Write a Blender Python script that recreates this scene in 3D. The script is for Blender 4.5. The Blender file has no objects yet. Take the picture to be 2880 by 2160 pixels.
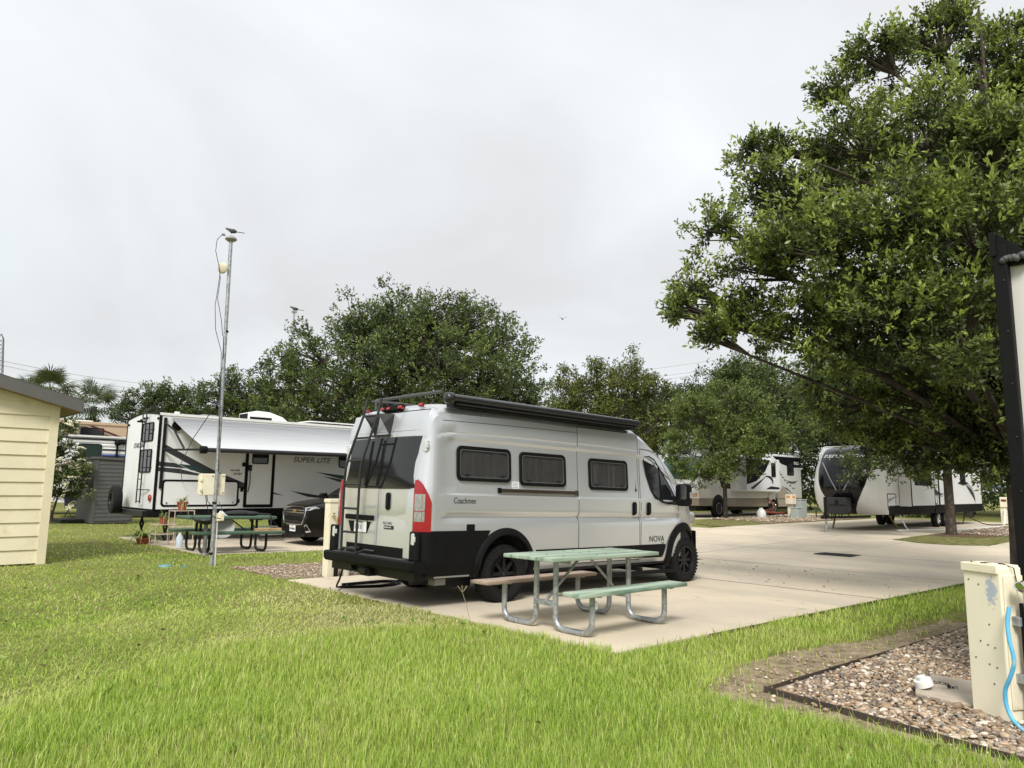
import bpy, bmesh, math, random
import numpy as np
from mathutils import Vector, Matrix, Euler
random.seed(7)
rng = np.random.default_rng(11)
sc = bpy.context.scene
col = sc.collection
R = math.radians

# ------------------------------------------------------------------ camera
CAM = (-5.20433, -7.18087, 1.48768)
yaw, pitch, roll = 0.82232, 0.13983, 0.0128
cd = bpy.data.cameras.new("camera")
cam = bpy.data.objects.new("camera", cd)
col.objects.link(cam)
fw = Vector((math.cos(yaw) * math.cos(pitch), math.sin(yaw) * math.cos(pitch), math.sin(pitch)))
rt0 = Vector((math.sin(yaw), -math.cos(yaw), 0))
up0 = rt0.cross(fw)
rt = rt0 * math.cos(roll) + up0 * math.sin(roll)
up = -rt0 * math.sin(roll) + up0 * math.cos(roll)
m = Matrix((rt, up, -fw)).transposed().to_4x4()
m.translation = CAM
cam.matrix_world = m
cd.sensor_width = 36.0
cd.lens = 2044.07 / 2880 * 36
cd.clip_start = 0.1
cd.clip_end = 3000
sc.camera = cam

# ------------------------------------------------------------------ world, sun, exposure
SUN_EL, SUN_AZ = 46.0, 218.0      # azimuth of the sun, degrees from +X counter-clockwise
sd = Vector((math.cos(R(SUN_EL)) * math.cos(R(SUN_AZ)), math.cos(R(SUN_EL)) * math.sin(R(SUN_AZ)), math.sin(R(SUN_EL))))
w = bpy.data.worlds.new("World")
sc.world = w
w.use_nodes = True
nt = w.node_tree
nt.nodes.clear()
N = nt.nodes.new
L = nt.links.new
out = N("ShaderNodeOutputWorld")
bg = N("ShaderNodeBackground")
bg.inputs[1].default_value = 0.1
sky = N("ShaderNodeTexSky")
sky.sky_type = 'NISHITA'
sky.sun_disc = False
sky.sun_elevation = R(SUN_EL)
sky.sun_rotation = R(90 - SUN_AZ)
sky.air_density = 1.0
sky.dust_density = 2.0
tc = N("ShaderNodeTexCoord")
sep = N("ShaderNodeSeparateXYZ")
L(tc.outputs["Generated"], sep.inputs[0])
addz = N("ShaderNodeMath"); addz.operation = 'ADD'; addz.inputs[1].default_value = 0.35
L(sep.outputs[2], addz.inputs[0])
mxz = N("ShaderNodeMath"); mxz.operation = 'MAXIMUM'; mxz.inputs[1].default_value = 0.3
L(addz.outputs[0], mxz.inputs[0])
dx = N("ShaderNodeMath"); dx.operation = 'DIVIDE'; L(sep.outputs[0], dx.inputs[0]); L(mxz.outputs[0], dx.inputs[1])
dy = N("ShaderNodeMath"); dy.operation = 'DIVIDE'; L(sep.outputs[1], dy.inputs[0]); L(mxz.outputs[0], dy.inputs[1])
cmb = N("ShaderNodeCombineXYZ"); L(dx.outputs[0], cmb.inputs[0]); L(dy.outputs[0], cmb.inputs[1])
n1 = N("ShaderNodeTexNoise"); n1.inputs["Scale"].default_value = 1.15; n1.inputs["Detail"].default_value = 5; n1.inputs["Roughness"].default_value = 0.5; n1.inputs["Distortion"].default_value = 0.5
L(cmb.outputs[0], n1.inputs["Vector"])
r1 = N("ShaderNodeValToRGB")
r1.color_ramp.elements[0].position = 0.34; r1.color_ramp.elements[0].color = (2.92, 2.87, 2.82, 1)
r1.color_ramp.elements[1].position = 0.68; r1.color_ramp.elements[1].color = (3.78, 3.85, 3.89, 1)
e = r1.color_ramp.elements.new(0.5); e.color = (3.27, 3.37, 3.40, 1)
L(n1.outputs["Fac"], r1.inputs[0])
mix = N("ShaderNodeMix"); mix.data_type = 'RGBA'; mix.inputs[0].default_value = 0.93
L(sky.outputs[0], mix.inputs[6]); L(r1.outputs[0], mix.inputs[7])
# an overcast sky is brighter overhead than at the horizon
mxs = N("ShaderNodeMath"); mxs.operation = 'MAXIMUM'; mxs.inputs[1].default_value = 0.0; L(sep.outputs[2], mxs.inputs[0])
ov = N("ShaderNodeMath"); ov.operation = 'MULTIPLY_ADD'; ov.inputs[1].default_value = 0.28; ov.inputs[2].default_value = 1.0; L(mxs.outputs[0], ov.inputs[0])
vm = N("ShaderNodeMix"); vm.data_type = 'RGBA'; vm.blend_type = 'MULTIPLY'; vm.inputs[0].default_value = 1.0
L(mix.outputs[2], vm.inputs[6]); L(ov.outputs[0], vm.inputs[7])
L(vm.outputs[2], bg.inputs[0]); L(bg.outputs[0], out.inputs[0])

sl = bpy.data.lights.new("sun", 'SUN')
sl.energy = 1.5
sl.angle = R(18)
sl.color = (1.0, 0.975, 0.93)
so = bpy.data.objects.new("sun", sl)
col.objects.link(so)
so.rotation_euler = (-sd).to_track_quat('-Z', 'Y').to_euler()
so.location = (0, 0, 30)

vs = sc.view_settings
vs.view_transform = 'Standard'
vs.look = 'None'
vs.exposure = 1.3
vs.gamma = 1.0
vs.use_curve_mapping = False
sc.cycles.max_bounces = 7
sc.cycles.transparent_max_bounces = 12

# ------------------------------------------------------------------ helpers
def gz(x):
    """height of the paved ground: it falls to the drain in the road and rises again"""
    if x <= 0: return 0.0
    if x <= 11.9: return -0.015 * x
    return min(0.0, -0.1785 + 0.018 * (x - 11.9))
gzv = np.vectorize(gz)

MATS = {}
def mat(name, c, rough=0.6, metal=0.0, var=0.08, vscale=6.0, bump=0.0, bscale=80.0, coat=0.0, spec=0.5, c2=None, c2amt=0.5, c2scale=3.0, alpha=1.0, emit=None, stretch=None, orand=0.0):
    if name in MATS: return MATS[name]
    mt = bpy.data.materials.new(name); mt.use_nodes = True
    t = mt.node_tree; b = t.nodes["Principled BSDF"]; nn = t.nodes.new; ln = t.links.new
    b.inputs["Roughness"].default_value = rough
    b.inputs["Metallic"].default_value = metal
    b.inputs["Specular IOR Level"].default_value = spec
    b.inputs["Coat Weight"].default_value = coat
    b.inputs["Coat Roughness"].default_value = 0.08
    b.inputs["Alpha"].default_value = alpha
    co = nn("ShaderNodeTexCoord"); cvec = co.outputs["Object"]
    if stretch:
        smp = nn("ShaderNodeMapping"); smp.inputs["Scale"].default_value = stretch; ln(cvec, smp.inputs[0]); cvec = smp.outputs[0]
    last = None
    if c2 is not None:
        n2 = nn("ShaderNodeTexNoise"); n2.inputs["Scale"].default_value = c2scale; n2.inputs["Detail"].default_value = 6; n2.inputs["Roughness"].default_value = 0.65
        ln(cvec, n2.inputs["Vector"])
        rr = nn("ShaderNodeValToRGB")
        rr.color_ramp.elements[0].position = 0.62 - 0.3 * c2amt; rr.color_ramp.elements[1].position = 0.78 - 0.3 * c2amt
        rr.color_ramp.elements[0].color = (*c, 1); rr.color_ramp.elements[1].color = (*c2, 1)
        ln(n2.outputs["Fac"], rr.inputs[0]); last = rr.outputs[0]
    if var > 0:
        n1 = nn("ShaderNodeTexNoise"); n1.inputs["Scale"].default_value = vscale; n1.inputs["Detail"].default_value = 5
        ln(cvec, n1.inputs["Vector"])
        mr = nn("ShaderNodeMapRange"); mr.inputs[1].default_value = 0.25; mr.inputs[2].default_value = 0.75
        mr.inputs[3].default_value = 1 - var; mr.inputs[4].default_value = 1 + var
        ln(n1.outputs["Fac"], mr.inputs[0])
        mm = nn("ShaderNodeMix"); mm.data_type = 'RGBA'; mm.blend_type = 'MULTIPLY'; mm.inputs[0].default_value = 1.0
        if last is not None: ln(last, mm.inputs[6])
        else: mm.inputs[6].default_value = (*c, 1)
        ln(mr.outputs[0], mm.inputs[7]); last = mm.outputs[2]
        rm = nn("ShaderNodeMapRange"); rm.inputs[1].default_value = 0.25; rm.inputs[2].default_value = 0.75
        rm.inputs[3].default_value = max(0, rough - 0.06); rm.inputs[4].default_value = min(1, rough + 0.08)
        ln(n1.outputs["Fac"], rm.inputs[0]); ln(rm.outputs[0], b.inputs["Roughness"])
    if orand > 0 and last is not None:
        oi = nn("ShaderNodeObjectInfo"); orr = nn("ShaderNodeMapRange"); orr.inputs[3].default_value = 1 - orand; orr.inputs[4].default_value = 1 + orand
        ln(oi.outputs["Random"], orr.inputs[0]); om = nn("ShaderNodeMix"); om.data_type = 'RGBA'; om.blend_type = 'MULTIPLY'; om.inputs[0].default_value = 1.0
        ln(last, om.inputs[6]); ln(orr.outputs[0], om.inputs[7]); last = om.outputs[2]
    if last is not None: ln(last, b.inputs["Base Color"])
    else: b.inputs["Base Color"].default_value = (*c, 1)
    if bump > 0:
        nb = nn("ShaderNodeTexNoise"); nb.inputs["Scale"].default_value = bscale; nb.inputs["Detail"].default_value = 4
        ln(cvec, nb.inputs["Vector"])
        bp = nn("ShaderNodeBump"); bp.inputs["Strength"].default_value = bump; bp.inputs["Distance"].default_value = 0.01
        ln(nb.outputs["Fac"], bp.inputs["Height"]); ln(bp.outputs[0], b.inputs["Normal"])
    if emit: 
        b.inputs["Emission Color"].default_value = (*emit, 1); b.inputs["Emission Strength"].default_value = 1
    MATS[name] = mt
    return mt

def frame_of(d):
    d = Vector(d).normalized()
    a = Vector((0, 0, 1)) if abs(d.z) < 0.9 else Vector((1, 0, 0))
    u = d.cross(a).normalized()
    return u, d.cross(u).normalized(), d

class MB:
    """collects shapes and builds ONE mesh object out of them"""
    def __init__(s): s.v = []; s.f = []; s.m = []
    def add(s, vs, fs, k=0):
        o = len(s.v); s.v += [tuple(v) for v in vs]
        s.f += [tuple(i + o for i in f) for f in fs]; s.m += [k] * len(fs); return s
    def box(s, c, d, k=0, rot=None):
        hx, hy, hz = d[0] / 2, d[1] / 2, d[2] / 2
        P = [Vector((a * hx, b * hy, e * hz)) for a in (-1, 1) for b in (-1, 1) for e in (-1, 1)]
        if rot is not None: P = [rot @ p for p in P]
        P = [p + Vector(c) for p in P]
        return s.add(P, [(0, 1, 3, 2), (4, 6, 7, 5), (0, 4, 5, 1), (2, 3, 7, 6), (0, 2, 6, 4), (1, 5, 7, 3)], k)
    def bb(s, x0, x1, y0, y1, z0, z1, k=0):
        return s.box(((x0 + x1) / 2, (y0 + y1) / 2, (z0 + z1) / 2), (abs(x1 - x0), abs(y1 - y0), abs(z1 - z0)), k)
    def tube(s, pts, r, n=8, k=0, caps=True, closed=False):
        pts = [Vector(p) for p in pts]; rs = r if isinstance(r, (list, tuple)) else [r] * len(pts)
        q = len(pts); vs = []; u = None
        for i, p in enumerate(pts):
            if closed: d = pts[(i + 1) % q] - pts[i - 1]
            else: d = (pts[min(i + 1, q - 1)] - pts[max(i - 1, 0)])
            d.normalize()
            if u is None: u, v_, _ = frame_of(d)
            else:
                u = (u - d * u.dot(d)); 
                if u.length < 1e-6: u = frame_of(d)[0]
                u.normalize()
            v_ = d.cross(u)
            for j in range(n):
                a = 2 * math.pi * j / n
                vs.append(p + (u * math.cos(a) + v_ * math.sin(a)) * rs[i])
        fs = []
        for i in range(q if closed else q - 1):
            for j in range(n):
                a = i * n + j; b = i * n + (j + 1) % n; i2 = (i + 1) % q
                fs.append((a, b, i2 * n + (j + 1) % n, i2 * n + j))
        if caps and not closed:
            fs.append(tuple(range(n - 1, -1, -1))); fs.append(tuple((q - 1) * n + j for j in range(n)))
        return s.add(vs, fs, k)
    def cyl(s, a, b, r, r2=None, n=14, k=0): return s.tube([a, b], [r, r if r2 is None else r2], n, k)
    def lathe(s, prof, o, ax, n=24, k=0, close=False):
        """prof: (radius, along axis)"""
        u, v_, d = frame_of(ax); o = Vector(o); vs = []; fs = []; q = len(prof)
        for i in range(n):
            a = 2 * math.pi * i / n; e = u * math.cos(a) + v_ * math.sin(a)
            for (r, t) in prof: vs.append(o + d * t + e * r)
        for i in range(n):
            i2 = (i + 1) % n
            for j in range(q if close else q - 1):
                j2 = (j + 1) % q
                fs.append((i * q + j, i * q + j2, i2 * q + j2, i2 * q + j))
        return s.add(vs, fs, k)
    def ball(s, c, r, nu=12, nv=8, k=0):
        r = (r, r, r) if isinstance(r, (int, float)) else r; vs = []; fs = []
        for i in range(nv + 1):
            t = math.pi * i / nv
            for j in range(nu):
                a = 2 * math.pi * j / nu
                vs.append((c[0] + r[0] * math.sin(t) * math.cos(a), c[1] + r[1] * math.sin(t) * math.sin(a), c[2] + r[2] * math.cos(t)))
        for i in range(nv):
            for j in range(nu):
                j2 = (j + 1) % nu
                fs.append((i * nu + j, (i + 1) * nu + j, (i + 1) * nu + j2, i * nu + j2))
        return s.add(vs, fs, k)
    def prism(s, poly, fn, a, b, k=0):
        """poly: 2d outline; fn(p, q, t) -> 3d point; extruded from t=a to t=b"""
        n = len(poly); vs = [fn(p, q, a) for p, q in poly] + [fn(p, q, b) for p, q in poly]
        fs = [tuple(range(n - 1, -1, -1)), tuple(range(n, 2 * n))]
        fs += [(i, (i + 1) % n, n + (i + 1) % n, n + i) for i in range(n)]
        return s.add(vs, fs, k)
    def grid(s, rows, k=0, flip=False):
        nr = len(rows); nc = len(rows[0]); vs = [p for r in rows for p in r]; fs = []
        for i in range(nr - 1):
            for j in range(nc - 1):
                f = (i * nc + j, i * nc + j + 1, (i + 1) * nc + j + 1, (i + 1) * nc + j)
                fs.append(f[::-1] if flip else f)
        return s.add(vs, fs, k)
    def build(s, name, mats, parent=None, smooth=None, bevel=0.0, seg=2, loc=None, fix=True):
        me = bpy.data.meshes.new(name)
        me.from_pydata(s.v, [], s.f)
        if not isinstance(mats, (list, tuple)): mats = [mats]
        for mt in mats: me.materials.append(mt)
        if len(mats) > 1: me.polygons.foreach_set("material_index", s.m)
        if fix or bevel > 0:
            bm = bmesh.new(); bm.from_mesh(me)
            bmesh.ops.remove_doubles(bm, verts=bm.verts, dist=1e-5)
            bmesh.ops.recalc_face_normals(bm, faces=bm.faces)
            if bevel > 0:
                es = [e for e in bm.edges if len(e.link_faces) == 2 and e.calc_face_angle(0) > 0.6]
                bmesh.ops.bevel(bm, geom=es, offset=bevel, segments=seg, profile=0.5, affect='EDGES', clamp_overlap=True)
            bm.to_mesh(me); bm.free()
        if smooth:
            me.polygons.foreach_set("use_smooth", [True] * len(me.polygons))
            me.set_sharp_from_angle(angle=R(smooth))
        o = bpy.data.objects.new(name, me)
        col.objects.link(o)
        if parent is not None: o.parent = parent
        if loc: o.location = loc
        return o

def tag(o, label=None, cat=None, group=None, kind=None):
    if label: o["label"] = label
    if cat: o["category"] = cat
    if group: o["group"] = group
    if kind: o["kind"] = kind
    return o
def thing(name, label, cat, loc=(0, 0, 0), rz=0.0, group=None, tilt=0.0):
    o = bpy.data.objects.new(name, None); col.objects.link(o)
    o.location = loc; o.rotation_euler = (0, tilt, rz); o.empty_display_size = 0.2
    return tag(o, label, cat, group)
def copy_tree(o, parent=None):
    c = o.copy(); col.objects.link(c); c.parent = parent
    for ch in [x for x in bpy.data.objects if x.parent == o]: copy_tree(ch, c)
    return c
def rrect(x0, x1, z0, z1, r, n=5):
    pts = []
    for cx, cz, a0 in ((x1 - r, z1 - r, 0), (x0 + r, z1 - r, 90), (x0 + r, z0 + r, 180), (x1 - r, z0 + r, 270)):
        for i in range(n + 1):
            a = R(a0 + 90 * i / n); pts.append((cx + r * math.cos(a), cz + r * math.sin(a)))
    return pts
def text(body, parent, loc, rx, uz, size, mt, shear=0.0, name="lettering", bold=0.0, sx=1.0, align='LEFT', ext=0.0008):
    cu = bpy.data.curves.new(name, 'FONT'); cu.body = body; cu.size = size; cu.shear = shear; cu.offset = bold
    cu.extrude = ext; cu.align_x = align; cu.resolution_u = 3; cu.materials.append(mt)
    tmp = bpy.data.objects.new(name, cu); col.objects.link(tmp)
    me = bpy.data.meshes.new_from_object(tmp.evaluated_get(bpy.context.evaluated_depsgraph_get())); me.name = name
    bpy.data.objects.remove(tmp); bpy.data.curves.remove(cu)
    o = bpy.data.objects.new(name, me); col.objects.link(o)
    rx = Vector(rx).normalized(); uz = Vector(uz).normalized(); n = rx.cross(uz)
    M = Matrix((rx * sx, uz, n)).transposed().to_4x4(); M.translation = loc
    o.parent = parent
    o.matrix_local = M
    return o
def ring(outer, inner, fn, a, b, mb, k=0):
    """frame between two outlines with the same number of points, extruded a..b"""
    n = len(outer)
    vs = [fn(p, q, a) for p, q in outer] + [fn(p, q, a) for p, q in inner] + [fn(p, q, b) for p, q in outer] + [fn(p, q, b) for p, q in inner]
    fs = []
    for i in range(n):
        j = (i + 1) % n
        fs += [(i, j, n + j, n + i), (2 * n + i, 3 * n + i, 3 * n + j, 2 * n + j), (i, 2 * n + i, 2 * n + j, j), (n + i, n + j, 3 * n + j, 3 * n + i)]
    mb.add(vs, fs, k)

# ------------------------------------------------------------------ common materials
black_plastic = mat("black_plastic", (0.005, 0.005, 0.0055), 0.6, var=0.25, vscale=9, bump=0.15, bscale=300, spec=0.16)
black_metal = mat("black_metal", (0.008, 0.008, 0.0085), 0.42, var=0.2, spec=0.3)
dark_metal = mat("dark_metal", (0.022, 0.022, 0.023), 0.45, metal=0.2, var=0.2)
rubber = mat("tyre_rubber", (0.011, 0.011, 0.011), 0.8, spec=0.2, var=0.3, vscale=12, bump=0.3, bscale=120)
chrome = mat("chrome", (0.7, 0.7, 0.7), 0.15, metal=1.0, var=0.05)
galv = mat("galvanised_steel", (0.40, 0.42, 0.43), 0.48, metal=0.65, var=0.28, vscale=40, c2=(0.24, 0.25, 0.25), c2amt=0.45, c2scale=14, bump=0.1, bscale=120)
white_gel = mat("white_gelcoat", (0.76, 0.765, 0.76), 0.35, var=0.04, vscale=2, coat=0.2)
white_plastic = mat("white_plastic", (0.72, 0.72, 0.69), 0.5, var=0.06)
dark_glass = mat("dark_glass", (0.012, 0.013, 0.014), 0.06, var=0.0, spec=0.6)
red_lens = mat("red_lens", (0.30, 0.008, 0.014), 0.18, var=0.12, vscale=30, coat=0.5)
clear_lens = mat("clear_lens", (0.42, 0.42, 0.41), 0.15, metal=0.6, var=0.3, vscale=25, coat=0.8)
amber = mat("amber_lens", (0.75, 0.22, 0.02), 0.2, var=0.1, coat=0.5)
gap_dark = mat("gap_shade", (0.02, 0.02, 0.02), 0.9, var=0)  # flat dark colour standing in for shade in panel gaps, wells and pit
print_black = mat("black_print", (0.02, 0.02, 0.022), 0.5, var=0.05)
print_grey = mat("grey_print", (0.10, 0.10, 0.105), 0.5, var=0.05)
print_white = mat("white_print", (0.8, 0.8, 0.8), 0.5, var=0.0)
cream = mat("cream_paint", (0.79, 0.725, 0.55), 0.5, var=0.06, vscale=5, c2=(0.62, 0.52, 0.34), c2amt=0.2, c2scale=6)
# ------------------------------------------------------------------ ground and paving
def ground_mat():
    mt = bpy.data.materials.new("lawn_soil"); mt.use_nodes = True
    t = mt.node_tree; b = t.nodes["Principled BSDF"]; nn = t.nodes.new; ln = t.links.new
    b.inputs["Roughness"].default_value = 0.95; b.inputs["Specular IOR Level"].default_value = 0.1
    co = nn("ShaderNodeTexCoord")
    a = nn("ShaderNodeTexNoise"); a.inputs["Scale"].default_value = 0.5; a.inputs["Detail"].default_value = 8; a.inputs["Roughness"].default_value = 0.7
    f = nn("ShaderNodeTexNoise"); f.inputs["Scale"].default_value = 14; f.inputs["Detail"].default_value = 6; f.inputs["Roughness"].default_value = 0.8
    ln(co.outputs["Object"], a.inputs["Vector"]); ln(co.outputs["Object"], f.inputs["Vector"])
    r = nn("ShaderNodeValToRGB"); r.color_ramp.elements[0].position = 0.3; r.color_ramp.elements[0].color = (0.20, 0.215, 0.06, 1)
    r.color_ramp.elements[1].position = 0.75; r.color_ramp.elements[1].color = (0.31, 0.28, 0.12, 1)
    r2 = nn("ShaderNodeValToRGB"); r2.color_ramp.elements[0].position = 0.3; r2.color_ramp.elements[0].color = (0.45, 0.5, 0.45, 1)
    r2.color_ramp.elements[1].position = 0.7; r2.color_ramp.elements[1].color = (1.25, 1.25, 1.1, 1)
    ln(a.outputs["Fac"], r.inputs[0]); ln(f.outputs["Fac"], r2.inputs[0])
    mx = nn("ShaderNodeMix"); mx.data_type = 'RGBA'; mx.blend_type = 'MULTIPLY'; mx.inputs[0].default_value = 1
    ln(r.outputs[0], mx.inputs[6]); ln(r2.outputs[0], mx.inputs[7]); ln(mx.outputs[2], b.inputs["Base Color"])
    bp = nn("ShaderNodeBump"); bp.inputs["Strength"].default_value = 0.8; bp.inputs["Distance"].default_value = 0.05
    ln(f.outputs["Fac"], bp.inputs["Height"]); ln(bp.outputs[0], b.inputs["Normal"])
    return mt
def concrete_mat():
    mt = bpy.data.materials.new("concrete"); mt.use_nodes = True
    t = mt.node_tree; b = t.nodes["Principled BSDF"]; nn = t.nodes.new; ln = t.links.new
    b.inputs["Roughness"].default_value = 0.85; b.inputs["Specular IOR Level"].default_value = 0.25
    co = nn("ShaderNodeTexCoord")
    def noise(s, d, ro, dist=0.0, vec=None):
        x = nn("ShaderNodeTexNoise"); x.inputs["Scale"].default_value = s; x.inputs["Detail"].default_value = d; x.inputs["Roughness"].default_value = ro; x.inputs["Distortion"].default_value = dist
        ln(vec if vec is not None else co.outputs["Object"], x.inputs["Vector"]); return x
    a = noise(0.35, 7, 0.6, 0.6)
    r = nn("ShaderNodeValToRGB"); r.color_ramp.elements[0].position = 0.32; r.color_ramp.elements[0].color = (0.50, 0.435, 0.345, 1)
    r.color_ramp.elements[1].position = 0.62; r.color_ramp.elements[1].color = (0.63, 0.54, 0.405, 1)
    ln(a.outputs["Fac"], r.inputs[0])
    # streaks along the driving direction of the road (y) and dark stains
    mp = nn("ShaderNodeMapping"); mp.inputs["Scale"].default_value = (0.9, 0.22, 1); ln(co.outputs["Object"], mp.inputs["Vector"])
    s = noise(1.0, 6, 0.6, 0.3, mp.outputs[0])
    rs = nn("ShaderNodeValToRGB"); rs.color_ramp.elements[0].position = 0.36; rs.color_ramp.elements[0].color = (0.87, 0.88, 0.90, 1)
    rs.color_ramp.elements[1].position = 0.56; rs.color_ramp.elements[1].color = (1, 1, 1, 1)
    ln(s.outputs["Fac"], rs.inputs[0])
    d = noise(2.2, 8, 0.7, 0.2)
    rd = nn("ShaderNodeValToRGB"); rd.color_ramp.elements[0].position = 0.25; rd.color_ramp.elements[0].color = (0.58, 0.57, 0.56, 1)
    rd.color_ramp.elements[1].position = 0.42; rd.color_ramp.elements[1].color = (1, 1, 1, 1)
    ln(d.outputs["Fac"], rd.inputs[0])
    g = noise(60, 3, 0.6)
    rg = nn("ShaderNodeMapRange"); rg.inputs[3].default_value = 0.88; rg.inputs[4].default_value = 1.12; ln(g.outputs["Fac"], rg.inputs[0])
    cur = r.outputs[0]
    for o in (rs.outputs[0], rd.outputs[0], rg.outputs[0]):
        mx = nn("ShaderNodeMix"); mx.data_type = 'RGBA'; mx.blend_type = 'MULTIPLY'; mx.inputs[0].default_value = 1
        ln(cur, mx.inputs[6]); ln(o, mx.inputs[7]); cur = mx.outputs[2]
    ln(cur, b.inputs["Base Color"])
    bp = nn("ShaderNodeBump"); bp.inputs["Strength"].default_value = 0.25; bp.inputs["Distance"].default_value = 0.01
    ln(g.outputs["Fac"], bp.inputs["Height"]); ln(bp.outputs[0], b.inputs["Normal"])
    return mt
lawn_soil = ground_mat(); concrete = concrete_mat()
dirt = mat("bare_dirt", (0.30, 0.235, 0.165), 0.95, var=0.3, vscale=9, c2=(0.20, 0.16, 0.10), c2amt=0.55, c2scale=7, bump=0.8, bscale=45, spec=0.1)
gravel_base = mat("gravel_bed_base", (0.13, 0.10, 0.075), 0.95, var=0.4, vscale=30, bump=0.8, bscale=60, spec=0.1)
mulch = mat("mulch", (0.115, 0.07, 0.045), 0.95, var=0.45, vscale=25, c2=(0.24, 0.17, 0.12), c2amt=0.4, c2scale=30, bump=1.0, bscale=50, spec=0.1)
leaf_litter = mat("wood_chips", (0.30, 0.235, 0.175), 0.95, var=0.4, vscale=30, c2=(0.15, 0.10, 0.07), c2amt=0.5, c2scale=28, bump=1.0, bscale=50, spec=0.1)
edging_mat = mat("rusty_edging", (0.045, 0.035, 0.028), 0.75, var=0.35, c2=(0.10, 0.055, 0.03), c2amt=0.35, c2scale=8)

xs = [-1500, -600, -200, -60, -20, -8, -4, -2, -1, 0, 1, 2.5, 4, 6, 8, 10, 11.9, 14, 17, 20, 21.8, 25, 30, 40, 60, 120, 300, 700, 1500]
ys = [-1500, -600, -200, -60, -20, -8, -4, 0, 4, 8, 14, 20, 30, 50, 100, 200, 400, 800, 1500]
g = MB(); g.grid([[(x, y, gz(x)) for y in ys] for x in xs])
ground = g.build("ground", lawn_soil); tag(ground, "grassy campground lawn and soil around the pads", kind="structure")

pave = thing("concrete_pavement", "beige concrete camping pads and road with dark joints", None); pave["kind"] = "structure"
def slab(x0, x1, y0, y1, j=0.010):
    b = MB(); X = sorted(set([x0 + j, x1 - j] + [v for v in (11.9, 21.8) if x0 + j < v < x1 - j]))
    y0 += j; y1 -= j; t = 0.016
    top = [[(x, y0, gz(x) + t), (x, y1, gz(x) + t)] for x in X]; bot = [[(x, y0, gz(x) - 0.08), (x, y1, gz(x) - 0.08)] for x in X]
    b.grid(top); b.grid(bot, flip=True)
    b.grid([[r[0] for r in top], [r[0] for r in bot]]); b.grid([[r[1] for r in top], [r[1] for r in bot]])
    b.grid([top[0], bot[0]]); b.grid([top[-1], bot[-1]])
    return b.build("concrete_slab", concrete, pave, bevel=0.0)
for a in ((0.14, 6.27, -2.85, 3.62), (6.27, 10.12, -2.9, 3.62), (0.62, 6.27, 8.42, 14.6), (6.27, 10.12, 8.42, 14.6), 
          (20.0, 24.5, 1.6, 8.55), (24.5, 31, 1.6, 8.55), (31, 37.5, 1.6, 8.55), (20, 30, 13.0, 18.2), (30, 41, 13.0, 18.2), (20, 30, -7.4, -0.95), (30, 38, -7.4, -0.95), (0.3, 10.12, -14.0, -8.0)):
    slab(*a)
YS = [-28, -21, -14, -8, -2.9, 3.62, 8.42, 14.6, 20.5, 26.5, 32.5, 40]
for xa, xb in ((10.12, 14.02), (14.02, 20.0)):
    for y0, y1 in zip(YS[:-1], YS[1:]): slab(xa, xb, y0, y1)
jb = MB()
for x0, x1, y0, y1 in ((0.2, 10.05, -2.8, 3.57), (10.05, 20.05, -27.9, 39.9), (0.66, 10.05, 8.46, 14.5), (20.05, 37.4, 1.65, 8.5), (20.05, 40.9, 13.05, 18.1), (20.05, 37.9, -7.3, -1.0)):
    X = [x0] + [v for v in (11.9, 21.8) if x0 < v < x1] + [x1]
    jb.grid([[(x, y0, gz(x) + 0.0135), (x, y1, gz(x) + 0.0135)] for x in X])
jm = mat("joint_sealant", (0.07, 0.062, 0.055), 0.9, var=0.3, vscale=3)
def joint(x0, y0, x1, y1, w_):
    b = MB(); k = max(1, int(math.hypot(x1 - x0, y1 - y0) / 0.6)); rows = []
    nx, ny = (-(y1 - y0), (x1 - x0)); l_ = math.hypot(nx, ny); nx, ny = nx / l_, ny / l_
    for i in range(k + 1):
        t = i / k; x = x0 + (x1 - x0) * t; y = y0 + (y1 - y0) * t; h = w_ / 2 * random.uniform(.45, 1.2)
        rows.append([(x + nx * h, y + ny * h, gz(x) + .0178), (x - nx * h, y - ny * h, gz(x) + .0178)])
    b.grid(rows); b.build("joint", jm, pave)
joint(6.27, -2.88, 6.27, 3.6, .05); joint(10.12, -27, 10.12, 39, .030); joint(14.02, -27, 14.02, .5, .024); joint(14.02, 1.5, 14.02, 39, .024); joint(20.0, -7.4, 20.0, 18, .024); joint(6.27, 8.45, 6.27, 14.5, .02)
for y in (-2.9, 3.62, 8.42, 14.6): joint(10.12, y, 14.02, y, .016); joint(14.02, y, 19.9, y, .016)
joint(14.02, 1.1, 18.7, 1.1, .012); joint(24.5, 1.7, 24.5, 8.5, .02)
jb.build("joint_filler", mat("joint_filler", (0.06, 0.055, 0.05), 0.9, var=0.2), pave)

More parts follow.
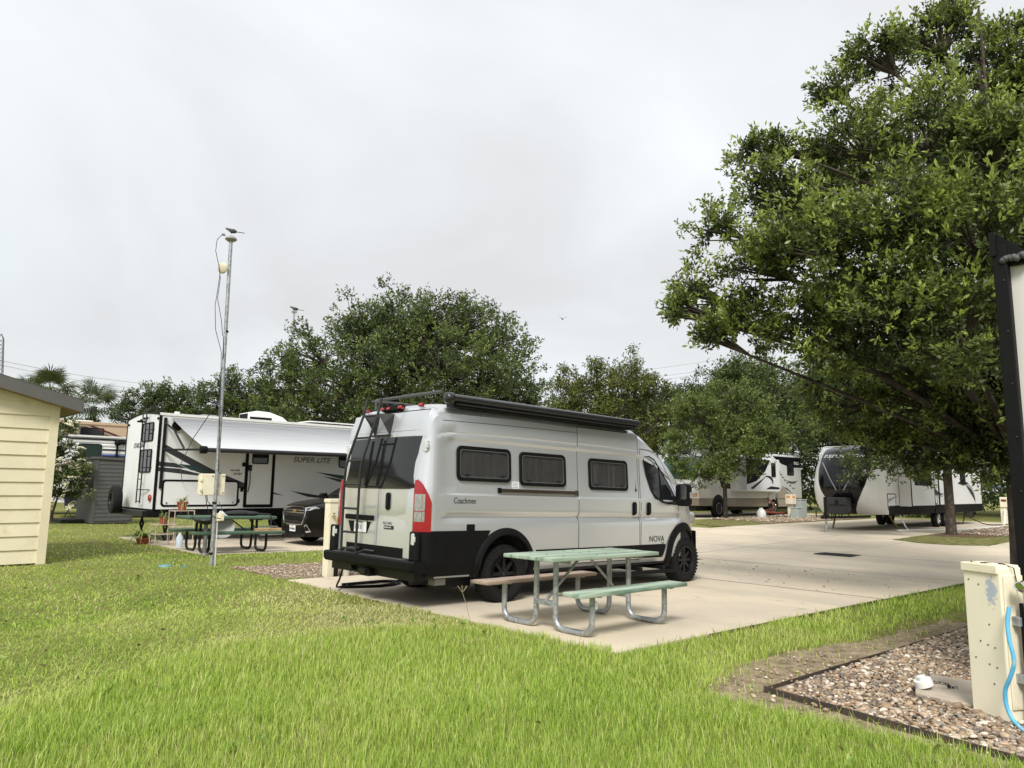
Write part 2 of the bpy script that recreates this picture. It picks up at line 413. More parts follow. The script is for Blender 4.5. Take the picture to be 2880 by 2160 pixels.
def sheet(name, pts, mt, z, label, kind="structure", n=1):
    """flat patch on the ground: outline in metres, jittered and subdivided"""
    out_ = []
    for i, p in enumerate(pts):
        q_ = pts[(i + 1) % len(pts)]; k = max(1, int(math.dist(p, q_) / 0.25))
        for s_ in range(k):
            t = s_ / k; out_.append((p[0] + (q_[0] - p[0]) * t + random.uniform(-.04, .04) * n, p[1] + (q_[1] - p[1]) * t + random.uniform(-.04, .04) * n))
    b = MB(); b.add([(x, y, gz(x) + z) for x, y in out_], [tuple(range(len(out_)))])
    me = b.build(name, mt)
    bm = bmesh.new(); bm.from_mesh(me.data); bmesh.ops.triangulate(bm, faces=bm.faces); bm.to_mesh(me.data); bm.free()
    return tag(me, label, kind=kind)
sheet("bare_dirt_path", [(-0.55, -4.05), (0.3, -3.72), (1.6, -3.78), (3.2, -4.0), (5.0, -4.05), (5.0, -4.6), (0.4, -4.6), (0.3, -7.6), (-0.75, -7.6), (-0.62, -6.0)], dirt, 0.005, "worn bare dirt strip around the pebble bed edging", n=1.6)
# pebble bed by the near power box: soil base, edging strips, pebbles are added at the end
sheet("pebble_bed_ground", [(0.04, -4.38), (7.0, -4.42), (7.0, -8.0), (-0.4, -8.0), (-0.2, -6.0)], gravel_base, 0.012, "soil under the river pebbles by the cream power box", n=0)
def edging(name, pts, h, t, label):
    b = MB()
    for i, (p, q_) in enumerate(zip(pts[:-1], pts[1:])):
        d = Vector((q_[0] - p[0], q_[1] - p[1], 0)); nrm = Vector((-d.y, d.x, 0)).normalized() * t / 2
        P = []
        for (x, y) in (p, q_):
            for sg in (-1, 1):
                for z in (-0.02, h): P.append((x + nrm.x * sg, y + nrm.y * sg, gz(x) + z))
        b.add(P, [(0, 1, 3, 2), (4, 6, 7, 5), (0, 4, 5, 1), (2, 3, 7, 6), (0, 2, 6, 4), (1, 5, 7, 3)])
    return tag(b.build(name, edging_mat), label, "edging", "steel edging strips")
edging("steel_edging", [(0.02, -4.34), (-0.06, -4.9), (-0.16, -5.5), (-0.25, -6.1), (-.4, -7.2)], 0.048, 0.012, "rusty steel edging along the near side of the pebble bed")
edging("steel_edging", [(0.03, -4.335), (1.2, -4.36), (2.6, -4.40), (4.3, -4.43), (6.5, -4.46)], 0.034, 0.010, "thin dark steel edging along the far side of the pebble bed")
edging("steel_edging", [(1.6, -2.90), (4.0, -2.91), (6.2, -2.93), (10.0, -2.96)], 0.03, 0.02, "dark edging strip between the van's pad and the lawn")
# gravel beside the van's pad, by the other power post
sheet("gravel_strip_ground", [(0.05, 3.75), (0.2, 4.6), (0.15, 5.6), (1.2, 5.85), (3.0, 6.0), (9.6, 6.0), (9.6, 3.7), (2.0, 3.68)], leaf_litter, 0.006, "chip gravel strip beside the van's pad", n=2)
# islands across the road
islA = [(19.5, 1.7), (18.75, 0.6), (18.8, -0.2), (19.3, -0.98), (24, -1.05), (38, -1.05), (38, 1.7), (30, 1.68)]
islB = [(21.2, 8.5), (30, 8.58), (36, 8.7), (36, 13.05), (27.5, 13.1), (23.5, 11.4), (21.7, 10.3), (21.0, 9.2)]
isle_grass = mat("island_turf", (0.12, 0.13, 0.035), 0.95, var=0.35, vscale=8, c2=(0.21, 0.185, 0.085), c2amt=0.6, c2scale=4, bump=0.9, bscale=40, spec=0.1)
sheet("turf_island", islA, isle_grass, 0.024, "dry grass island below the tree by the black-nosed trailer")
sheet("turf_island", islB, isle_grass, 0.024, "grass island below the small tree by the motorhome")
sheet("mulch_ring", [(22.2, 1.55), (22.0, 0.6), (22.6, 0.0), (24.0, -0.2), (25.2, 0.4), (25.2, 1.55)], mulch, 0.029, "dark mulch around the tree by the black-nosed trailer")
sheet("gravel_island", [(24.0, 1.55), (23.9, -0.3), (27, -0.95), (37.5, -0.95), (37.5, 1.6)], leaf_litter, 0.034, "wood chips behind the island tree")
sheet("mulch_ring", [(26.2, 12.3), (26.8, 11.6), (28.5, 11.4), (30, 12.0), (29.8, 13.0), (27.2, 12.9)], mulch, 0.029, "dark mulch around the small tree by the motorhome")
sheet("gravel_island", [(24.0, 8.7), (30, 8.75), (35.8, 8.85), (35.8, 12.8), (30.2, 12.8), (29.0, 11.0), (26.5, 9.6)], leaf_litter, 0.034, "chip gravel around the motorhome's hookups")
# drain grate
gr = thing("drain_grate", "dark rectangular storm drain grate in the concrete road", "drain grate", (13.72, 0.98, gz(13.72) + 0.017))
b = MB(); b.bb(-0.30, 0.30, -0.46, 0.46, -0.008, 0.002); b.build("pit", gap_dark, gr)
b = MB()
for a in ((-0.31, -0.27, -0.47, 0.47), (0.27, 0.31, -0.47, 0.47), (-0.27, 0.27, -0.47, -0.43), (-0.27, 0.27, 0.43, 0.47)): b.bb(*a, 0.003, 0.016)
b.build("frame", dark_metal, gr)
for i in range(14):
    b = MB(); b.bb(-0.268, 0.268, -0.41 + i * 0.063 - 0.011, -0.41 + i * 0.063 + 0.011, 0.003, 0.015); b.build("bar", dark_metal, gr)
# ------------------------------------------------------------------ camper van (x forward, right side y=0, left side y=VW)
VW = 2.05
silver = mat("silver_paint", (0.64, 0.655, 0.67), 0.28, metal=0.6, var=0.0, coat=0.5)
van = thing("camper_van", "silver camper van with black roof awning and rear ladder on the pad", "van", (0, 0, 0.006), 0, tilt=0.019)
def sm(a, b, t):
    t = min(1, max(0, (t - a) / (b - a))); return t * t * (3 - 2 * t)
def ins(x, z):
    """how far the right side lies inward of y=0 at (x, z)"""
    d = 0.06 * (1 - sm(0.34, 0.52, z))
    f = sm(0.22, 0.4, x) * (1 - sm(5.2, 5.5, x))
    d += 0.045 * f * max(0, 1 - abs(z - 1.10) / 0.062)
    d += 0.022 * f * sm(1.372, 1.40, z) * (1 - sm(2.07, 2.10, z))
    if z > 1.4: d += 0.062 * (z - 1.4) / 1.0
    d += 0.009 * f * max(0, 1 - abs(z - 2.165) / 0.014)
    if x > 5.0: d += 0.42 * ((x - 5.0) / 1.35) ** 2.3
    if x < 0.20: d += 0.115 * (1 - x / 0.20) ** 2.2
    return d
ZT = [(0.0, 1.45), (0.05, 1.76), (0.10, 2.10), (0.145, 2.40), (0.18, 2.47), (0.25, 2.52), (0.4, 2.555), (1.5, 2.575), (4.0, 2.56), (4.2, 2.54), (4.45, 2.44), (4.93, 2.15), (5.46, 1.67), (5.62, 1.54), (6.0, 1.38), (6.18, 1.26), (6.28, 1.10), (6.33, 0.85)]
def zt(x):
    for (a, za), (b_, zb) in zip(ZT[:-1], ZT[1:]):
        if x <= b_: return za + (zb - za) * max(0, (x - a)) / (b_ - a)
    return ZT[-1][1]
LV = [0.36, 0.40, 0.46, 0.54, 0.64, 0.74, 0.84, 0.94, 1.02, 1.045, 1.10, 1.155, 1.18, 1.25, 1.34, 1.372, 1.40, 1.5, 1.65, 1.8, 1.95, 2.06, 2.10, 2.15, 2.165, 2.18, 2.30, 2.41]
def prof(x):
    """half section of the body, bottom to roof centre: (distance from the centre plane, z)"""
    H = zt(x); P = [(0.0, 0.36)]
    def mz(z):
        if H >= 1.55: return z if z <= 1.4 else 1.4 + (z - 1.4) * (H - 1.4) / (2.575 - 1.4)
        return 0.36 + (z - 0.36) * (H - 0.36) / (2.575 - 0.36) if H < 1.3 else (z if z <= 1.0 else 1.0 + (z - 1.0) * (H - 1.0) / (2.575 - 1.0))
    P.append((VW / 2 - 0.16, 0.36))
    for z in LV: P.append((VW / 2 - ins(x, z), mz(z)))
    for z, dd in ((2.47, 0.105), (2.515, 0.15), (2.545, 0.25), (2.562, 0.45), (2.572, 0.75)):
        P.append((VW / 2 - dd - (ins(x, 1.0) if x > 5 or x < .2 else 0), mz(z)))
    P.append((0.0, mz(2.575)))
    return P
XS = sorted(set([0, .03, .07, .11, .145, .18, .22, .3, .4, .55] + [round(.7 + .1 * i, 3) for i in range(36)] + [4.25, 4.35, 4.45, 4.6, 4.75, 4.93, 5.1, 5.2, 5.3, 5.4, 5.5, 5.6, 5.7, 5.8, 5.9, 6.0, 6.1, 6.18, 6.24, 6.28, 6.33]))
b = MB(); rings = []
for x in XS:
    P = prof(x)
    rings.append([(x, VW / 2 - p, z) for p, z in P] + [(x, VW / 2 + p, z) for p, z in P[-2:0:-1]])
n = len(rings[0])
vs_ = [p for r in rings for p in r]; fs_ = []
for i in range(len(rings) - 1):
    for j in range(n):
        fs_.append((i * n + j, i * n + (j + 1) % n, (i + 1) * n + (j + 1) % n, (i + 1) * n + j))
fs_.append(tuple(range(n))); fs_.append(tuple((len(rings) - 1) * n + j for j in range(n - 1, -1, -1)))
b.add(vs_, fs_)
body = b.build("body", [silver, gap_dark], van, fix=True)
# wheel wells are cut out of the body
RW, FWX = 1.38, 5.52
cut = MB()
for wx in (RW, FWX):
    for y0, y1 in ((-0.2, 0.42), (VW - 0.42, VW + 0.2)):
        cut.cyl((wx, y0, 0.42 if wx == RW else 0.44), (wx, y1, 0.42 if wx == RW else 0.44), 0.475, n=40)
cuto = cut.build("cutter", gap_dark, van)
md = body.modifiers.new("wells", 'BOOLEAN'); md.operation = 'DIFFERENCE'; md.object = cuto; md.solver = 'EXACT'
bpy.context.view_layer.update()
dg = bpy.context.evaluated_depsgraph_get()
nm = bpy.data.meshes.new_from_object(body.evaluated_get(dg))
body.modifiers.clear(); body.data = nm
bpy.data.objects.remove(cuto)
for p in nm.polygons:
    c = p.center; p.use_smooth = True
    for wx in (RW, FWX):
        if math.hypot(c.x - wx, c.z - (0.42 if wx == RW else 0.44)) < 0.474 and 0.03 < c.y < VW - 0.03 and (c.y < 0.45 or c.y > VW - 0.45): p.material_index = len(nm.materials) - 1
    if c.z < 0.405 or (c.z < 0.60 and c.x < 0.3): p.material_index = len(nm.materials) - 1
if nm.materials[-1] != gap_dark:
    nm.materials.append(gap_dark)
nm.set_sharp_from_angle(angle=R(28))

def spt(x, z, off): return (x, ins(x, z) - off, z)
def side_patch(name, x0, x1, z0, z1, off, mt, parent=van, notch=None):
    """panel that follows the right side of the body, standing off millimetres proud of it"""
    X = [x0] + [x0 + (x1 - x0) * i / 12 for i in range(1, 12)] + [x1]
    Z = [z0] + [z for z in LV if z0 + .01 < z < z1 - .01] + [z1]
    bb_ = MB(); rows = [[spt(x, z, off) for z in Z] for x in X]
    bb_.grid(rows)
    edge = [r[0] for r in rows] + rows[-1][1:] + [r[-1] for r in rows[-2::-1]] + rows[0][-2:0:-1]
    m_ = len(edge); bb_.add(edge + [(p[0], p[1] + off + 0.004, p[2]) for p in edge], [(i, (i + 1) % m_, m_ + (i + 1) % m_, m_ + i) for i in range(m_)])
    return bb_.build(name, mt, parent, smooth=28)
def decal(name, poly, mt, off=0.006, th=0.003, parent=van):
    bb_ = MB(); bb_.prism(poly, lambda p, q, t: spt(p, q, t), off - th, off)
    return bb_.build(name, mt, parent)
def seam(pts, wd=0.011, off=0.0025, parent=van, mt=gap_dark, name="panel_gap"):
    bb_ = MB()
    for (xa, za), (xb, zb) in zip(pts[:-1], pts[1:]):
        k = max(1, int(abs(zb - za) / 0.06), int(abs(xb - xa) / 0.3)); 
        d = Vector((xb - xa, zb - za)).normalized(); nx, nz = -d.y * wd / 2, d.x * wd / 2
        rows = []
        for i in range(k + 1):
            x = xa + (xb - xa) * i / k; z = za + (zb - za) * i / k
            rows.append([spt(x + nx, z + nz, off), spt(x - nx, z - nz, off)])
        bb_.grid(rows)
    return bb_.build(name, mt, parent)
# doors and panel gaps on the right side
slid = side_patch("sliding_door", 2.815, 4.235, 0.46, 2.415, 0.005, silver)
seam([(2.805, 0.44), (2.805, 2.43)]); seam([(4.245, 0.44), (4.245, 2.43)]); seam([(2.8, 0.45), (4.25, 0.45)])
seam([(2.80, 2.425), (4.25, 2.425)], 0.008)
seam([(0.30, 2.30), (1.2, 2.318), (2.8, 2.335)], 0.006, name="roof_gap")
fdoor = MB()
# front door: outline follows the A pillar and the wheel arch
OUT = [(4.275, 0.47), (4.86, 0.47), (4.93, 0.62), (5.06, 0.82), (5.24, 0.96), (5.335, 1.0), (5.335, 1.35), (5.27, 1.50), (5.05, 1.83), (4.86, 2.06), (4.72, 2.15), (4.55, 2.18), (4.30, 2.19)]
seam(OUT + [OUT[0]], 0.010)
# handles
def handle(x, z, parent, fn=spt):
    bb_ = MB(); bb_.prism(rrect(x - 0.052, x + 0.052, z - 0.105, z + 0.105, 0.045), lambda p, q, t: fn(p, q, t), 0.004, 0.022)
    o = bb_.build("handle", black_plastic, parent, bevel=0.006)
    bb_ = MB(); bb_.prism(rrect(x - 0.018, x + 0.018, z - 0.07, z + 0.07, 0.016), lambda p, q, t: fn(p, q, t), 0.020, 0.036)
    bb_.build("grip", black_metal, o, bevel=0.006)
handle(4.10, 1.235, van); handle(4.475, 1.235, van)
# windows
curtain_m = mat("curtain", (0.20, 0.195, 0.185), 0.9, var=0.15, vscale=5)
pane_m = mat("tinted_acrylic", (0.015, 0.015, 0.015), 0.07, var=0.0, spec=0.5, alpha=0.36)
def camper_window(x0, x1, z0, z1):
    o = MB(); ring(rrect(x0, x1, z0, z1, 0.075), rrect(x0 + .040, x1 - .040, z0 + .040, z1 - .040, 0.05), spt, -0.002, 0.030, o)
    f = o.build("window", black_plastic, van, bevel=0.008)
    bb_ = MB(); rows = []
    k = int((x1 - x0) / 0.012)
    for i in range(k + 1):
        x = x0 + .03 + (x1 - x0 - .06) * i / k
        wv = 0.003 * (math.sin(x * 41 + 2 * math.sin(x * 7)) + 0.5 * math.sin(x * 97 + 3 * math.sin(x * 5)) + 0.7 * math.sin(x * 17))
        rows.append([spt(x, z0 + .03, 0.0075 + wv), spt(x + .01 * math.sin(x * 9), z1 - .03, 0.0075 + wv * .7)])
    bb_.grid(rows); bb_.build("curtain", curtain_m, f, smooth=60)
    bb_ = MB(); bb_.prism(rrect(x0 + .038, x1 - .038, z0 + .038, z1 - .038, 0.05), spt, 0.017, 0.022); bb_.build("pane", pane_m, f)
    bb_ = MB(); ring(rrect(x0 + .046, x1 - .046, z0 + .046, z1 - .046, 0.045), rrect(x0 + .056, x1 - .056, z0 + .056, z1 - .056, 0.04), spt, 0.022, 0.0245, bb_); bb_.build("pane_rim", mat("window_rim_grey", (0.10, 0.10, 0.10), 0.35, var=.1), f)
    for hx in (x0 + .16, x1 - .16):
        bb_ = MB(); bb_.box(spt(hx, z0 + .075, 0.03), (.07, .014, .018)); bb_.build("latch", black_metal, f, bevel=.004)
camper_window(0.53, 1.455, 1.555, 2.0); camper_window(1.62, 2.535, 1.525, 1.985); camper_window(3.04, 3.965, 1.505, 1.975)
# cab door window
bb_ = MB(); bb_.prism([(4.40, 2.06), (4.55, 2.08), (4.70, 2.03), (4.88, 1.85), (5.12, 1.58), (5.27, 1.37), (5.26, 1.315), (5.05, 1.325), (4.82, 1.36), (4.68, 1.42), (4.58, 1.54), (4.47, 1.78)], spt, 0.0, 0.006)
cw = bb_.build("cab_window", dark_glass, van)
bb_ = MB()
PTS = [(4.40, 2.06), (4.55, 2.08), (4.70, 2.03), (4.88, 1.85), (5.12, 1.58), (5.27, 1.37), (5.26, 1.315), (5.05, 1.325), (4.82, 1.36), (4.68, 1.42), (4.58, 1.54), (4.47, 1.78)]
bb_.tube([spt(x, z, 0.006) for x, z in PTS], 0.013, 6, closed=True); bb_.tube([spt(x, z, 0.008) for x, z in ((4.80, 1.93), (4.86, 1.35))], 0.012, 6)
bb_.build("window_seal", black_plastic, cw, smooth=50)
# side details
rail = MB(); rail.bb(1.27, 2.77, -0.008, 0.012, 1.424, 1.474)
rl = rail.build("awning_rail", mat("bronze_rail", (0.14, 0.115, 0.085), 0.35, metal=0.5, var=.1), van)
bb_ = MB(); bb_.bb(1.25, 2.78, -0.011, -0.006, 1.441, 1.449); bb_.bb(1.25, 2.78, -0.011, -0.006, 1.458, 1.464); bb_.build("rail_groove", black_metal, rl)
for x in (1.255, 2.77):
    bb_ = MB(); bb_.box(spt(x, 1.449, 0.006), (0.055, 0.034, 0.068)); bb_.build("rail_end", black_plastic, rl, bevel=.005)
bb_ = MB(); bb_.prism(rrect(0.70, 0.83, 0.935, 1.015, .008), spt, -.002, 0.010); bb_.build("outlet_cover", black_plastic, van, bevel=.003)
bb_ = MB(); bb_.prism(rrect(1.485, 1.615, 1.48, 1.575, .004), spt, 0.0, 0.0016); stk = bb_.build("sticker", print_white, van)
for i in range(4): text("CAUTION KEEP", stk, spt(1.492, 1.553 - .021 * i, 0.0022), (1, 0, 0), (0, .06, 1), .0145, print_grey)
bb_ = MB(); bb_.prism([(3.975 + .18, 1.50), (4.02 + .18, 1.50), (4.02 + .18, 1.545), (3.975 + .18, 1.545)], spt, 0.005, 0.0066); bb_.prism([(4.165, 1.548), (4.19, 1.548), (4.183, 1.59), (4.18, 1.70), (4.176, 1.60)], spt, 0.005, 0.0066); bb_.build("emblem", print_black, van)
text("Coachmen", van, spt(0.475, 1.272, 0.002), (1, 0, 0), (0, 0, 1), 0.105, print_black, bold=0.0006, sx=0.80)
text("NOVA", van, spt(4.49, 0.715, 0.004), (1, -0.0, 0), (0, 0, 1), 0.135, print_black, sx=1.05)
bb_ = MB(); bb_.prism([(4.82, .685), (4.89, .685), (4.89, .697), (4.82, .697)], spt, 0.002, 0.004); bb_.build("emblem_bar", print_black, van)
# black lower strip along the doors, sill and running board
bb_ = MB(); rows = []
bb_.prism([(1.94, 0.665), (1.94, 0.51), (4.82, 0.475), (4.87, 0.51), (4.93, 0.66), (4.90, 0.675)], spt, -0.006, 0.014); bb_.build("door_moulding", black_plastic, van, bevel=.006)
rb = MB(); rb.bb(2.2, 5.0, -0.16, -0.04, 0.235, 0.285)
rbo = rb.build("running_board", black_plastic, van, bevel=.012)
bb_ = MB()
for x in (2.5, 3.4, 4.2, 4.8): bb_ = MB(); bb_.bb(x - .04, x + .04, -0.06, 0.35, 0.28, 0.335); bb_.build("board_bracket", black_metal, rbo)
# rear black corner cladding with a flare to the wheel arch
def clad_side(mirror=False):
    bb_ = MB(); F = (lambda p: p) if not mirror else (lambda p: (p[0], VW - p[1], p[2]))
    pts = [(0.02, 0.42), (0.885, 0.40), (0.92, 0.62), (0.985, 0.80), (1.07, 0.918), (0.02, 0.935)]
    X = [0.02, .06, .1, .15, .22, .4, .6, .8, .885]
    rows = []
    for x in X: rows.append([F(spt(x, .40 + (.936 - .40) * i / 6, 0.012)) for i in range(7)])
    bb_.grid(rows)
    rows2 = []
    for i in range(7):
        z = .40 + (.936 - .40) * i / 6; xe = .885 + (0.21 * ((z - .40) / .536) ** 1.8)
        rows2.append([F(spt(.885, z, .012)), F(spt(xe, z, .012))])
    bb_.grid(rows2)
    bb_.grid([[F(spt(x, .936, .012)) for x in X + [1.09]], [F(spt(x, .936, -.02)) for x in X + [1.09]]])
    bb_.grid([[F(spt(x, .40, .012)) for x in X], [F(spt(x, .40, -.06)) for x in X]])
    return bb_.build("corner_cladding", black_plastic, van, smooth=35)
clad_side(); clad_side(True)
def flare(wx, wz, a0, a1, mirror=False, r0=0.455, r1=0.545):
    bb_ = MB(); rows = []
    F = (lambda p: p) if not mirror else (lambda p: (p[0], VW - p[1], p[2]))
    for i in range(33):
        a = R(a0 + (a1 - a0) * i / 32); c, s_ = math.cos(a), math.sin(a); row = []
        for r_, off in ((r0, -0.03), (r0, 0.035), (r0 + .012, 0.042), (r1 - .02, 0.028), (r1, 0.012), (r1 + .002, -0.01)):
            x, z = wx + r_ * c, wz + r_ * s_
            row.append(F((x, ins(min(x, 6.0), max(z, .36)) * (1 if x < 6.05 else 1) - off, z)))
        rows.append(row)
    bb_.grid(rows); return bb_.build("arch_flare", black_plastic, van, smooth=40)
for mi in (False, True):
    flare(RW, 0.42, -8, 188, mi); flare(FWX, 0.44, -20, 196, mi, r1=0.575)
# wheels
rim_m = mat("black_alloy", (0.012, 0.012, 0.013), 0.3, metal=0.4, var=.1)
def make_wheel(parent, x, y, z, r=0.375, wdt=0.235, side=-1, rim_mat=None, rr=0.225, spokes=8, name="wheel", lug=True, nspk_w=0.045):
    e = bpy.data.objects.new(name, None); col.objects.link(e); e.parent = parent; e.location = (x, y, z)
    h = wdt / 2; s_ = side
    t = MB(); t.lathe([(rr, -h * .8), (rr + .03, -h), (r - .05, -h * 1.03), (r - .012, -h * .86), (r, -h * .6), (r, h * .6), (r - .012, h * .86), (r - .05, h * 1.03), (rr + .03, h), (rr, h * .8)], (0, 0, 0), (0, 1, 0), 44, close=True)
    if lug:
        for i in range(40):
            a = 2 * math.pi * i / 40
            for sg in (-1, 1):
                a2 = a + (0.04 if sg > 0 else 0); c = Vector((math.cos(a2), 0, math.sin(a2))) * (r - .018)
                rot = Matrix.Rotation(-a2, 3, 'Y')
                t.box((c.x, sg * h * .78, c.z), (.014, h * .5, .030), 0, rot)
    t.build("tyre", rubber, e, smooth=40)
    m_ = MB(); rm = rim_mat or rim_m
    m_.lathe([(rr + .006, s_ * h * .95), (rr - .012, s_ * h * .97), (rr - .03, s_ * h * .5), (rr - .035, -s_ * h * .7)], (0, 0, 0), (0, 1, 0), 36)
    m_.lathe([(0.0, s_ * h * .62), (.055, s_ * h * .62), (.075, s_ * h * .5), (.075, s_ * h * .1), (0, s_ * h * .1)], (0, 0, 0), (0, 1, 0), 20)
    m_.lathe([(rr - .03, s_ * h * .05), (0.0, s_ * h * .05)], (0, 0, 0), (0, 1, 0), 24)
    for i in range(spokes):
        a = 2 * math.pi * i / spokes; c, sn = math.cos(a), math.sin(a); q = 0.5 * (rr + .02)
        m_.box((c * q, s_ * h * .55, sn * q), (rr - .06, .03, nspk_w), 0, Matrix.Rotation(-a, 3, 'Y'))
    m_.build("rim", rm, e, smooth=35)
    l_ = MB()
    for i in range(5):
        a = 2 * math.pi * i / 5 + .3
        l_.cyl((math.cos(a) * .06, s_ * h * .5, math.sin(a) * .06), (math.cos(a) * .06, s_ * h * .72, math.sin(a) * .06), .011, n=6)
    l_.cyl((0, s_ * h * .6, 0), (0, s_ * h * .7, 0), .03, n=12)
    l_.build("hub", dark_metal if rim_mat is None else rim_mat, e, smooth=40)
    return e
make_wheel(van, RW, 0.11, 0.372); make_wheel(van, RW, VW - .11, 0.372, side=1)
make_wheel(van, FWX, 0.115, 0.392); make_wheel(van, FWX, VW - .115, 0.392, side=1)
# underbody
bb_ = MB(); bb_.bb(0.5, 6.0, 0.35, VW - .35, 0.28, 0.365); bb_.bb(0.55, 1.0, 0.25, 0.75, 0.22, 0.37); bb_.bb(1.9, 2.9, .3, .8, .2, .36); bb_.bb(1.25, 1.5, 0.3, VW - .3, .33, .42); bb_.bb(0.15, 0.5, 0.35, 0.42, 0.27, 0.36)
bb_.bb(-.03, .16, .06, VW - .06, .345, .60); bb_.build("underbody", black_metal, van)
bb_ = MB(); bb_.bb(.25, .8, 0.04, .5, .372, .392); bb_.build("tank_shield", mat("dull_alu", (.38, .38, .36), .5, metal=.6), van)
bb_ = MB(); bb_.bb(.36, .52, .16, .3, .27, .36); bb_.build("fuse_tray", mat("grey_tray", (.3, .3, .3), .5), van)

# ---- rear face
def xr(z): 
    """x of the rear face at height z (centre plane)"""
    for (a, za), (b_, zb) in zip(ZT[:-1], ZT[1:]):
        if z <= zb: return a + (b_ - a) * max(0, (z - za)) / (zb - za)
    return 0.2
def rpt(y, z, off):
    d = abs(y - VW / 2) / (VW / 2); return (xr(z) + 0.035 * d ** 3 - off, y, z)
def rear_panel(name, y0, y1, z0, z1, off, mt, th=None, parent=van):
    Z = [z0] + [z for z in (0.9, 1.04, 1.07, 1.10, 1.13, 1.3, 1.45, 1.6, 1.76, 1.93, 2.1, 2.25, 2.4) if z0 + .01 < z < z1 - .01] + [z1]
    Y = [y0 + (y1 - y0) * i / 6 for i in range(7)]
    dep = lambda z: 0.012 * max(0, 1 - abs(z - 1.085) / .05) if mt == silver else 0
    rows = [[rpt(y, z, off - dep(z)) for z in Z] for y in Y]
    bb_ = MB(); bb_.grid(rows)
    edge = [r[0] for r in rows] + rows[-1][1:] + [r[-1] for r in rows[-2::-1]] + rows[0][-2:0:-1]
    m_ = len(edge); bb_.add(edge + [(p[0] + off + .01, p[1], p[2]) for p in edge], [(i, (i + 1) % m_, m_ + (i + 1) % m_, m_ + i) for i in range(m_)])
    return bb_.build(name, mt, parent, smooth=30)
silver2 = silver
lower_black = black_plastic
doors = []
for (y0, y1) in ((0.155, 0.932), (0.944, 1.895)):
    pass
d_r = rear_panel("rear_door", 0.150, 0.938, 0.715, 1.425, 0.012, silver)
d_l = rear_panel("rear_door", 0.950, 1.90, 0.715, 1.425, 0.012, silver)
for (dd, y0, y1) in ((d_r, .150, .938), (d_l, .950, 1.90)):
    rear_panel("upper_panel", y0, y1, 2.175, 2.425, 0.012, silver, parent=dd)
    rear_panel("upper_trim", y0, y1, 2.10, 2.168, 0.012, silver, parent=dd)
    rear_panel("rear_glass", y0 - .012 if y0 < .5 else y0, y1, 1.432, 2.094, 0.014, dark_glass, parent=dd)
    rear_panel("lower_panel", y0, y1, 0.56, 0.712, 0.010, black_plastic, parent=dd)
bb_ = MB()
for yy in (0.944,): bb_.grid([[rpt(yy - .006, z, .006), rpt(yy + .006, z, .006)] for z in (0.56, .9, 1.3, 1.45, 1.76, 2.1, 2.43)])
bb_.grid([[rpt(y, 2.428, .004), rpt(y, 2.440, .004)] for y in (.15, .5, .9, 1.4, 1.9)])
bb_.build("door_gap", gap_dark, van)
# dark inner frame seen through the glass
bb_ = MB()
for (a, c_) in (((1.30, 1.46), (1.26, 2.07)), ((0.99, 1.46), (1.00, 2.07))): bb_.box(((xr(1.46) + xr(2.07)) / 2 - .0165, (a[0] + c_[0]) / 2, 1.765), (.004, .055, .60), 0, Matrix.Rotation(0.16, 3, 'Y'))
bb_.build("glass_frame", black_plastic, d_l)
# door handle, plate recess
bb_ = MB(); bb_.prism(rrect(0.66, 0.755, 1.165, 1.385, .04), lambda p, q, t: rpt(p, q, t), .008, .032); ho = bb_.build("handle", black_plastic, d_r, bevel=.008)
bb_ = MB(); bb_.prism(rrect(0.69, 0.725, 1.2, 1.35, .016), lambda p, q, t: rpt(p, q, t), .03, .046); bb_.build("grip", black_metal, ho, bevel=.006)
bb_ = MB(); bb_.prism([(1.66, 1.0), (1.09, 1.0), (1.17, .855), (1.58, .855)], lambda p, q, t: rpt(p, q, t), .010, .020); bb_.prism(rrect(1.02, 1.70, 1.02, 1.085, .02), lambda p, q, t: rpt(p, q, t), .008, .05)
pl = bb_.build("plate_holder", black_plastic, d_l, bevel=.006)
bb_ = MB(); bb_.prism(rrect(1.18, 1.485, .862, 1.014, .012), lambda p, q, t: rpt(p, q, t), .0205, .024); lp = bb_.build("licence_plate", print_white, pl)
text("TEXAS", lp, rpt(1.37, .982, .0250), (0, -1, 0), (.0, 0, 1), .030, print_black, bold=.0006)
text("1NK\u00b78963", lp, rpt(1.475, .895, .0250), (0, -1, 0), (.0, 0, 1), .092, print_black, bold=.001, sx=.74)
text("McCLAIN's", d_r, rpt(0.81, .985, .0130), (0, -1, 0), (0, 0, 1), .052, print_grey, sx=.85)
bb_ = MB(); bb_.prism(rrect(.565, .785, .925, .972, .006), lambda p, q, t: rpt(p, q, t), .012, .0135); dl = bb_.build("dealer_badge", print_black, d_r)
text("SUPERSTORE", dl, rpt(.775, .942, .0142), (0, -1, 0), (0, 0, 1), .022, print_white, sx=1.2)
# brake lamp housing and marker lamps above the doors
bb_ = MB(); bb_.box((0.155, 0.955, 2.492), (0.07, 0.46, 0.085), 0, Matrix.Rotation(.35, 3, 'Y')); bb_.build("camera_housing", black_plastic, van, bevel=.015)
for y in (0.34, 0.76, 1.03, 1.17, 1.62):
    bb_ = MB(); bb_.box((0.135 if .7 < y < 1.2 else .165, y, 2.488 if .7 < y < 1.2 else 2.495), (0.05, 0.085, 0.045), 0, Matrix.Rotation(.3, 3, 'Y')); bb_.build("marker_lamp", red_lens, van, bevel=.012)
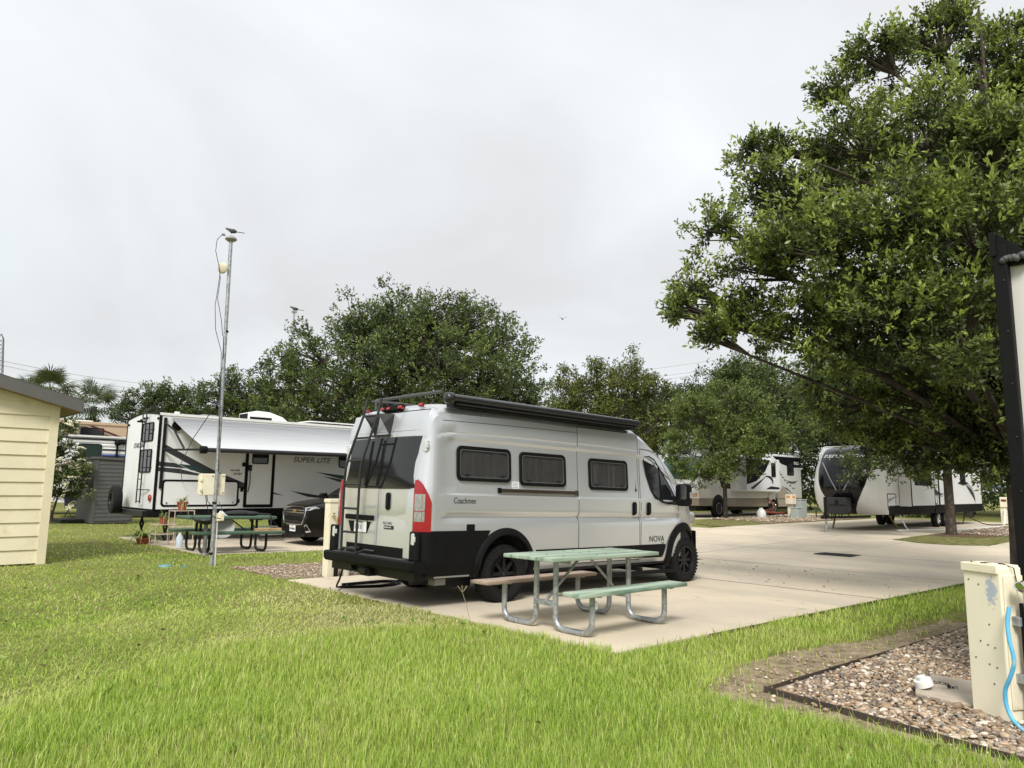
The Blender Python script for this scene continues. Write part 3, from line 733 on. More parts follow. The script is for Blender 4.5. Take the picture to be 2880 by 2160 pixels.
# hinges
for y, z in ((0.115, 1.965), (0.10, 0.84), (1.94, 1.965), (1.965, .84)):
    bb_ = MB(); p = rpt(y, z, .02 if z > 1 else .075)
    bb_.bb(p[0] - .012, p[0] + .03, y - .055, y + .02, z - .065, z + .065); bb_.cyl((p[0] - .012, y - .03, z - .07), (p[0] - .012, y - .03, z + .07), .014, n=8); bb_.bb(p[0] - .018, p[0] + .02, y - .075, y - .02, z - .03, z + .03)
    bb_.build("hinge", mat("satin_silver", (.72, .73, .73), .3, metal=.5), van, bevel=.005)
# tail lamps wrap the corner
def tail(mirror):
    F = (lambda p: p) if not mirror else (lambda p: (p[0], VW - p[1], p[2]))
    def cpt(u, z, off):
        """u<0 runs along the rear face, u>0 along the side, from the corner"""
        P0 = Vector((xr(z) + 0.0, 0.155, 0)); P1 = Vector((xr(z) + .035, 0.06, 0)); P2 = Vector((0.145, ins(.145, min(z, 1.5)), 0))
        t = (u + 1) / 2; p = P0.lerp(P1, min(1, t * 2)) if t < .5 else P1.lerp(P2, t * 2 - 1)
        nn_ = Vector((-1, -.35, 0)).normalized() if t < .5 else Vector((-.45, -1, 0)).normalized()
        return F((p.x + nn_.x * off, p.y + nn_.y * off, z))
    def panel(name, u0, u1, z0, z1, off, mt, par, topcut=0.0):
        bb_ = MB(); rows = []
        for i in range(9):
            u = u0 + (u1 - u0) * i / 8
            zc = z1 - topcut * (max(0, (u - u0) / (u1 - u0) - .12) / .88) ** 1.9
            rows.append([cpt(u, z0 + (zc - z0) * j / 8, off) for j in range(9)])
        bb_.grid(rows); e = [r[0] for r in rows] + rows[-1][1:] + [r[-1] for r in rows[-2::-1]] + rows[0][-2:0:-1]
        m_ = len(e); mid = [Vector(p) + (Vector(F((.3, 1, p[2]))) - Vector(p)).normalized() * .03 for p in e]
        bb_.add(e + mid, [(i, (i + 1) % m_, m_ + (i + 1) % m_, m_ + i) for i in range(m_)])
        return bb_.build(name, mt, par, smooth=35)
    o = panel("tail_lamp", -1, 1, 0.925, 1.545, .016, red_lens, van, topcut=.27)
    panel("reverse_lens", -.9, .30, 1.175, 1.375, .0185, clear_lens, o); panel("signal_lens", -.9, .30, 1.045, 1.165, .0185, clear_lens, o)
    panel("fog_lens", -.9, .85, .945, 1.03, .0175, red_lens, o)
tail(False); tail(True)
# bumper with step
bb_ = MB()
rows = []
sec = [(-.01, .585), (-.135, .585), (-.155, .57), (-.15, .49), (-.12, .455), (.05, .44)]
Yb = [(-.012, .06), (.03, .0), (.15, -.005), (.6, -.012), (1.02, -.015), (1.45, -.012), (1.9, -.005), (2.02, .0), (2.062, .06)]
for y, dxx in Yb: rows.append([(px + dxx, y, pz) for px, pz in sec])
bb_.grid(rows); bb_.add(rows[0], [tuple(range(6))]); bb_.add(rows[-1], [tuple(range(6))])
bm_ = bb_.build("bumper", black_plastic, van, smooth=30)
bb_ = MB(); bb_.bb(-.125, -.02, .2, 1.85, .586, .592); bb_.build("step_pad", mat("step_pad", (.05, .05, .05), .7, bump=.4, bscale=200), bm_)
for y in (0.02, 2.03):
    bb_ = MB(); bb_.box((-.048 if y < 1 else -.048, y + (.06 if y < 1 else -.06), .70), (.012, .05, .085)); bb_.build("reflector", red_lens, bm_, bevel=.004)
bb_ = MB(); bb_.bb(-.06, .0, -.0, .16, .58, .93); bb_.build("corner_post", black_plastic, van, bevel=.02); bb_ = MB(); bb_.bb(-.06, .0, VW - .16, VW, .58, .93); bb_.build("corner_post", black_plastic, van, bevel=.02)
bb_ = MB(); bb_.bb(-.10, .3, .95, 1.15, .33, .43); bb_.bb(-.14, -.05, .98, 1.12, .35, .42); bb_.bb(.1, .22, .6, 1.5, .34, .41); bb_.cyl((-.1, 1.4, .40), (.05, 1.4, .40), .035, n=10)
bb_.build("tow_hitch", black_metal, van, bevel=.006)
# ladder
lad = MB(); LD = [(1.33, 2.62, -.02), (1.335, 2.42, -.055), (1.47, 1.86, -.165), (1.515, 1.70, -.18), (1.53, 1.5, -.18), (1.565, 0.60, -.15)]
RD = [(0.985, 2.62, -.02), (0.99, 2.42, -.055), (1.10, 1.86, -.165), (1.135, 1.70, -.18), (1.15, 1.5, -.18), (1.20, 0.60, -.15)]
def lp_(P, z):
    for a, c_ in zip(P[:-1], P[1:]):
        if z >= c_[1]: t = (a[1] - z) / (a[1] - c_[1]); return (a[2] + (c_[2] - a[2]) * t, a[0] + (c_[0] - a[0]) * t, z)
    return (P[-1][2], P[-1][0], P[-1][1])
lo = bpy.data.objects.new("ladder", None); col.objects.link(lo); lo.parent = van
for P in (LD, RD):
    bb_ = MB(); bb_.tube([(p[2], p[0], p[1]) for p in P], .017, 8); bb_.build("ladder_rail", dark_metal, lo, smooth=50)
for z in (2.385, 2.09, 1.79, 1.48, 1.165, .86, .65):
    bb_ = MB(); bb_.cyl(lp_(LD, z), lp_(RD, z), .015, n=8); bb_.build("rung", dark_metal, lo, smooth=50)
for P in (LD, RD):
    a = lp_(P, 2.38); y = a[1]; bb_ = MB()
    bb_.add([(a[0], y, 2.41), (.13, y - .12, 2.41), (.10, y - .10, 2.12), (.075, y - .10, 2.12), (-.0, y - .06, 2.28)], [(0, 1, 2, 3, 4)]); bb_.build("ladder_bracket", dark_metal, lo)
bb_ = MB(); bb_.bb(.055, .085, .88, 1.30, 2.115, 2.14); bb_.build("ladder_stay", dark_metal, lo); bb_ = MB(); bb_.tube([lp_(LD, .62), (-.10, 1.42, .66), (-.03, 1.30, .66)], .013, 6); bb_.build("ladder_foot", dark_metal, lo); bb_ = MB(); bb_.tube([lp_(RD, .60), (-.1, 1.06, .65), (-.03, .95, .64)], .013, 6)
bb_.build("ladder_foot", dark_metal, lo)
# roof: awning, cross bar, air conditioner, solar
aw = MB(); aw.lathe([(0.0, .27), (.045, .27), (.070, .29), (.076, .32), (.076, .37), (.062, .39), (.062, 4.10), (.066, 4.12), (.062, 4.16), (.04, 4.18), (0.0, 4.18)], (0, -.015, 2.575), (1, 0, -.0005), 18)
awo = aw.build("roof_awning", mat("black_awning", (.014, .014, .015), .33, var=.15, coat=.3), van, smooth=40)
bb_ = MB(); bb_.bb(.42, 4.10, -.085, -.01, 2.498, 2.512); bb_.build("awning_lip", dark_metal, awo)
bb_ = MB()
bb_.bb(.40, 4.10, -.02, .125, 2.475, 2.545)
bb_.build("awning_bracket", black_metal, awo)
bb_ = MB(); bb_.tube([(.30, .10, 2.665), (.30, 1.62, 2.665)], .02, 8); bb_.tube([(.30, 1.62, 2.665), (.30, 1.62, 2.54)], .018, 8); bb_.tube([(.05, 1.33, 2.60), (.30, 1.52, 2.66)], .012, 6); bb_.box((.16, 1.2, 2.60), (.2, .2, .008)); bb_.tube([(.3, 1.62, 2.665), (4.0, 1.85, 2.665)], .018, 8)
bb_.build("roof_rack", mat("rack_alu", (.09, .09, .09), .4, metal=.3), van, smooth=50)
ac = MB(); ac.prism([(1.95, 2.57), (2.0, 2.69), (2.15, 2.745), (2.5, 2.755), (2.85, 2.70), (2.92, 2.57)], lambda p, q, t: (p, t, q), .62, 1.42)
ac.build("roof_air_conditioner", black_plastic, van, bevel=.03, smooth=40)
bb_ = MB(); bb_.prism([(1.30, 2.58), (1.35, 2.66), (1.65, 2.66), (1.7, 2.58)], lambda p, q, t: (p, t, q), .8, 1.25); bb_.build("roof_vent", black_plastic, van, bevel=.02)
# mirror
bb_ = MB(); bb_.prism(rrect(-.30, -.07, 1.29, 1.655, .06), lambda p, q, t: (t + .0 - .12 * (p + .18), p, q), 5.12, 5.27)
mr_ = bb_.build("mirror", black_plastic, van, bevel=.03, smooth=40)
bb_ = MB(); bb_.prism(rrect(-.28, -.09, 1.40, 1.635, .04), lambda p, q, t: (t, p, q), 5.118, 5.122); bb_.build("mirror_glass", chrome, mr_)
bb_ = MB(); bb_.bb(5.17, 5.24, -.08, .10, 1.36, 1.45); bb_.build("mirror_arm", black_plastic, mr_)
bb_ = MB(); bb_.bb(5.20, 5.26, -.312, -.29, 1.42, 1.52); bb_.build("mirror_signal", clear_lens, mr_, bevel=.008)
# windscreen, head lamps, front bumper
bb_ = MB()
bb_.grid([[(x, y, zt(x) + .006) for y in (0.42, .8, 1.25, 1.63)] for x in (4.62, 4.93, 5.2, 5.44)]); bb_.build("windscreen", dark_glass, van, smooth=40)
bb_ = MB(); bb_.grid([[(6.345 - .55 * ((y - VW / 2) / (VW / 2)) ** 4, y, z) for z in (.36, .5, .7, .86)] for y in [0.12 + i * (VW - .24) / 12 for i in range(13)]]); bb_.build("front_bumper", black_plastic, van, smooth=40)
for y in (.35, VW - .35):
    bb_ = MB(); bb_.box((6.1, y, 1.08), (.22, .22, .2)); bb_.build("head_lamp", clear_lens, van, bevel=.05)
# ------------------------------------------------------------------ picnic tables
green_wood = mat("weathered_green_paint", (0.15, 0.235, 0.17), 0.75, var=0.15, vscale=7, c2=(0.33, 0.40, 0.31), c2amt=0.8, c2scale=7, bump=0.5, bscale=40, stretch=(.12, 1.6, 1))
tan_wood = mat("weathered_tan_plank", (0.36, 0.27, 0.21), 0.8, var=0.18, vscale=9, c2=(0.26, 0.19, 0.15), c2amt=0.5, c2scale=8, bump=0.5, bscale=40, stretch=(.12, 1.6, 1))
def plank(x0, x1, y0, y1, z0, z1, mt, parent, name="plank"):
    bb_ = MB(); nseg = 8; rows = []
    for i in range(nseg + 1):
        x = x0 + (x1 - x0) * i / nseg; j = random.uniform(-.003, .003)
        rows.append([(x, y0 + j, z1), (x, y1 + j, z1 + random.uniform(-.002, .002)), (x, y1 + j, z0), (x, y0 + j, z0), (x, y0 + j, z1)])
    bb_.grid(rows); bb_.add(rows[0][:4], [(0, 1, 2, 3)]); bb_.add(rows[-1][:4], [(0, 1, 2, 3)])
    return bb_.build(name, mt, parent, bevel=.006, smooth=30)
def jleg(x, s_, mt, parent, r=.030, yin=.14, yout=.635, zt_=.70, zs=.405, br=.125):
    P = [(x, s_ * yin, zt_), (x, s_ * yin, br + r)]
    for i in range(1, 7):
        a = R(90 * i / 6); P.append((x, s_ * (yin + br - br * math.cos(a)), r + br - br * math.sin(a)))
    for i in range(0, 7):
        a = R(90 * i / 6); P.append((x, s_ * (yout - br + br * math.sin(a)), r + br - br * math.cos(a)))
    P.append((x, s_ * yout, zs))
    bb_ = MB(); bb_.tube(P, r, 12); return bb_.build("leg", mt, parent, smooth=60)
tb = thing("picnic_table", "picnic table with faded green planks, one tan bench and galvanised legs beside the van", "picnic table", (1.081, -1.634, gz(1.08) + .017), 0.0155, tilt=.015)
for i in range(3): plank(-.915, .915, -.363 + i * .244, -.363 + i * .244 + .231, .722, .762, green_wood, tb, "table_plank")
tag(plank(-.935, .895, -.76, -.515, .412, .452, green_wood, tb, "bench_plank"), "faded green bench plank")
tag(plank(-.99, .85, .515, .76, .412, .452, tan_wood, tb, "bench_plank"), "weathered tan bench plank")
for x in (-.62, .62):
    for s_ in (-1, 1): jleg(x, s_, galv, tb)
    bb_ = MB(); bb_.bb(x - .02, x + .02, -.33, .33, .692, .722); bb_.build("top_bracket", galv, tb)
    bb_ = MB(); bb_.bb(x - .034, x + .034, -.14, .14, .245, .295); bb_.build("cross_bar", galv, tb, bevel=.004)
    for s_ in (-1, 1):
        bb_ = MB(); bb_.bb(x - .025, x + .025, s_ * .54, s_ * .74, .400, .412); bb_.build("bench_bracket", galv, tb)
    bb_ = MB(); bb_.tube([(x, 0, .285), (x * .12, 0, .71)], .016, 10); bb_.build("brace", galv, tb, smooth=60)
for i in range(3):
    for x in (-.62, -.08, .08, .62):
        bb_ = MB(); bb_.cyl((x, -.245 + i * .244, .761), (x, -.245 + i * .244, .7655), .011, n=8); bb_.build("bolt", dark_metal, tb)
bb_ = MB(); bb_.bb(.585 - 1.2, .615 - 1.2 + .004, -.672, -.668 + .004, .28, .36); bb_.build("sticker", print_white, tb)

coat_green = mat("green_coated_metal", (0.065, 0.115, 0.075), 0.55, var=0.12, vscale=9, bump=.15, bscale=90)
t2 = thing("picnic_table", "dark green coated picnic table with black legs on the pad by the galvanised pole", "picnic table", (1.36, 9.12, gz(1.3) + .016), 0.0, tilt=.015)
bb_ = MB(); bb_.bb(-.98, .98, -.38, .38, .70, .765); bb_.build("table_top", coat_green, t2, bevel=.018)
for s_ in (-1, 1):
    bb_ = MB(); bb_.bb(-.98, .98, s_ * .82, s_ * .53, .40, .46); bb_.build("bench", coat_green, t2, bevel=.016)
for x in (-.62, .62):
    for s_ in (-1, 1): jleg(x, s_, black_metal, t2, r=.028, yin=.12, yout=.66)
    bb_ = MB(); bb_.bb(x - .025, x + .025, -.36, .36, .672, .70); bb_.build("top_bracket", black_metal, t2)
    bb_ = MB(); bb_.tube([(x, 0, .30), (x * .12, 0, .69)], .014, 8); bb_.build("brace", black_metal, t2, smooth=60)
# things on and around that table
bb_ = MB()
for (c, r_) in (((1.62, 9.15, .81), (.34, .2, .07)), ((1.85, 9.1, .80), (.22, .16, .055)), ((1.45, 9.2, .80), (.16, .17, .06))): bb_.ball(c, r_, 16, 8)
bb_.tube([(2.0, 9.0, .80), (2.18, 8.78, .79), (2.2, 8.73, .70), (2.2, 8.72, .55)], .02, 6)
tag(bb_.build("jacket", mat("black_cloth", (.018, .018, .02), .85, var=.2, bump=.4, bscale=30), smooth=60), "black jacket lying on the dark green picnic table", "jacket")
bb_ = MB(); rows = []
for i in range(9): rows.append([(1.10 + .035 * i + random.uniform(-.01, .01), 8.98 + .035 * j, .772 + gz(1.2) + .05 * max(0, math.sin(i * .7) * math.sin(j * .8 + .4)) + .10 * math.exp(-((i - 3) ** 2 + (j - 3) ** 2) / 6)) for j in range(8)])
bb_.grid(rows); tag(bb_.build("towel", mat("white_cloth", (.75, .76, .78), .85), smooth=60), "crumpled white towel on the dark green picnic table", "towel")
bb_ = MB(); bb_.bb(1.72, 2.28, 8.34, 8.50, .432, .505); tag(bb_.build("wood_block", mat("cut_timber", (.42, .28, .15), .8, var=.2, c2=(.3, .2, .11), c2scale=10), bevel=.006), "cut timber block on the bench of the dark green table", "wood block")
dish = MB(); dish.lathe([(0.0, 0.0), (.10, .012), (.18, .04), (.25, .085), (.24, .09), (.16, .045), (0, .012)], (1.20, 8.95, .50), (-.35, -.85, .30), 28)
tag(dish.build("satellite_dish", mat("dish_grey", (.33, .33, .31), .55, var=.12), smooth=50), "round off-white dish leaning below the dark green table", "dish")
# fire bowl on a post, in front of the table
fb = thing("grill_bowl", "shallow dark bowl on a post in front of the dark green table", "grill", (0.62, 8.35, 0))
bb_ = MB(); bb_.cyl((0, 0, 0), (0, 0, .62), .04, n=12); bb_.cyl((0, 0, 0), (0, 0, .05), .08, .05, n=12); bb_.build("post", mat("grey_post", (.16, .16, .16), .6, metal=.3, var=.2), fb, smooth=50)
bb_ = MB(); bb_.lathe([(.04, .62), (.16, .65), (.27, .72), (.265, .73), (.15, .665), (0, .64)], (0, 0, 0), (0, 0, 1), 24); bb_.build("bowl", dark_metal, fb, smooth=50)
bb_ = MB(); bb_.tube([(-.27, 0, .72), (-.3, .02, .80), (-.22, .0, .84)], .008, 6); bb_.cyl((.10, 0, .70), (.10, 0, .80), .025, n=10); bb_.build("fittings", black_metal, fb, smooth=50)
# plants
pot_m = mat("terracotta", (.30, .085, .045), .8, var=.12)
spider = mat("strap_leaf", (.22, .28, .07), .5, var=.25, vscale=5)
def strap_leaf(mb, o, az, ln_, lift, droop, wd, k=0):
    P = []; 
    for i in range(7):
        t = i / 6; r_ = ln_ * t; z = lift * t - droop * t * t; w_ = wd * (1 - t) ** .6 * (0.5 + min(.5, t * 3))
        c, s_ = math.cos(az), math.sin(az); P.append(((o[0] + c * r_ - s_ * w_, o[1] + s_ * r_ + c * w_, o[2] + z), (o[0] + c * r_ + s_ * w_, o[1] + s_ * r_ - c * w_, o[2] + z)))
    mb.grid(P, k)
def pot_plant(name, loc, pr, ph, nl, ln_, label, wd=.012, lift=.35, droop=.4, leafm=spider):
    e = thing(name, label, "plant", loc)
    bb_ = MB(); bb_.lathe([(0, 0), (pr * .75, 0), (pr, ph * .8), (pr * 1.1, ph * .8), (pr * 1.12, ph), (pr * .98, ph), (pr * .95, ph * .9), (0, ph * .9)], (0, 0, 0), (0, 0, 1), 20); bb_.build("pot", pot_m, e, smooth=35)
    bb_ = MB()
    for i in range(nl): strap_leaf(bb_, (0, 0, ph * .9), random.uniform(0, 6.28), ln_ * random.uniform(.6, 1.1), lift * random.uniform(.6, 1.3), droop * random.uniform(.5, 1.3), wd)
    bb_.build("leaves", leafm, e, fix=False)
    return e
stand_m = mat("rusty_white_rack", (.52, .44, .36), .7, var=.2, c2=(.28, .15, .08), c2amt=.35, c2scale=12)
def plant_stand(loc, wx, wy, h, label):
    e = thing("plant_stand", label, "plant stand", loc, group=None)
    for x in (-wx, wx):
        for y in (-wy, wy):
            bb_ = MB(); bb_.cyl((x, y, 0), (x, y, h), .012, n=6); bb_.build("leg", stand_m, e)
    for z in (h, h * .55):
        bb_ = MB()
        for i in range(8): bb_.bb(-wx, wx, -wy + i * wy / 3.5 - .008, -wy + i * wy / 3.5 + .008, z - .006, z + .006)
        for s_ in (-1, 1): bb_.bb(s_ * wx - .01, s_ * wx + .01, -wy, wy, z - .012, z + .012)
        bb_.build("shelf", stand_m, e)
    return e
plant_stand((1.02, 11.0, -.015), .22, .2, .83, "rusty white wire plant stand holding a pot by the trailer")
plant_stand((0.72, 11.3, -.01), .22, .2, .50, "low rusty wire plant stand beside the trailer's jack")
pot_plant("potted_plant", (1.02, 11.0, .825), .115, .2, 34, .30, "spiky plant in a terracotta pot on the tall wire stand")
pot_plant("potted_plant", (0.72, 11.3, .50), .09, .15, 24, .2, "small plant in a terracotta pot on the low wire stand")
pot_plant("potted_plant", (0.55, 12.1, 0.0), .18, .14, 60, .62, "arching spider plant in a low pot on the grass by the trailer", wd=.018, lift=.55, droop=.65)
bb_ = MB(); bb_.lathe([(0, 0), (.07, 0), (.075, .03), (.075, .22), (.03, .30), (.03, .33), (0, .33)], (0.86, 10.55, 0), (0, 0, 1), 14)
tag(bb_.build("water_jug", mat("pale_plastic", (.55, .62, .68), .25, var=.1), smooth=40), "pale plastic water jug below the wire plant stand", "jug")
# ------------------------------------------------------------------ pole with antenna
pole = thing("antenna_pole", "tall galvanised pole with cream junction box rising from the lawn", "pole", (-0.03, 6.30, 0))
bb_ = MB(); bb_.tube([(0.02, 0, -.1), (0.0, 0, 3.0), (-.03, 0, 6.16)], .034, 14); bb_.build("shaft", galv, pole, smooth=60)
bb_ = MB(); bb_.tube([(.085, .01, 0), (.075, .01, .80)], .017, 8); bb_.build("conduit", white_plastic, pole, smooth=60)
bb_ = MB(); bb_.bb(-.25, .17, .045, .20, 1.27, 1.63); jb_ = bb_.build("junction_box", cream, pole, bevel=.012)
bb_ = MB(); bb_.bb(-.265, .185, .03, .06, 1.255, 1.645); bb_.build("box_lid", cream, jb_, bevel=.012)
for z in (1.36, 1.53):
    bb_ = MB(); bb_.bb(-.275, -.235, .012, .035, z - .025, z + .025); bb_.build("hinge", cream, jb_, bevel=.004)
for x, z in ((-.22, 1.30), (-.05, 1.60), (.15, 1.30), (.15, 1.60)):
    bb_ = MB(); bb_.cyl((x, .032, z), (x, .024, z), .012, n=8); bb_.build("screw", dark_metal, jb_)
bb_ = MB(); bb_.bb(.03, .16, -.02, .07, .79, .93); bb_.build("outlet_box", cream, pole, bevel=.01)
bb_ = MB(); bb_.bb(.10, .175, -.05, -.02, .80, .94); bb_.build("outlet_cover", cream, pole, bevel=.006)
for z in (.22, 1.12, 4.3):
    bb_ = MB(); bb_.lathe([(.036, -.02), (.04, -.018), (.04, .018), (.036, .02)], (0, 0, z), (0, 0, 1), 14); bb_.build("strap", black_metal, pole)
bb_ = MB(); bb_.lathe([(0, -.012), (.08, -.008), (.105, .008), (.107, .012), (.09, .014), (0, .002)], (-.155, 0, 5.5), (.8, .5, .1), 22); bb_.cyl((-.14, 0, 5.5), (-.02, 0, 5.5), .012, n=8); bb_.build("dish", mat("pale_yellow_plastic", (.58, .53, .38), .5), pole, smooth=50)
bb_ = MB(); bb_.lathe([(.0, .05), (.06, .045), (.10, .02), (.11, -.01), (.07, -.045), (0.03, -.05)], (-.03, .0, 6.10), (0, 0, 1), 16); bb_.cyl((-.2, 0, 6.15), (-.15, 0, 6.15), .025, n=8); bb_.build("antenna_mount", mat("grey_bracket", (.26, .25, .22), .6, var=.2), pole, smooth=50)
bb_ = MB()
bb_.tube([(-.2, 0, 6.15), (-.29, 0, 6.02), (-.30, 0, 5.8), (-.22, .02, 5.55), (-.17, .02, 5.3), (-.2, .01, 4.9), (-.1, .01, 4.5), (-.06, .0, 4.2)], .006, 5)
bb_.tube([(-.19, 0, 5.4), (-.22, 0, 5.0), (-.24, 0, 4.75), (-.20, 0, 4.3), (-.07, -.01, 3.9), (-.05, -.04, 3.2), (-.02, -.04, 2.4), (.02, -.04, 1.7)], .006, 5)
bb_.tube([(-.15, .05, 1.27), (-.16, -.05, 1.1), (-.13, -.12, .95), (-.02, -.12, .86), (.10, -.07, .84)], .008, 5)
bb_.tube([(-.13, .05, 1.27), (-.14, -.04, 1.15), (-.02, -.08, 1.0), (.25, .4, .9), (.55, 1.0, .95), (.7, 1.6, 1.1)], .007, 5)
bb_.tube([(-.045, -.01, 4.2), (-.04, -.03, 3.8), (.05, .3, 3.0), (.25, 2.0, 2.4), (.9, 4.6, 1.9), (1.5, 6.18, 1.5)], .008, 5)
bb_.build("cable", black_metal, pole, smooth=60)
def bird(loc, az, s_, label, name="bird"):
    e = thing(name, label, "bird", loc, az, group=None)
    bb_ = MB(); bb_.lathe([(0, -.11), (.02, -.10), (.04, -.05), (.045, 0), (.038, .05), (.026, .085), (.028, .105), (.024, .125), (.006, .14), (.004, .165), (0, .167)], (0, 0, .07), (.92, 0, .38), 12)
    b0 = bb_.build("body", mat("grey_feather", (.10, .095, .09), .8, var=.3, vscale=40), e, smooth=60)
    bb_ = MB(); bb_.box((-.19, 0, .035), (.2, .03, .008), 0, Matrix.Rotation(-.12, 3, 'Y')); bb_.build("tail", mat("dark_feather", (.05, .05, .05), .8), e)
    for y in (-.04, .04):
        bb_ = MB(); bb_.ball((-.03, y, .06), (.085, .014, .04), 10, 6); bb_.build("wing", mat("dark_feather", (.05, .05, .05), .8), e, smooth=60)
    bb_ = MB(); bb_.cyl((0, -.015, .04), (0, -.015, -.005), .004, n=5); bb_.cyl((0, .015, .04), (0, .015, -.005), .004, n=5); bb_.build("legs", mat("dark_feather", (.05, .05, .05), .8), e)
    e.scale = (s_, s_, s_); return e
bird((-.06, 6.30, 6.205), R(140), .85, "small grey bird perched on top of the galvanised pole")
# turquoise valve lids in the lawn
teal = mat("turquoise_plastic", (.14, .30, .30), .5, var=.1)
bb_ = MB(); bb_.lathe([(0, .03), (.11, .026), (.12, .0)], (-.68, 6.68, .0), (0, 0, 1), 20); tag(bb_.build("valve_lid", teal, smooth=40), "large turquoise valve lid set in the lawn", "valve lid")
bb_ = MB(); bb_.lathe([(0, .03), (.06, .028), (.065, .0)], (-.45, 6.42, .0), (0, 0, 1), 16); tag(bb_.build("valve_lid", teal, smooth=40), "small turquoise valve lid nearest the galvanised pole", "valve lid")
bb_ = MB(); bb_.cyl((3.4, 8.3, -.05), (3.4, 8.3, .12), .012, n=6); bb_.lathe([(0, .3), (.07, .27), (.05, .25), (.05, .22), (.08, .21), (.05, .19), (.05, .16), (.08, .15), (.03, .12), (0, .12)], (3.4, 8.3, -.05), (0, 0, 1), 14)
tag(bb_.build("garden_light", mat("grey_lamp", (.3, .3, .29), .5, metal=.3), smooth=35), "small grey garden light in front of the dark SUV", "garden light")
# ------------------------------------------------------------------ yellow shed
yellow = mat("yellow_siding", (0.70, 0.63, 0.445), 0.6, var=0.06, vscale=2, bump=.1, bscale=60, orand=.035, c2=(.60, .52, .34), c2amt=.18, c2scale=3)
fascia_m = mat("grey_fascia", (0.105, 0.10, 0.094), 0.5, var=0.08)
shed = thing("shed", "pale yellow clapboard shed with a grey roof edge", "shed", (0, 8.26, 0))
SX0, SX1, RX = -6.9, -2.22, -4.56
def rz_(x): return 2.80 + 0.262 * (min(x, 2 * RX - x) * -1 + SX1) * 1.0 if False else 2.82 + 0.262 * ((SX1 - x) if x > RX else (x - SX0))
bb_ = MB(); bb_.prism([(SX0, .02), (SX1 - .02, .02), (SX1 - .02, 2.8), (RX, rz_(RX) - .05), (SX0, 2.8)], lambda p, q, t: (p, t, q), .03, 3.2); bb_.build("wall", yellow, shed)
z = 0.03
while z < 3.3:
    h = .238; zz = z + h + .012
    # clip board to the gable
    x0, x1 = SX0 + .14, SX1 - .145
    if zz > 2.8: x1 = min(x1, SX1 - (z - 2.82) / .262 - .05) if z > 2.82 else x1; x0 = SX0 + (SX1 - x1)
    if x1 - x0 > .3:
        bb_ = MB(); bb_.add([(x0, -.012, z), (x1, -.012, z), (x1, .012, z + h + .01), (x0, .012, z + h + .01), (x0, .03, z), (x1, .03, z), (x1, .03, z + h + .01), (x0, .03, z + h + .01)], [(0, 1, 2, 3), (4, 7, 6, 5), (0, 4, 5, 1), (3, 2, 6, 7), (0, 3, 7, 4), (1, 5, 6, 2)])
        bb_.build("siding_board", yellow, shed)
    z += h
for x in (SX1 - .145, SX0):
    bb_ = MB(); bb_.bb(x, x + .145, -.026, .03, .0, 2.86); bb_.build("corner_trim", yellow, shed, bevel=.003)
soffit = mat("brown_soffit", (0.22, 0.16, 0.085), 0.7, var=.1)
roof_m = mat("grey_metal_roof", (0.13, 0.125, 0.12), 0.5, metal=.2)
for sg in (1, -1):
    fx = lambda x: x if sg > 0 else 2 * RX - x
    ex = SX1 + .30
    bb_ = MB(); bb_.add([(fx(ex), -.26, 2.82 - .079 + .20), (fx(RX), -.26, rz_(RX) + .20), (fx(RX), 3.4, rz_(RX) + .20), (fx(ex), 3.4, 2.741 + .20), (fx(ex), -.26, 2.741), (fx(RX), -.26, rz_(RX)), (fx(RX), 3.4, rz_(RX)), (fx(ex), 3.4, 2.741)], [(0, 1, 2, 3), (4, 7, 6, 5), (0, 4, 5, 1), (3, 2, 6, 7), (0, 3, 7, 4), (1, 5, 6, 2)])
    ro = bb_.build("roof", soffit, shed)
    bb_ = MB(); bb_.add([(fx(ex + .02), -.285, 2.74 - .0 + .215), (fx(RX), -.285, rz_(RX) + .222), (fx(RX), -.262, rz_(RX) + .222), (fx(ex + .02), -.262, 2.955), (fx(ex + .02), -.285, 2.735), (fx(RX), -.285, rz_(RX) - .004), (fx(RX), -.262, rz_(RX) - .004), (fx(ex + .02), -.262, 2.735)], [(0, 1, 2, 3), (4, 7, 6, 5), (0, 4, 5, 1), (3, 2, 6, 7), (0, 3, 7, 4), (1, 5, 6, 2)])
    bb_.build("fascia", fascia_m, ro)
    bb_ = MB(); bb_.add([(fx(ex + .03), -.29, 2.735 + .226), (fx(RX), -.29, rz_(RX) + .23), (fx(RX), 3.42, rz_(RX) + .23), (fx(ex + .03), 3.42, 2.961), (fx(ex + .03), -.29, 2.955), (fx(RX), -.29, rz_(RX) + .224), (fx(RX), 3.42, rz_(RX) + .224), (fx(ex + .03), 3.42, 2.955)], [(0, 1, 2, 3), (4, 7, 6, 5), (0, 4, 5, 1), (3, 2, 6, 7), (0, 3, 7, 4), (1, 5, 6, 2)])
    bb_.build("roof_sheet", roof_m, ro)
    bb_ = MB(); bb_.bb(fx(ex + .002), fx(ex + .022), -.26, 3.4, 2.735, 2.95); bb_.build("eave_board", fascia_m, ro)
# ------------------------------------------------------------------ near power box with hose
tilt_ = math.atan2(-.24, -.12)
ped = thing("power_box", "cream power box with a peeling blue patch in the pebble bed", "power box", (0.67, -5.52, gz(.6)), tilt_ + 0.0)
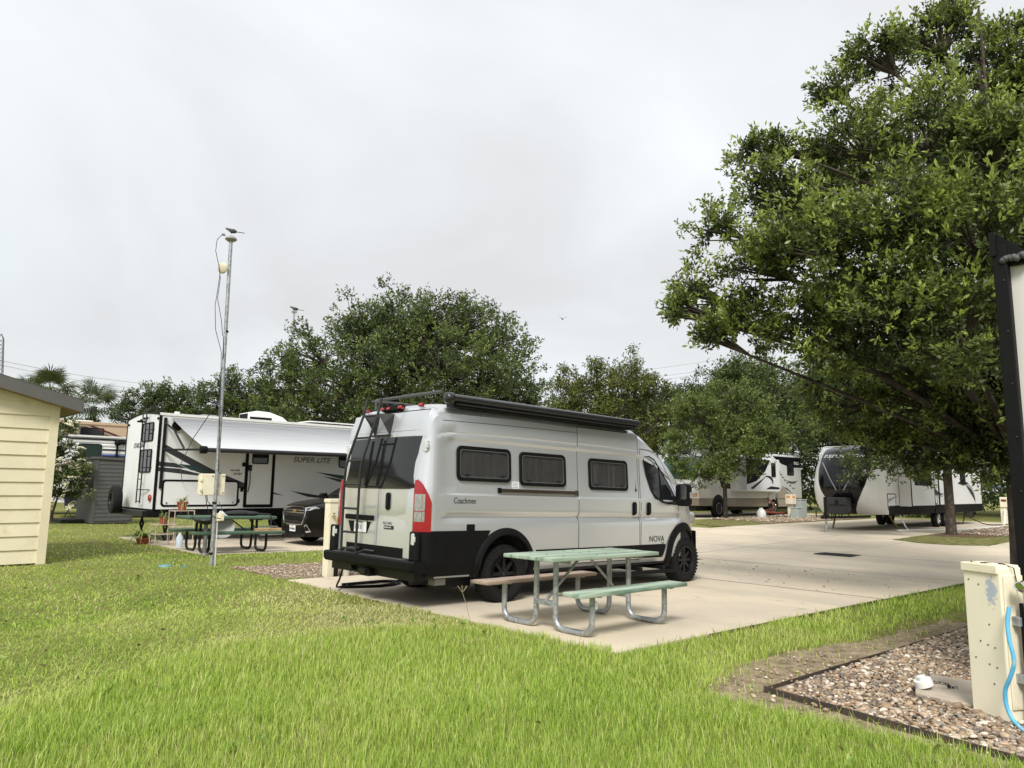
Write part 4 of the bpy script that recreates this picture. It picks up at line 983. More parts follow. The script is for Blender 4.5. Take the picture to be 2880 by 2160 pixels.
# local x runs along the front face, +y away from the camera
def stain_mat():
    mt = mat("cream_box_paint", (0.82, 0.76, 0.59), 0.5, var=0.04, vscale=4)
    t = mt.node_tree; b = t.nodes["Principled BSDF"]; nn = t.nodes.new; ln = t.links.new
    src = b.inputs["Base Color"].links[0].from_socket
    co = nn("ShaderNodeTexCoord"); mp = nn("ShaderNodeMapping"); mp.inputs["Location"].default_value = (-.205, 0, -.845); ln(co.outputs["Object"], mp.inputs[0])
    mp2 = nn("ShaderNodeMapping"); mp2.inputs["Scale"].default_value = (20, 0, 8.5); ln(mp.outputs[0], mp2.inputs[0])
    le = nn("ShaderNodeVectorMath"); le.operation = 'LENGTH'; ln(mp2.outputs[0], le.inputs[0])
    ns = nn("ShaderNodeTexNoise"); ns.inputs["Scale"].default_value = 34; ns.inputs["Detail"].default_value = 5; ln(co.outputs["Object"], ns.inputs["Vector"])
    ad = nn("ShaderNodeMath"); ad.operation = 'MULTIPLY_ADD'; ad.inputs[1].default_value = 2.2; ad.inputs[2].default_value = -1.05; ln(ns.outputs["Fac"], ad.inputs[0])
    a2 = nn("ShaderNodeMath"); a2.operation = 'ADD'; ln(le.outputs["Value"], a2.inputs[0]); ln(ad.outputs[0], a2.inputs[1])
    rr = nn("ShaderNodeValToRGB"); rr.color_ramp.elements[0].position = .62; rr.color_ramp.elements[0].color = (1, 1, 1, 1); rr.color_ramp.elements[1].position = .95; rr.color_ramp.elements[1].color = (0, 0, 0, 1); ln(a2.outputs[0], rr.inputs[0])
    mx = nn("ShaderNodeMix"); mx.data_type = 'RGBA'; ln(rr.outputs[0], mx.inputs[0]); ln(src, mx.inputs[6]); mx.inputs[7].default_value = (.42, .47, .53, 1); ln(mx.outputs[2], b.inputs["Base Color"])
    return mt
boxp = stain_mat()
bb_ = MB(); bb_.bb(0, .275, 0, .19, 0, 1.0); bx_ = bb_.build("box", boxp, ped, bevel=.006)
bb_ = MB(); bb_.bb(-.008, .268, -.014, .185, .955, 1.015); bb_.build("lid", cream, ped, bevel=.006)
bb_ = MB(); bb_.bb(.276, .288, .02, .185, .10, .95); bb_.build("side_door", cream, ped, bevel=.004)
bb_ = MB(); bb_.tube([(.05, .02, 1.02), (.09, .03, 1.022), (.13, .02, 1.02), (.17, .04, 1.024), (.24, .08, 1.022), (.30, .1, 1.0), (.305, .12, .85)], .004, 5); bb_.build("lock_wire", black_metal, ped)
for x in (.10, .21):
    bb_ = MB(); bb_.bb(x - .022, x + .022, -.002, .05, 1.014, 1.026); bb_.build("lid_hinge", cream, ped, bevel=.003)
for x, z in ((.04, .90), (.115, .875), (.175, .62), (.10, .50), (.155, .485), (.205, .475), (.055, .385), (.155, .36), (.21, .35), (.18, .24)):
    bb_ = MB(); bb_.cyl((x, .002, z), (x, -.003, z), .0055, n=8); bb_.build("screw", mat("rusty_screw", (.09, .06, .04), .7), ped)
bb_ = MB(); bb_.bb(.33, .40, .08, .15, -.02, .78); bb_.build("stand_post", black_plastic, ped, bevel=.006)
for z in (.30, .66):
    bb_ = MB(); bb_.bb(.285, .345, .06, .10, z - .03, z + .03); bb_.build("bracket", galv, ped, bevel=.006)
bb_ = MB(); bb_.cyl((.375, .10, .70), (.375, .10, .86), .022, n=12); bb_.tube([(.375, .10, .86), (.375, .10, .89), (.39, .06, .91), (.41, .0, .90)], .024, 10); bb_.ball((.375, .10, .87), .036, 12, 8); bb_.cyl((.375, .07, .88), (.375, .03, .90), .03, n=10); bb_.build("spigot", chrome, ped, smooth=50)
hose = mat("blue_hose", (.10, .42, .66), .4, var=.12, vscale=20, c2=(.34, .42, .44), c2amt=.35, c2scale=10)
E_ = Matrix.Translation(ped.location) @ Matrix.Rotation(tilt_, 4, 'Z')
hp = [(.345, -.02, .76), (.35, -.05, .66), (.37, -.07, .56), (.40, -.08, .44), (.375, -.09, .34), (.33, -.09, .24), (.335, -.09, .14), (.40, -.10, .06), (.55, -.12, .03), (.9, -.1, .03)]
def spline(P, k=6):
    P = [Vector(p) for p in P]; out_ = []
    for i in range(len(P) - 1):
        p0, p1, p2, p3 = P[max(i - 1, 0)], P[i], P[i + 1], P[min(i + 2, len(P) - 1)]
        for j in range(k):
            t = j / k; out_.append(0.5 * ((2 * p1) + (-p0 + p2) * t + (2 * p0 - 5 * p1 + 4 * p2 - p3) * t * t + (-p0 + 3 * p1 - 3 * p2 + p3) * t ** 3))
    return out_ + [P[-1]]
bb_ = MB(); bb_.tube([E_ @ p for p in spline(hp)], .0125, 10); tag(bb_.build("water_hose", hose, smooth=60), "light blue water hose hanging beside the cream power box", "hose")
# stone plate, drain cap and chain in the pebbles
bb_ = MB(); bb_.prism([(.78, -5.12), (1.0, -5.05), (1.45, -5.02), (1.5, -5.5), (1.0, -5.62), (.72, -5.5)], lambda p, q, t: (p, q, t), .0, .035); tag(bb_.build("stone_slab", mat("pale_stone", (.42, .36, .28), .9, var=.15, bump=.4, bscale=40), bevel=.01), "pale flat stone slab in the pebble bed", "stone slab")
bb_ = MB(); bb_.lathe([(0, .05), (.03, .05), (.03, .025), (.06, .025), (.065, 0), (.065, -.02), (.055, -.02), (.055, .01), (0, .012)], (.93, -5.13, .075), (-.25, .25, 1), 20); tag(bb_.build("drain_plug", white_plastic, smooth=35), "white plastic drain cap lying on the pebbles", "drain cap")
cb = MB()
for i in range(16):
    t = i / 15; c = Vector((.95 + .16 * t, -5.17 - .13 * t + .02 * math.sin(t * 9), .06 + .02 * math.sin(t * 5))); a = t * 4 + (i % 2) * 1.5
    cb.tube([c + Vector((math.cos(k * 1.047) * .014 * math.cos(a), math.cos(k * 1.047) * .014 * math.sin(a), math.sin(k * 1.047) * .009)) for k in range(6)], .003, 5, closed=True)
tag(cb.build("chain", dark_metal), "short dark chain on the stone slab", "chain")
# ------------------------------------------------------------------ power post behind the van, cable on the pad
p2 = thing("power_post", "cream power post with a brass tap behind the van's rear corner", "power post", (.95, 3.75, gz(1)))
bb_ = MB(); bb_.bb(-.10, .12, -.06, .10, 0, 1.22); bb_.build("post", cream, p2, bevel=.008)
bb_ = MB(); bb_.bb(-.115, .135, -.075, .115, 1.20, 1.26); bb_.build("cap", cream, p2, bevel=.008)
bb_ = MB(); bb_.tube([(.04, -.10, 0), (.04, -.10, .48), (.06, -.12, .55), (.14, -.16, .58)], .035, 10); bb_.build("drain_pipe", black_plastic, p2, smooth=50)
bb_ = MB(); bb_.cyl((.22, -.12, -.02), (.22, -.12, .36), .055, n=14); bb_.build("riser", mat("grey_pvc", (.42, .40, .35), .6, var=.15), p2, smooth=50)
bb_ = MB(); bb_.cyl((-.04, -.06, .98), (-.04, -.15, .98), .014, n=8); bb_.tube([(-.04, -.13, .98), (-.04, -.18, .97), (-.04, -.20, .92)], .016, 8); bb_.cyl((-.04, -.11, .98), (-.04, -.11, 1.03), .009, n=6); bb_.bb(-.07, -.01, -.12, -.10, 1.025, 1.035); bb_.build("tap", mat("brass", (.45, .36, .2), .35, metal=.8), p2, smooth=40)
pts = [(.02, 1.75, .40), (.03, 1.85, .22), (.10, 2.05, .08)]
for i in range(46):
    a = i * .42; r_ = .48 - .002 * i; pts.append((.85 + r_ * math.cos(a + 2.6) * (1 + .08 * math.sin(i)), 2.35 + (.22 + .03 * math.sin(i * 1.3)) * math.sin(a + 2.6), gz(.9) + .03 + .0045 * (i // 15) * 2))
pts += [(1.6, 2.6, -.0), (2.3, 2.9, -.01), (3.2, 3.0, -.02)]
bb_ = MB(); bb_.tube(spline(pts, 4), .013, 8); tag(bb_.build("extension_cable", black_plastic, smooth=60), "black power cord coiled on the pad behind the van", "cord")
# dry weed stalk at the pad edge
bb_ = MB(); bb_.tube([(.06, -.9, 0), (.03, -.86, .2), (-.02, -.83, .36)], .003, 5)
for k in range(6): a = k; bb_.tube([(-.01, -.835, .33), (-.01 + .06 * math.cos(a), -.835 + .06 * math.sin(a), .40)], .0025, 4)
tag(bb_.build("weed_stalk", mat("dry_stalk", (.30, .24, .14), .9)), "dry weed stalk at the edge of the van's pad", "weed")
# ------------------------------------------------------------------ helpers for boxy vehicles
def side_fn(y, sgn=-1):
    """outline (x, z) -> point on a side wall at y, offset outward"""
    return lambda p, q, t: (p, y + sgn * t, q)
def rear_fn(x): return lambda p, q, t: (x - t, p, q)
def plate(name, poly, fn, mt, parent, a=0.0, b_=0.006, bevel=0.0):
    bb_ = MB(); bb_.prism(poly, fn, a, b_); return bb_.build(name, mt, parent, bevel=bevel)
def frame_plate(name, x0, x1, z0, z1, r, wd, fn, mt, parent, a=0.0, b_=0.012):
    bb_ = MB(); ring(rrect(x0, x1, z0, z1, r), rrect(x0 + wd, x1 - wd, z0 + wd, z1 - wd, max(.01, r - wd * .6)), fn, a, b_, bb_); return bb_.build(name, mt, parent)
def rv_window(x0, x1, z0, z1, fn, parent, r=.05, mt=None):
    f = frame_plate("window", x0, x1, z0, z1, r, .03, fn, black_plastic, parent, -.002, .018)
    plate("pane", rrect(x0 + .02, x1 - .02, z0 + .02, z1 - .02, max(.01, r - .015)), fn, mt or dark_glass, f, -.001, .008); return f
smoke_print = mat("charcoal_print", (.032, .034, .038), .4, var=.1)
teal_print = mat("dark_teal_print", (.018, .045, .048), .4, var=.1)
silver_print = mat("silver_print", (.32, .33, .34), .4, var=.1)

# ------------------------------------------------------------------ travel trailer with awning
TX, TY, TW = 0.83, 12.5, 2.75
tr = thing("travel_trailer", "white travel trailer with an open grey awning behind the galvanised pole", "trailer", (TX, TY, 0))
TL = 8.6
def trail_roof(y): return 3.20 + .11 * math.sin(math.pi * min(1, max(0, y / TW)))
bb_ = MB(); P = [(0, .80)] + [(TW * i / 10, trail_roof(TW * i / 10)) for i in range(11)] + [(TW, .80)]
bb_.prism(P, lambda p, q, t: (t, p, q), 0, TL); bb_.build("body", white_gel, tr, smooth=30)
bb_ = MB(); bb_.bb(.0, TL, .03, TW - .03, .60, .798); bb_.build("skirt", black_plastic, tr, bevel=.01)
bb_ = MB(); bb_.bb(-.012, .03, .0, .0 + .045, .80, 3.2); bb_.bb(-.006, .045, -.012, .006, .80, 3.2); bb_.build("corner_trim", black_plastic, tr)
bb_ = MB(); bb_.tube([(-.004, TW * i / 14, trail_roof(TW * i / 14)) for i in range(15)], .022, 6); bb_.tube([(-.004, TW, 3.2), (-.004, TW, .8)], .018, 6); bb_.build("edge_trim", black_plastic, tr, smooth=50)
bb_ = MB(); bb_.bb(-.01, TL, -.02, .03, 3.18, 3.245); bb_.build("gutter_rail", white_plastic, tr)
RF_ = rear_fn(0)
rv_window(.42, 1.36, 2.53, 3.03, RF_, tr, .08); rv_window(.42, 1.37, 1.72, 2.33, RF_, tr, .08)
text("STARCRAFT", tr, (-.004, 2.04, 2.39), (0, -1, 0), (0, 0, 1), .185, print_black, bold=.002, shear=.15, sx=1.0)
ld = bpy.data.objects.new("ladder", None); col.objects.link(ld); ld.parent = tr
for y in (.80, 1.10):
    bb_ = MB(); bb_.tube([(-.10, y, .93), (-.10, y, 3.25)] + [(-.10 + .22 * (1 - math.cos(a)), y, 3.25 + .20 * math.sin(a)) for a in (.5, 1., 1.57, 2.1, 2.6, 3.14)] + [(.34, y, 3.2)], .016, 6); bb_.build("ladder_rail", black_metal, ld, smooth=50)
for z in (.98, 1.28, 1.55, 1.85, 2.15, 2.42, 2.75, 3.05, 3.28):
    bb_ = MB(); bb_.cyl((-.10, .78, z), (-.10, 1.12, z), .013, n=6); bb_.build("rung", black_metal, ld)
for z in (1.28, 1.85, 2.83):
    bb_ = MB(); bb_.tube([(-.10, .80, z), (-.03, .45, z), (-.0, .38, z)], .012, 5); bb_.build("stay", black_metal, ld)
bb_ = MB(); bb_.cyl((0, .27, 1.08), (-.05, .27, 1.08), .085, n=18); bb_.build("tail_lamp", red_lens, tr, bevel=.01)
for y, z in ((.12, 3.10), (1.02, 3.16), (1.25, 3.16), (1.55, 3.13), (2.6, 3.05)):
    bb_ = MB(); bb_.cyl((0, y, z), (-.03, y, z), .035, n=10); bb_.build("marker_lamp", black_plastic, tr)
bb_ = MB(); bb_.box((-.10, 1.18, 3.07), (.2, .14, .05)); bb_.build("rear_camera", black_plastic, tr, bevel=.015)
bb_ = MB(); bb_.bb(-.22, -.10, .1, TW - .05, .62, .76); bb_.build("bumper", black_metal, tr, bevel=.01)
sp = make_wheel(tr, -.33, 2.12, 1.0, r=.37, wdt=.22, side=-1, rr=.2, spokes=6, name="spare_wheel", lug=False)
sp.rotation_euler = (0, 0, R(-92))
bb_ = MB(); bb_.bb(-.26, -.16, 2.05, 2.2, .65, 1.05); bb_.build("spare_bracket", black_metal, tr)
SF = side_fn(0)
def tp(x): return x - TX
# graphics on the wall
for nm_, poly, mt_ in (("graphic", [(.10, 2.50), (.13, 2.36), (.17, 2.27), (1.47, 1.60), (2.2, 1.33), (3.47, 1.14), (2.3, 1.48), (1.47, 1.80), (.17, 2.44)], smoke_print),
                       ("graphic", [(.02, 2.0), (.45, 1.97), (.75, 1.84), (.02, 1.89)], smoke_print), ("graphic", [(.02, 1.86), (.55, 1.83), (1.3, 1.655), (1.1, 1.655), (.02, 1.76)], smoke_print),
                       ("graphic", [(.52, 1.955), (1.0, 1.91), (1.45, 1.70), (.85, 1.80)], teal_print), ("graphic", [(.95, 1.775), (1.3, 1.755), (1.5, 1.68), (1.25, 1.69)], smoke_print),
                       ("graphic", [(4.40, 1.83), (5.3, 1.75), (6.8, 1.60), (5.25, 1.64)], teal_print), ("graphic", [(4.62, 1.72), (5.3, 1.62), (6.5, 1.45), (5.2, 1.55)], smoke_print), ("graphic", [(3.65, 1.28), (4.4, 1.17), (6.0, .95), (4.2, 1.11)], smoke_print)):
    plate(nm_, poly, SF, mt_, tr, .0005, .0025 if mt_ == smoke_print else .0035)
st_ = frame_plate("storage_door", .16, 2.15, .86, 1.55, .09, .05, SF, black_plastic, tr, 0, .012)
plate("door_skin", rrect(.2, 2.11, .9, 1.51, .05), SF, white_gel, st_, 0, .007)
for x in (.3, 2.0):
    bb_ = MB(); bb_.cyl((x, -.007, .96), (x, -.02, .96), .025, n=10); bb_.build("lock", chrome, st_)
dr = frame_plate("entry_door", 2.29, 3.14, .82, 2.55, .04, .085, SF, black_plastic, tr, 0, .016)
plate("door_skin", rrect(2.37, 3.06, .86, 2.5, .03), SF, white_gel, dr, 0, .009)
rv_window(2.47, 2.94, 2.01, 2.42, lambda p, q, t: SF(p, q, t + .009), dr)
bb_ = MB(); bb_.tube([(2.41, -.02, 1.88), (2.41, -.07, 1.86), (2.41, -.09, 1.5), (2.38, -.07, 1.25), (2.30, -.02, 1.22)], .014, 6); bb_.bb(2.37, 2.46, -.06, -.01, 1.82, 1.98); bb_.build("grab_handle", black_metal, tr, smooth=50)
bb_ = MB(); bb_.bb(2.2, 2.3, -.05, 0, 1.93, 2.04); bb_.build("porch_lamp", black_plastic, tr, bevel=.01); bb_ = MB(); bb_.bb(2.19, 2.27, -.03, 0, 1.25, 1.38); bb_.build("switch_box", black_plastic, tr, bevel=.01)
rv_window(5.15, 6.3, 1.97, 2.7, SF, tr, .09)
text("SUPER LITE", tr, (3.68, -.004, 2.10), (1, 0, 0), (0, 0, 1), .215, print_grey, bold=.002, shear=.25, sx=1.12)
text("241BH", tr, (1.97, -.004, 1.70), (1, 0, 0), (0, 0, 1), .085, print_grey, shear=.2, bold=.002)
text("AR-ONE", tr, (1.88, -.004, 1.80), (1, 0, 0), (0, 0, 1), .07, print_grey, shear=.2, bold=.002)
bb_ = MB(); bb_.cyl((2.13, 0, 1.0), (2.13, -.006, 1.0), .07, n=16); bb_.build("round_vent", print_black, tr)
bb_ = MB(); bb_.cyl((.42, 0, 2.93), (.42, -.05, 2.93), .13, n=18); bb_.build("speaker", black_plastic, tr, bevel=.01)
# awning
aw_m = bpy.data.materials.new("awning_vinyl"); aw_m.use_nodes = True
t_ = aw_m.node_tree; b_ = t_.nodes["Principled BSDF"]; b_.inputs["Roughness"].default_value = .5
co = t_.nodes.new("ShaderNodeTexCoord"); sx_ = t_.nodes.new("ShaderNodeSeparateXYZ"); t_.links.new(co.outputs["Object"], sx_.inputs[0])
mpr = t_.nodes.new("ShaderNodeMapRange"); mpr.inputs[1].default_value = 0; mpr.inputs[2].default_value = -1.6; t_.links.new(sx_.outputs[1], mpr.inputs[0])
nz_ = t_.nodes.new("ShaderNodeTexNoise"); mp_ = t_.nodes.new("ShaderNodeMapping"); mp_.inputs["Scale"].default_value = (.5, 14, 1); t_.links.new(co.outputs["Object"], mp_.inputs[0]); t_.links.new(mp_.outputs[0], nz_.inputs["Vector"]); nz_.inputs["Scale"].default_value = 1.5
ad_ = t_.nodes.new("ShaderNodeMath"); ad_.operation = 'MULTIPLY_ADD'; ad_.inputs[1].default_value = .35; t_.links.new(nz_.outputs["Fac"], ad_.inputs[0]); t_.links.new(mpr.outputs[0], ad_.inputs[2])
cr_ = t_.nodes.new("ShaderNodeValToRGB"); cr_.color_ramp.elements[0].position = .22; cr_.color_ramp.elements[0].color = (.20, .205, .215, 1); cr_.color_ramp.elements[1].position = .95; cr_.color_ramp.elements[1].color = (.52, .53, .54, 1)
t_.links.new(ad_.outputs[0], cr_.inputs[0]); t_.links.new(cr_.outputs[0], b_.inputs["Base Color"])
bb_ = MB(); rows = []
for i in range(11):
    u = i / 10; x0 = .26 + (7.4 - .26) * u; x1 = .66 + (7.2 - .66) * u
    rows.append([(x0 + (x1 - x0) * v / 8, -.03 - 1.50 * v / 8, 3.13 - .84 * v / 8 - .045 * math.sin(math.pi * v / 8) * (1 + .2 * math.sin(u * 7))) for v in range(9)])
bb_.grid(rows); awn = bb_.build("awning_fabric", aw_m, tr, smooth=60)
bb_ = MB(); bb_.cyl((.66, -1.53, 2.275), (7.3, -1.53, 2.31), .055, n=12); bb_.build("awning_roller", dark_metal, tr, smooth=50)
bb_ = MB(); bb_.cyl((.50, -1.53, 2.275), (.66, -1.53, 2.275), .095, n=14); bb_.build("roller_cap", black_plastic, tr, bevel=.02, smooth=40)
bb_ = MB(); bb_.bb(.09, .16, -.04, 0, 1.32, 3.12); bb_.build("awning_track", black_metal, tr)
for x in (.12, 7.5):
    bb_ = MB(); bb_.tube([(x, -.05, 2.30), (x + .40, -1.50, 2.28)], .028, 6); bb_.build("awning_arm", black_metal, tr, smooth=50)
    bb_ = MB(); bb_.tube([(x, -.05, 2.98), (x + .12, -.35, 2.80), (x + .26, -.75, 2.33)], .026, 6); bb_.build("awning_strut", black_metal, tr, smooth=50)
# roof fittings
acm = MB(); acm.prism([(2.70, 3.26), (2.70, 3.52), (2.95, 3.585), (3.35, 3.57), (3.75, 3.45), (3.93, 3.32), (3.93, 3.26)], lambda p, q, t: (p, t, q), .95, 1.65)
aco = acm.build("air_conditioner", white_plastic, tr, bevel=.02)
bb_ = MB(); bb_.bb(2.688, 2.70, 1.02, 1.58, 3.30, 3.50); bb_.bb(2.74, 3.4, .94, .95, 3.27, 3.40); bb_.build("louvre", black_plastic, aco)
bb_ = MB(); bb_.prism([(1.25, 3.28), (1.4, 3.36), (1.75, 3.36), (1.95, 3.28)], lambda p, q, t: (p, t, q), .9, 1.4); bb_.build("roof_vent", mat("grey_vent", (.25, .25, .25), .5), tr, bevel=.02)
bb_ = MB(); bb_.cyl((.5, .3, 3.22), (.5, .3, 3.32), .07, n=12); bb_.build("vent_cap", white_plastic, tr); bb_ = MB(); bb_.bb(4.4, 8.2, .5, 1.3, 3.34, 3.37); bb_.build("roof_panel", white_plastic, tr)
# running gear
for y in (.15, TW - .15):
    for x in (4.6, 5.5): make_wheel(tr, x, y, .34, r=.34, wdt=.2, side=-1 if y < 1 else 1, rr=.19, spokes=6, lug=False)
bb_ = MB(); bb_.prism([(4.1, .60), (4.2, .74), (5.9, .74), (6.0, .60)], SF, -.03, .03); bb_.build("wheel_fender", black_plastic, tr)
bb_ = MB()
for y in (.4, TW - .4):
    bb_.tube([(.45, y - .13, .62), (.45, y + .13, .33), (.45, y - .13, .06)], .03, 6); bb_.tube([(.45, y + .13, .62), (.45, y - .13, .33), (.45, y + .13, .06)], .03, 6); bb_.bb(.35, .55, y - .2, y + .2, .0, .06)
bb_.build("stabiliser_jack", black_metal, tr)
stp = bpy.data.objects.new("entry_steps", None); col.objects.link(stp); stp.parent = tr
for i in range(3):
    bb_ = MB(); bb_.bb(2.45, 3.05, -.35 - .27 * i, -.12 - .27 * i, .50 - .19 * i, .53 - .19 * i); bb_.build("tread", mat("alu_tread", (.4, .41, .42), .4, metal=.6), stp)
bb_ = MB()
for x in (2.43, 3.07): bb_.tube([(x, -.05, .60), (x, -.93, .04)], .022, 6)
bb_.build("stringer", black_metal, stp)

# ------------------------------------------------------------------ dark SUV facing the camera's left
suv = thing("parked_car", "dark brown SUV parked beside the white trailer, nose showing behind the van", "car", (3.5, 10.25, gz(4.5) + .016), 0)
brown = mat("dark_brown_paint", (.004, .0028, .003), .22, metal=.0, var=.0, spec=.3)
CZ = [(0.0, .70), (.05, .93), (.14, 1.0), (.45, 1.07), (1.15, 1.16), (1.3, 1.19), (1.75, 1.50), (2.05, 1.69), (2.4, 1.76), (3.4, 1.79), (4.3, 1.74), (4.75, 1.55), (5.0, 1.2), (5.08, .9)]
def cz(x):
    for (a, za), (c_, zc) in zip(CZ[:-1], CZ[1:]):
        if x <= c_: return za + (zc - za) * (x - a) / (c_ - a)
    return CZ[-1][1]
def chw(x, z):
    w_ = 1.0 - .34 * max(0, 1 - x / .75) ** 2.2 - .10 * max(0, (x - 4.5) / .6) ** 2
    if z > 1.1: w_ -= .30 * (z - 1.1) / .7
    return w_ - .06 * max(0, (.5 - z) / .3)
bb_ = MB(); rings = []
cx_ = [0, .03, .06, .10, .14, .2, .3, .45, .6, .8, 1.0, 1.15, 1.3, 1.5, 1.75, 2.05, 2.4, 3, 3.4, 3.9, 4.3, 4.6, 4.75, 4.9, 5.0, 5.08]
for x in cx_:
    H = cz(x); q_ = []
    for f in (0.0, .08, .2, .4, .6, .75, .88, .96): z_ = .24 + (H - .06 - .24) * f; q_.append((chw(x, z_), z_))
    q_ += [(chw(x, H) - .12, H - .012), (chw(x, H) * .5, H), (0, H + .012)]
    half = [(0, .22)] + q_
    rings.append([(x, -p, z_) for p, z_ in half] + [(x, p, z_) for p, z_ in half[-2:0:-1]])
n = len(rings[0]); fs_ = []
for i in range(len(rings) - 1):
    for j in range(n): fs_.append((i * n + j, i * n + (j + 1) % n, (i + 1) * n + (j + 1) % n, (i + 1) * n + j))
fs_ += [tuple(range(n)), tuple((len(rings) - 1) * n + j for j in range(n))]
bb_.add([p for r in rings for p in r], fs_); bb_.build("body", brown, suv, smooth=32)
def cfx(y, z): 
    """x of the car's front at (y, z)"""
    lo_, hi_ = 0.0, 1.2
    for _ in range(24):
        mid = (lo_ + hi_) / 2
        if abs(y) <= chw(mid, z) - .0 and z <= cz(mid): hi_ = mid
        else: lo_ = mid
    return hi_
def front_plate(name, poly, mt_, parent, a, c_):
    bb_ = MB(); bb_.prism(poly, lambda p, q, t: (cfx(p, q) - t, p, q), a, c_); return bb_.build(name, mt_, parent, smooth=35)
gl = front_plate("grille", [(-.50, .93), (-.25, .95), (0, .955), (.25, .95), (.50, .93), (.58, .80), (.46, .56), (.2, .54), (-.2, .54), (-.46, .56), (-.58, .80)], gap_dark, suv, -.02, .006)
bb_ = MB()
ED = [(-.52, .94), (-.25, .965), (.25, .965), (.52, .94), (.61, .80), (.48, .54), (.2, .52), (-.2, .52), (-.48, .54), (-.61, .80)]
bb_.tube([(cfx(p, q) - .012, p, q) for p, q in ED], .017, 6, closed=True); bb_.build("grille_surround", chrome, gl, smooth=50)
for z_, w_ in ((.88, .50), (.82, .55), (.74, .55), (.67, .51), (.60, .46)):
    bb_ = MB(); bb_.tube([(cfx(w_ * t / 4, z_) - .012, w_ * t / 4, z_) for t in range(-4, 5)], .012 if z_ > .8 else .007, 6); bb_.build("grille_bar", chrome if z_ > .8 else dark_metal, gl, smooth=50)
gold = mat("gold_badge", (.55, .38, .12), .3, metal=.8)
bx0 = cfx(0, .85)
bb_ = MB(); bb_.bb(bx0 - .035, bx0 - .012, -.085, .085, .828, .868); bb_.bb(bx0 - .037, bx0 - .012, -.035, .035, .80, .895); bb_.build("badge", gold, gl, bevel=.004)
for s_ in (-1, 1):
    hl = front_plate("head_lamp", [(s_ * .50, .945), (s_ * .62, .97), (s_ * .80, .985), (s_ * .86, .93), (s_ * .70, .875), (s_ * .56, .865)], clear_lens, suv, -.01, .014)
    front_plate("fog_trim", [(s_ * .60, .52), (s_ * .68, .54), (s_ * .74, .36), (s_ * .66, .34)], chrome, suv, -.005, .016)
    bb_ = MB(); bb_.prism([(1.25, 1.2), (1.32, 1.28), (1.45, 1.3), (1.45, 1.2)], lambda p, q, t: (p, t, q), s_ * .95, s_ * 1.15); bb_.build("mirror", brown, suv, bevel=.02)
    for x in (.95, 4.0): make_wheel(suv, x, s_ * .88, .37, r=.37, wdt=.24, side=s_, rim_mat=dark_metal, rr=.25, spokes=10, lug=False)
front_plate("lower_grille", [(-.6, .46), (.6, .46), (.5, .30), (-.5, .30)], black_plastic, suv, -.01, .01)
cp = front_plate("licence_plate", [(-.155, .50), (.155, .50), (.155, .35), (-.155, .35)], print_white, suv, .012, .02)
text("TEXAS", cp, (cfx(0, .45) - .024, .06, .47), (0, -1, 0), (0, 0, 1), .03, print_black); text("LWR\u00b78896", cp, (cfx(0, .45) - .024, .145, .385), (0, -1, 0), (0, 0, 1), .085, print_black, sx=.75)
bb_ = MB(); bb_.grid([[(x, y, cz(x) + .013) for y in (-.62, -.3, 0, .3, .62)] for x in (1.36, 1.55, 1.75, 2.0)]); bb_.build("windscreen", dark_glass, suv, smooth=40)
for s_ in (-1, 1):
    bb_ = MB(); bb_.prism([(1.62, 1.2), (2.15, 1.6), (4.3, 1.62), (4.5, 1.22)], lambda p, q, t: (p, s_ * (chw(p, q) + t), q), -.004, .006); bb_.build("side_glass", dark_glass, suv)

# ------------------------------------------------------------------ dark grey tool shed
ts_m = mat("dark_grey_resin", (.075, .074, .072), .6, var=.08)
ts = thing("tool_shed", "dark grey resin tool shed behind the white trailer's rear", "tool shed", (1.72, 22.05, 0), R(0))
bb_ = MB(); bb_.bb(.0, 1.35, .0, 2.2, 0, 2.28); bb_.build("wall", ts_m, ts)
for i in range(15):
    bb_ = MB(); z_ = .08 + i * .143; bb_.add([(.1, -.022, z_), (1.3, -.022, z_), (1.3, -.006, z_ + .137), (.1, -.006, z_ + .137), (.1, .0, z_), (1.3, .0, z_), (1.3, .0, z_ + .137), (.1, .0, z_ + .137)], [(0, 1, 2, 3), (4, 7, 6, 5), (0, 4, 5, 1), (3, 2, 6, 7), (0, 3, 7, 4), (1, 5, 6, 2)]); bb_.build("slat", ts_m, ts)
bb_ = MB(); bb_.add([(-.05, -.06, 2.36), (1.42, -.06, 2.30), (1.42, 2.28, 2.30), (-.05, 2.28, 2.36), (-.05, -.06, 2.27), (1.42, -.06, 2.22), (1.42, 2.28, 2.22), (-.05, 2.28, 2.27)], [(0, 1, 2, 3), (4, 7, 6, 5), (0, 4, 5, 1), (3, 2, 6, 7), (0, 3, 7, 4), (1, 5, 6, 2)]); bb_.build("roof", ts_m, ts)
bb_ = MB(); bb_.bb(-.02, .1, -.028, .0, 0, 2.26); bb_.build("corner_post", ts_m, ts)
bb_ = MB(); bb_.bb(1.0, 2.1, 23.0, 24.8, .0, .10); tag(bb_.build("timber_sleeper", mat("dark_timber", (.04, .035, .03), .8), bevel=.01), "dark low timber edge left of the tool shed", "timber")
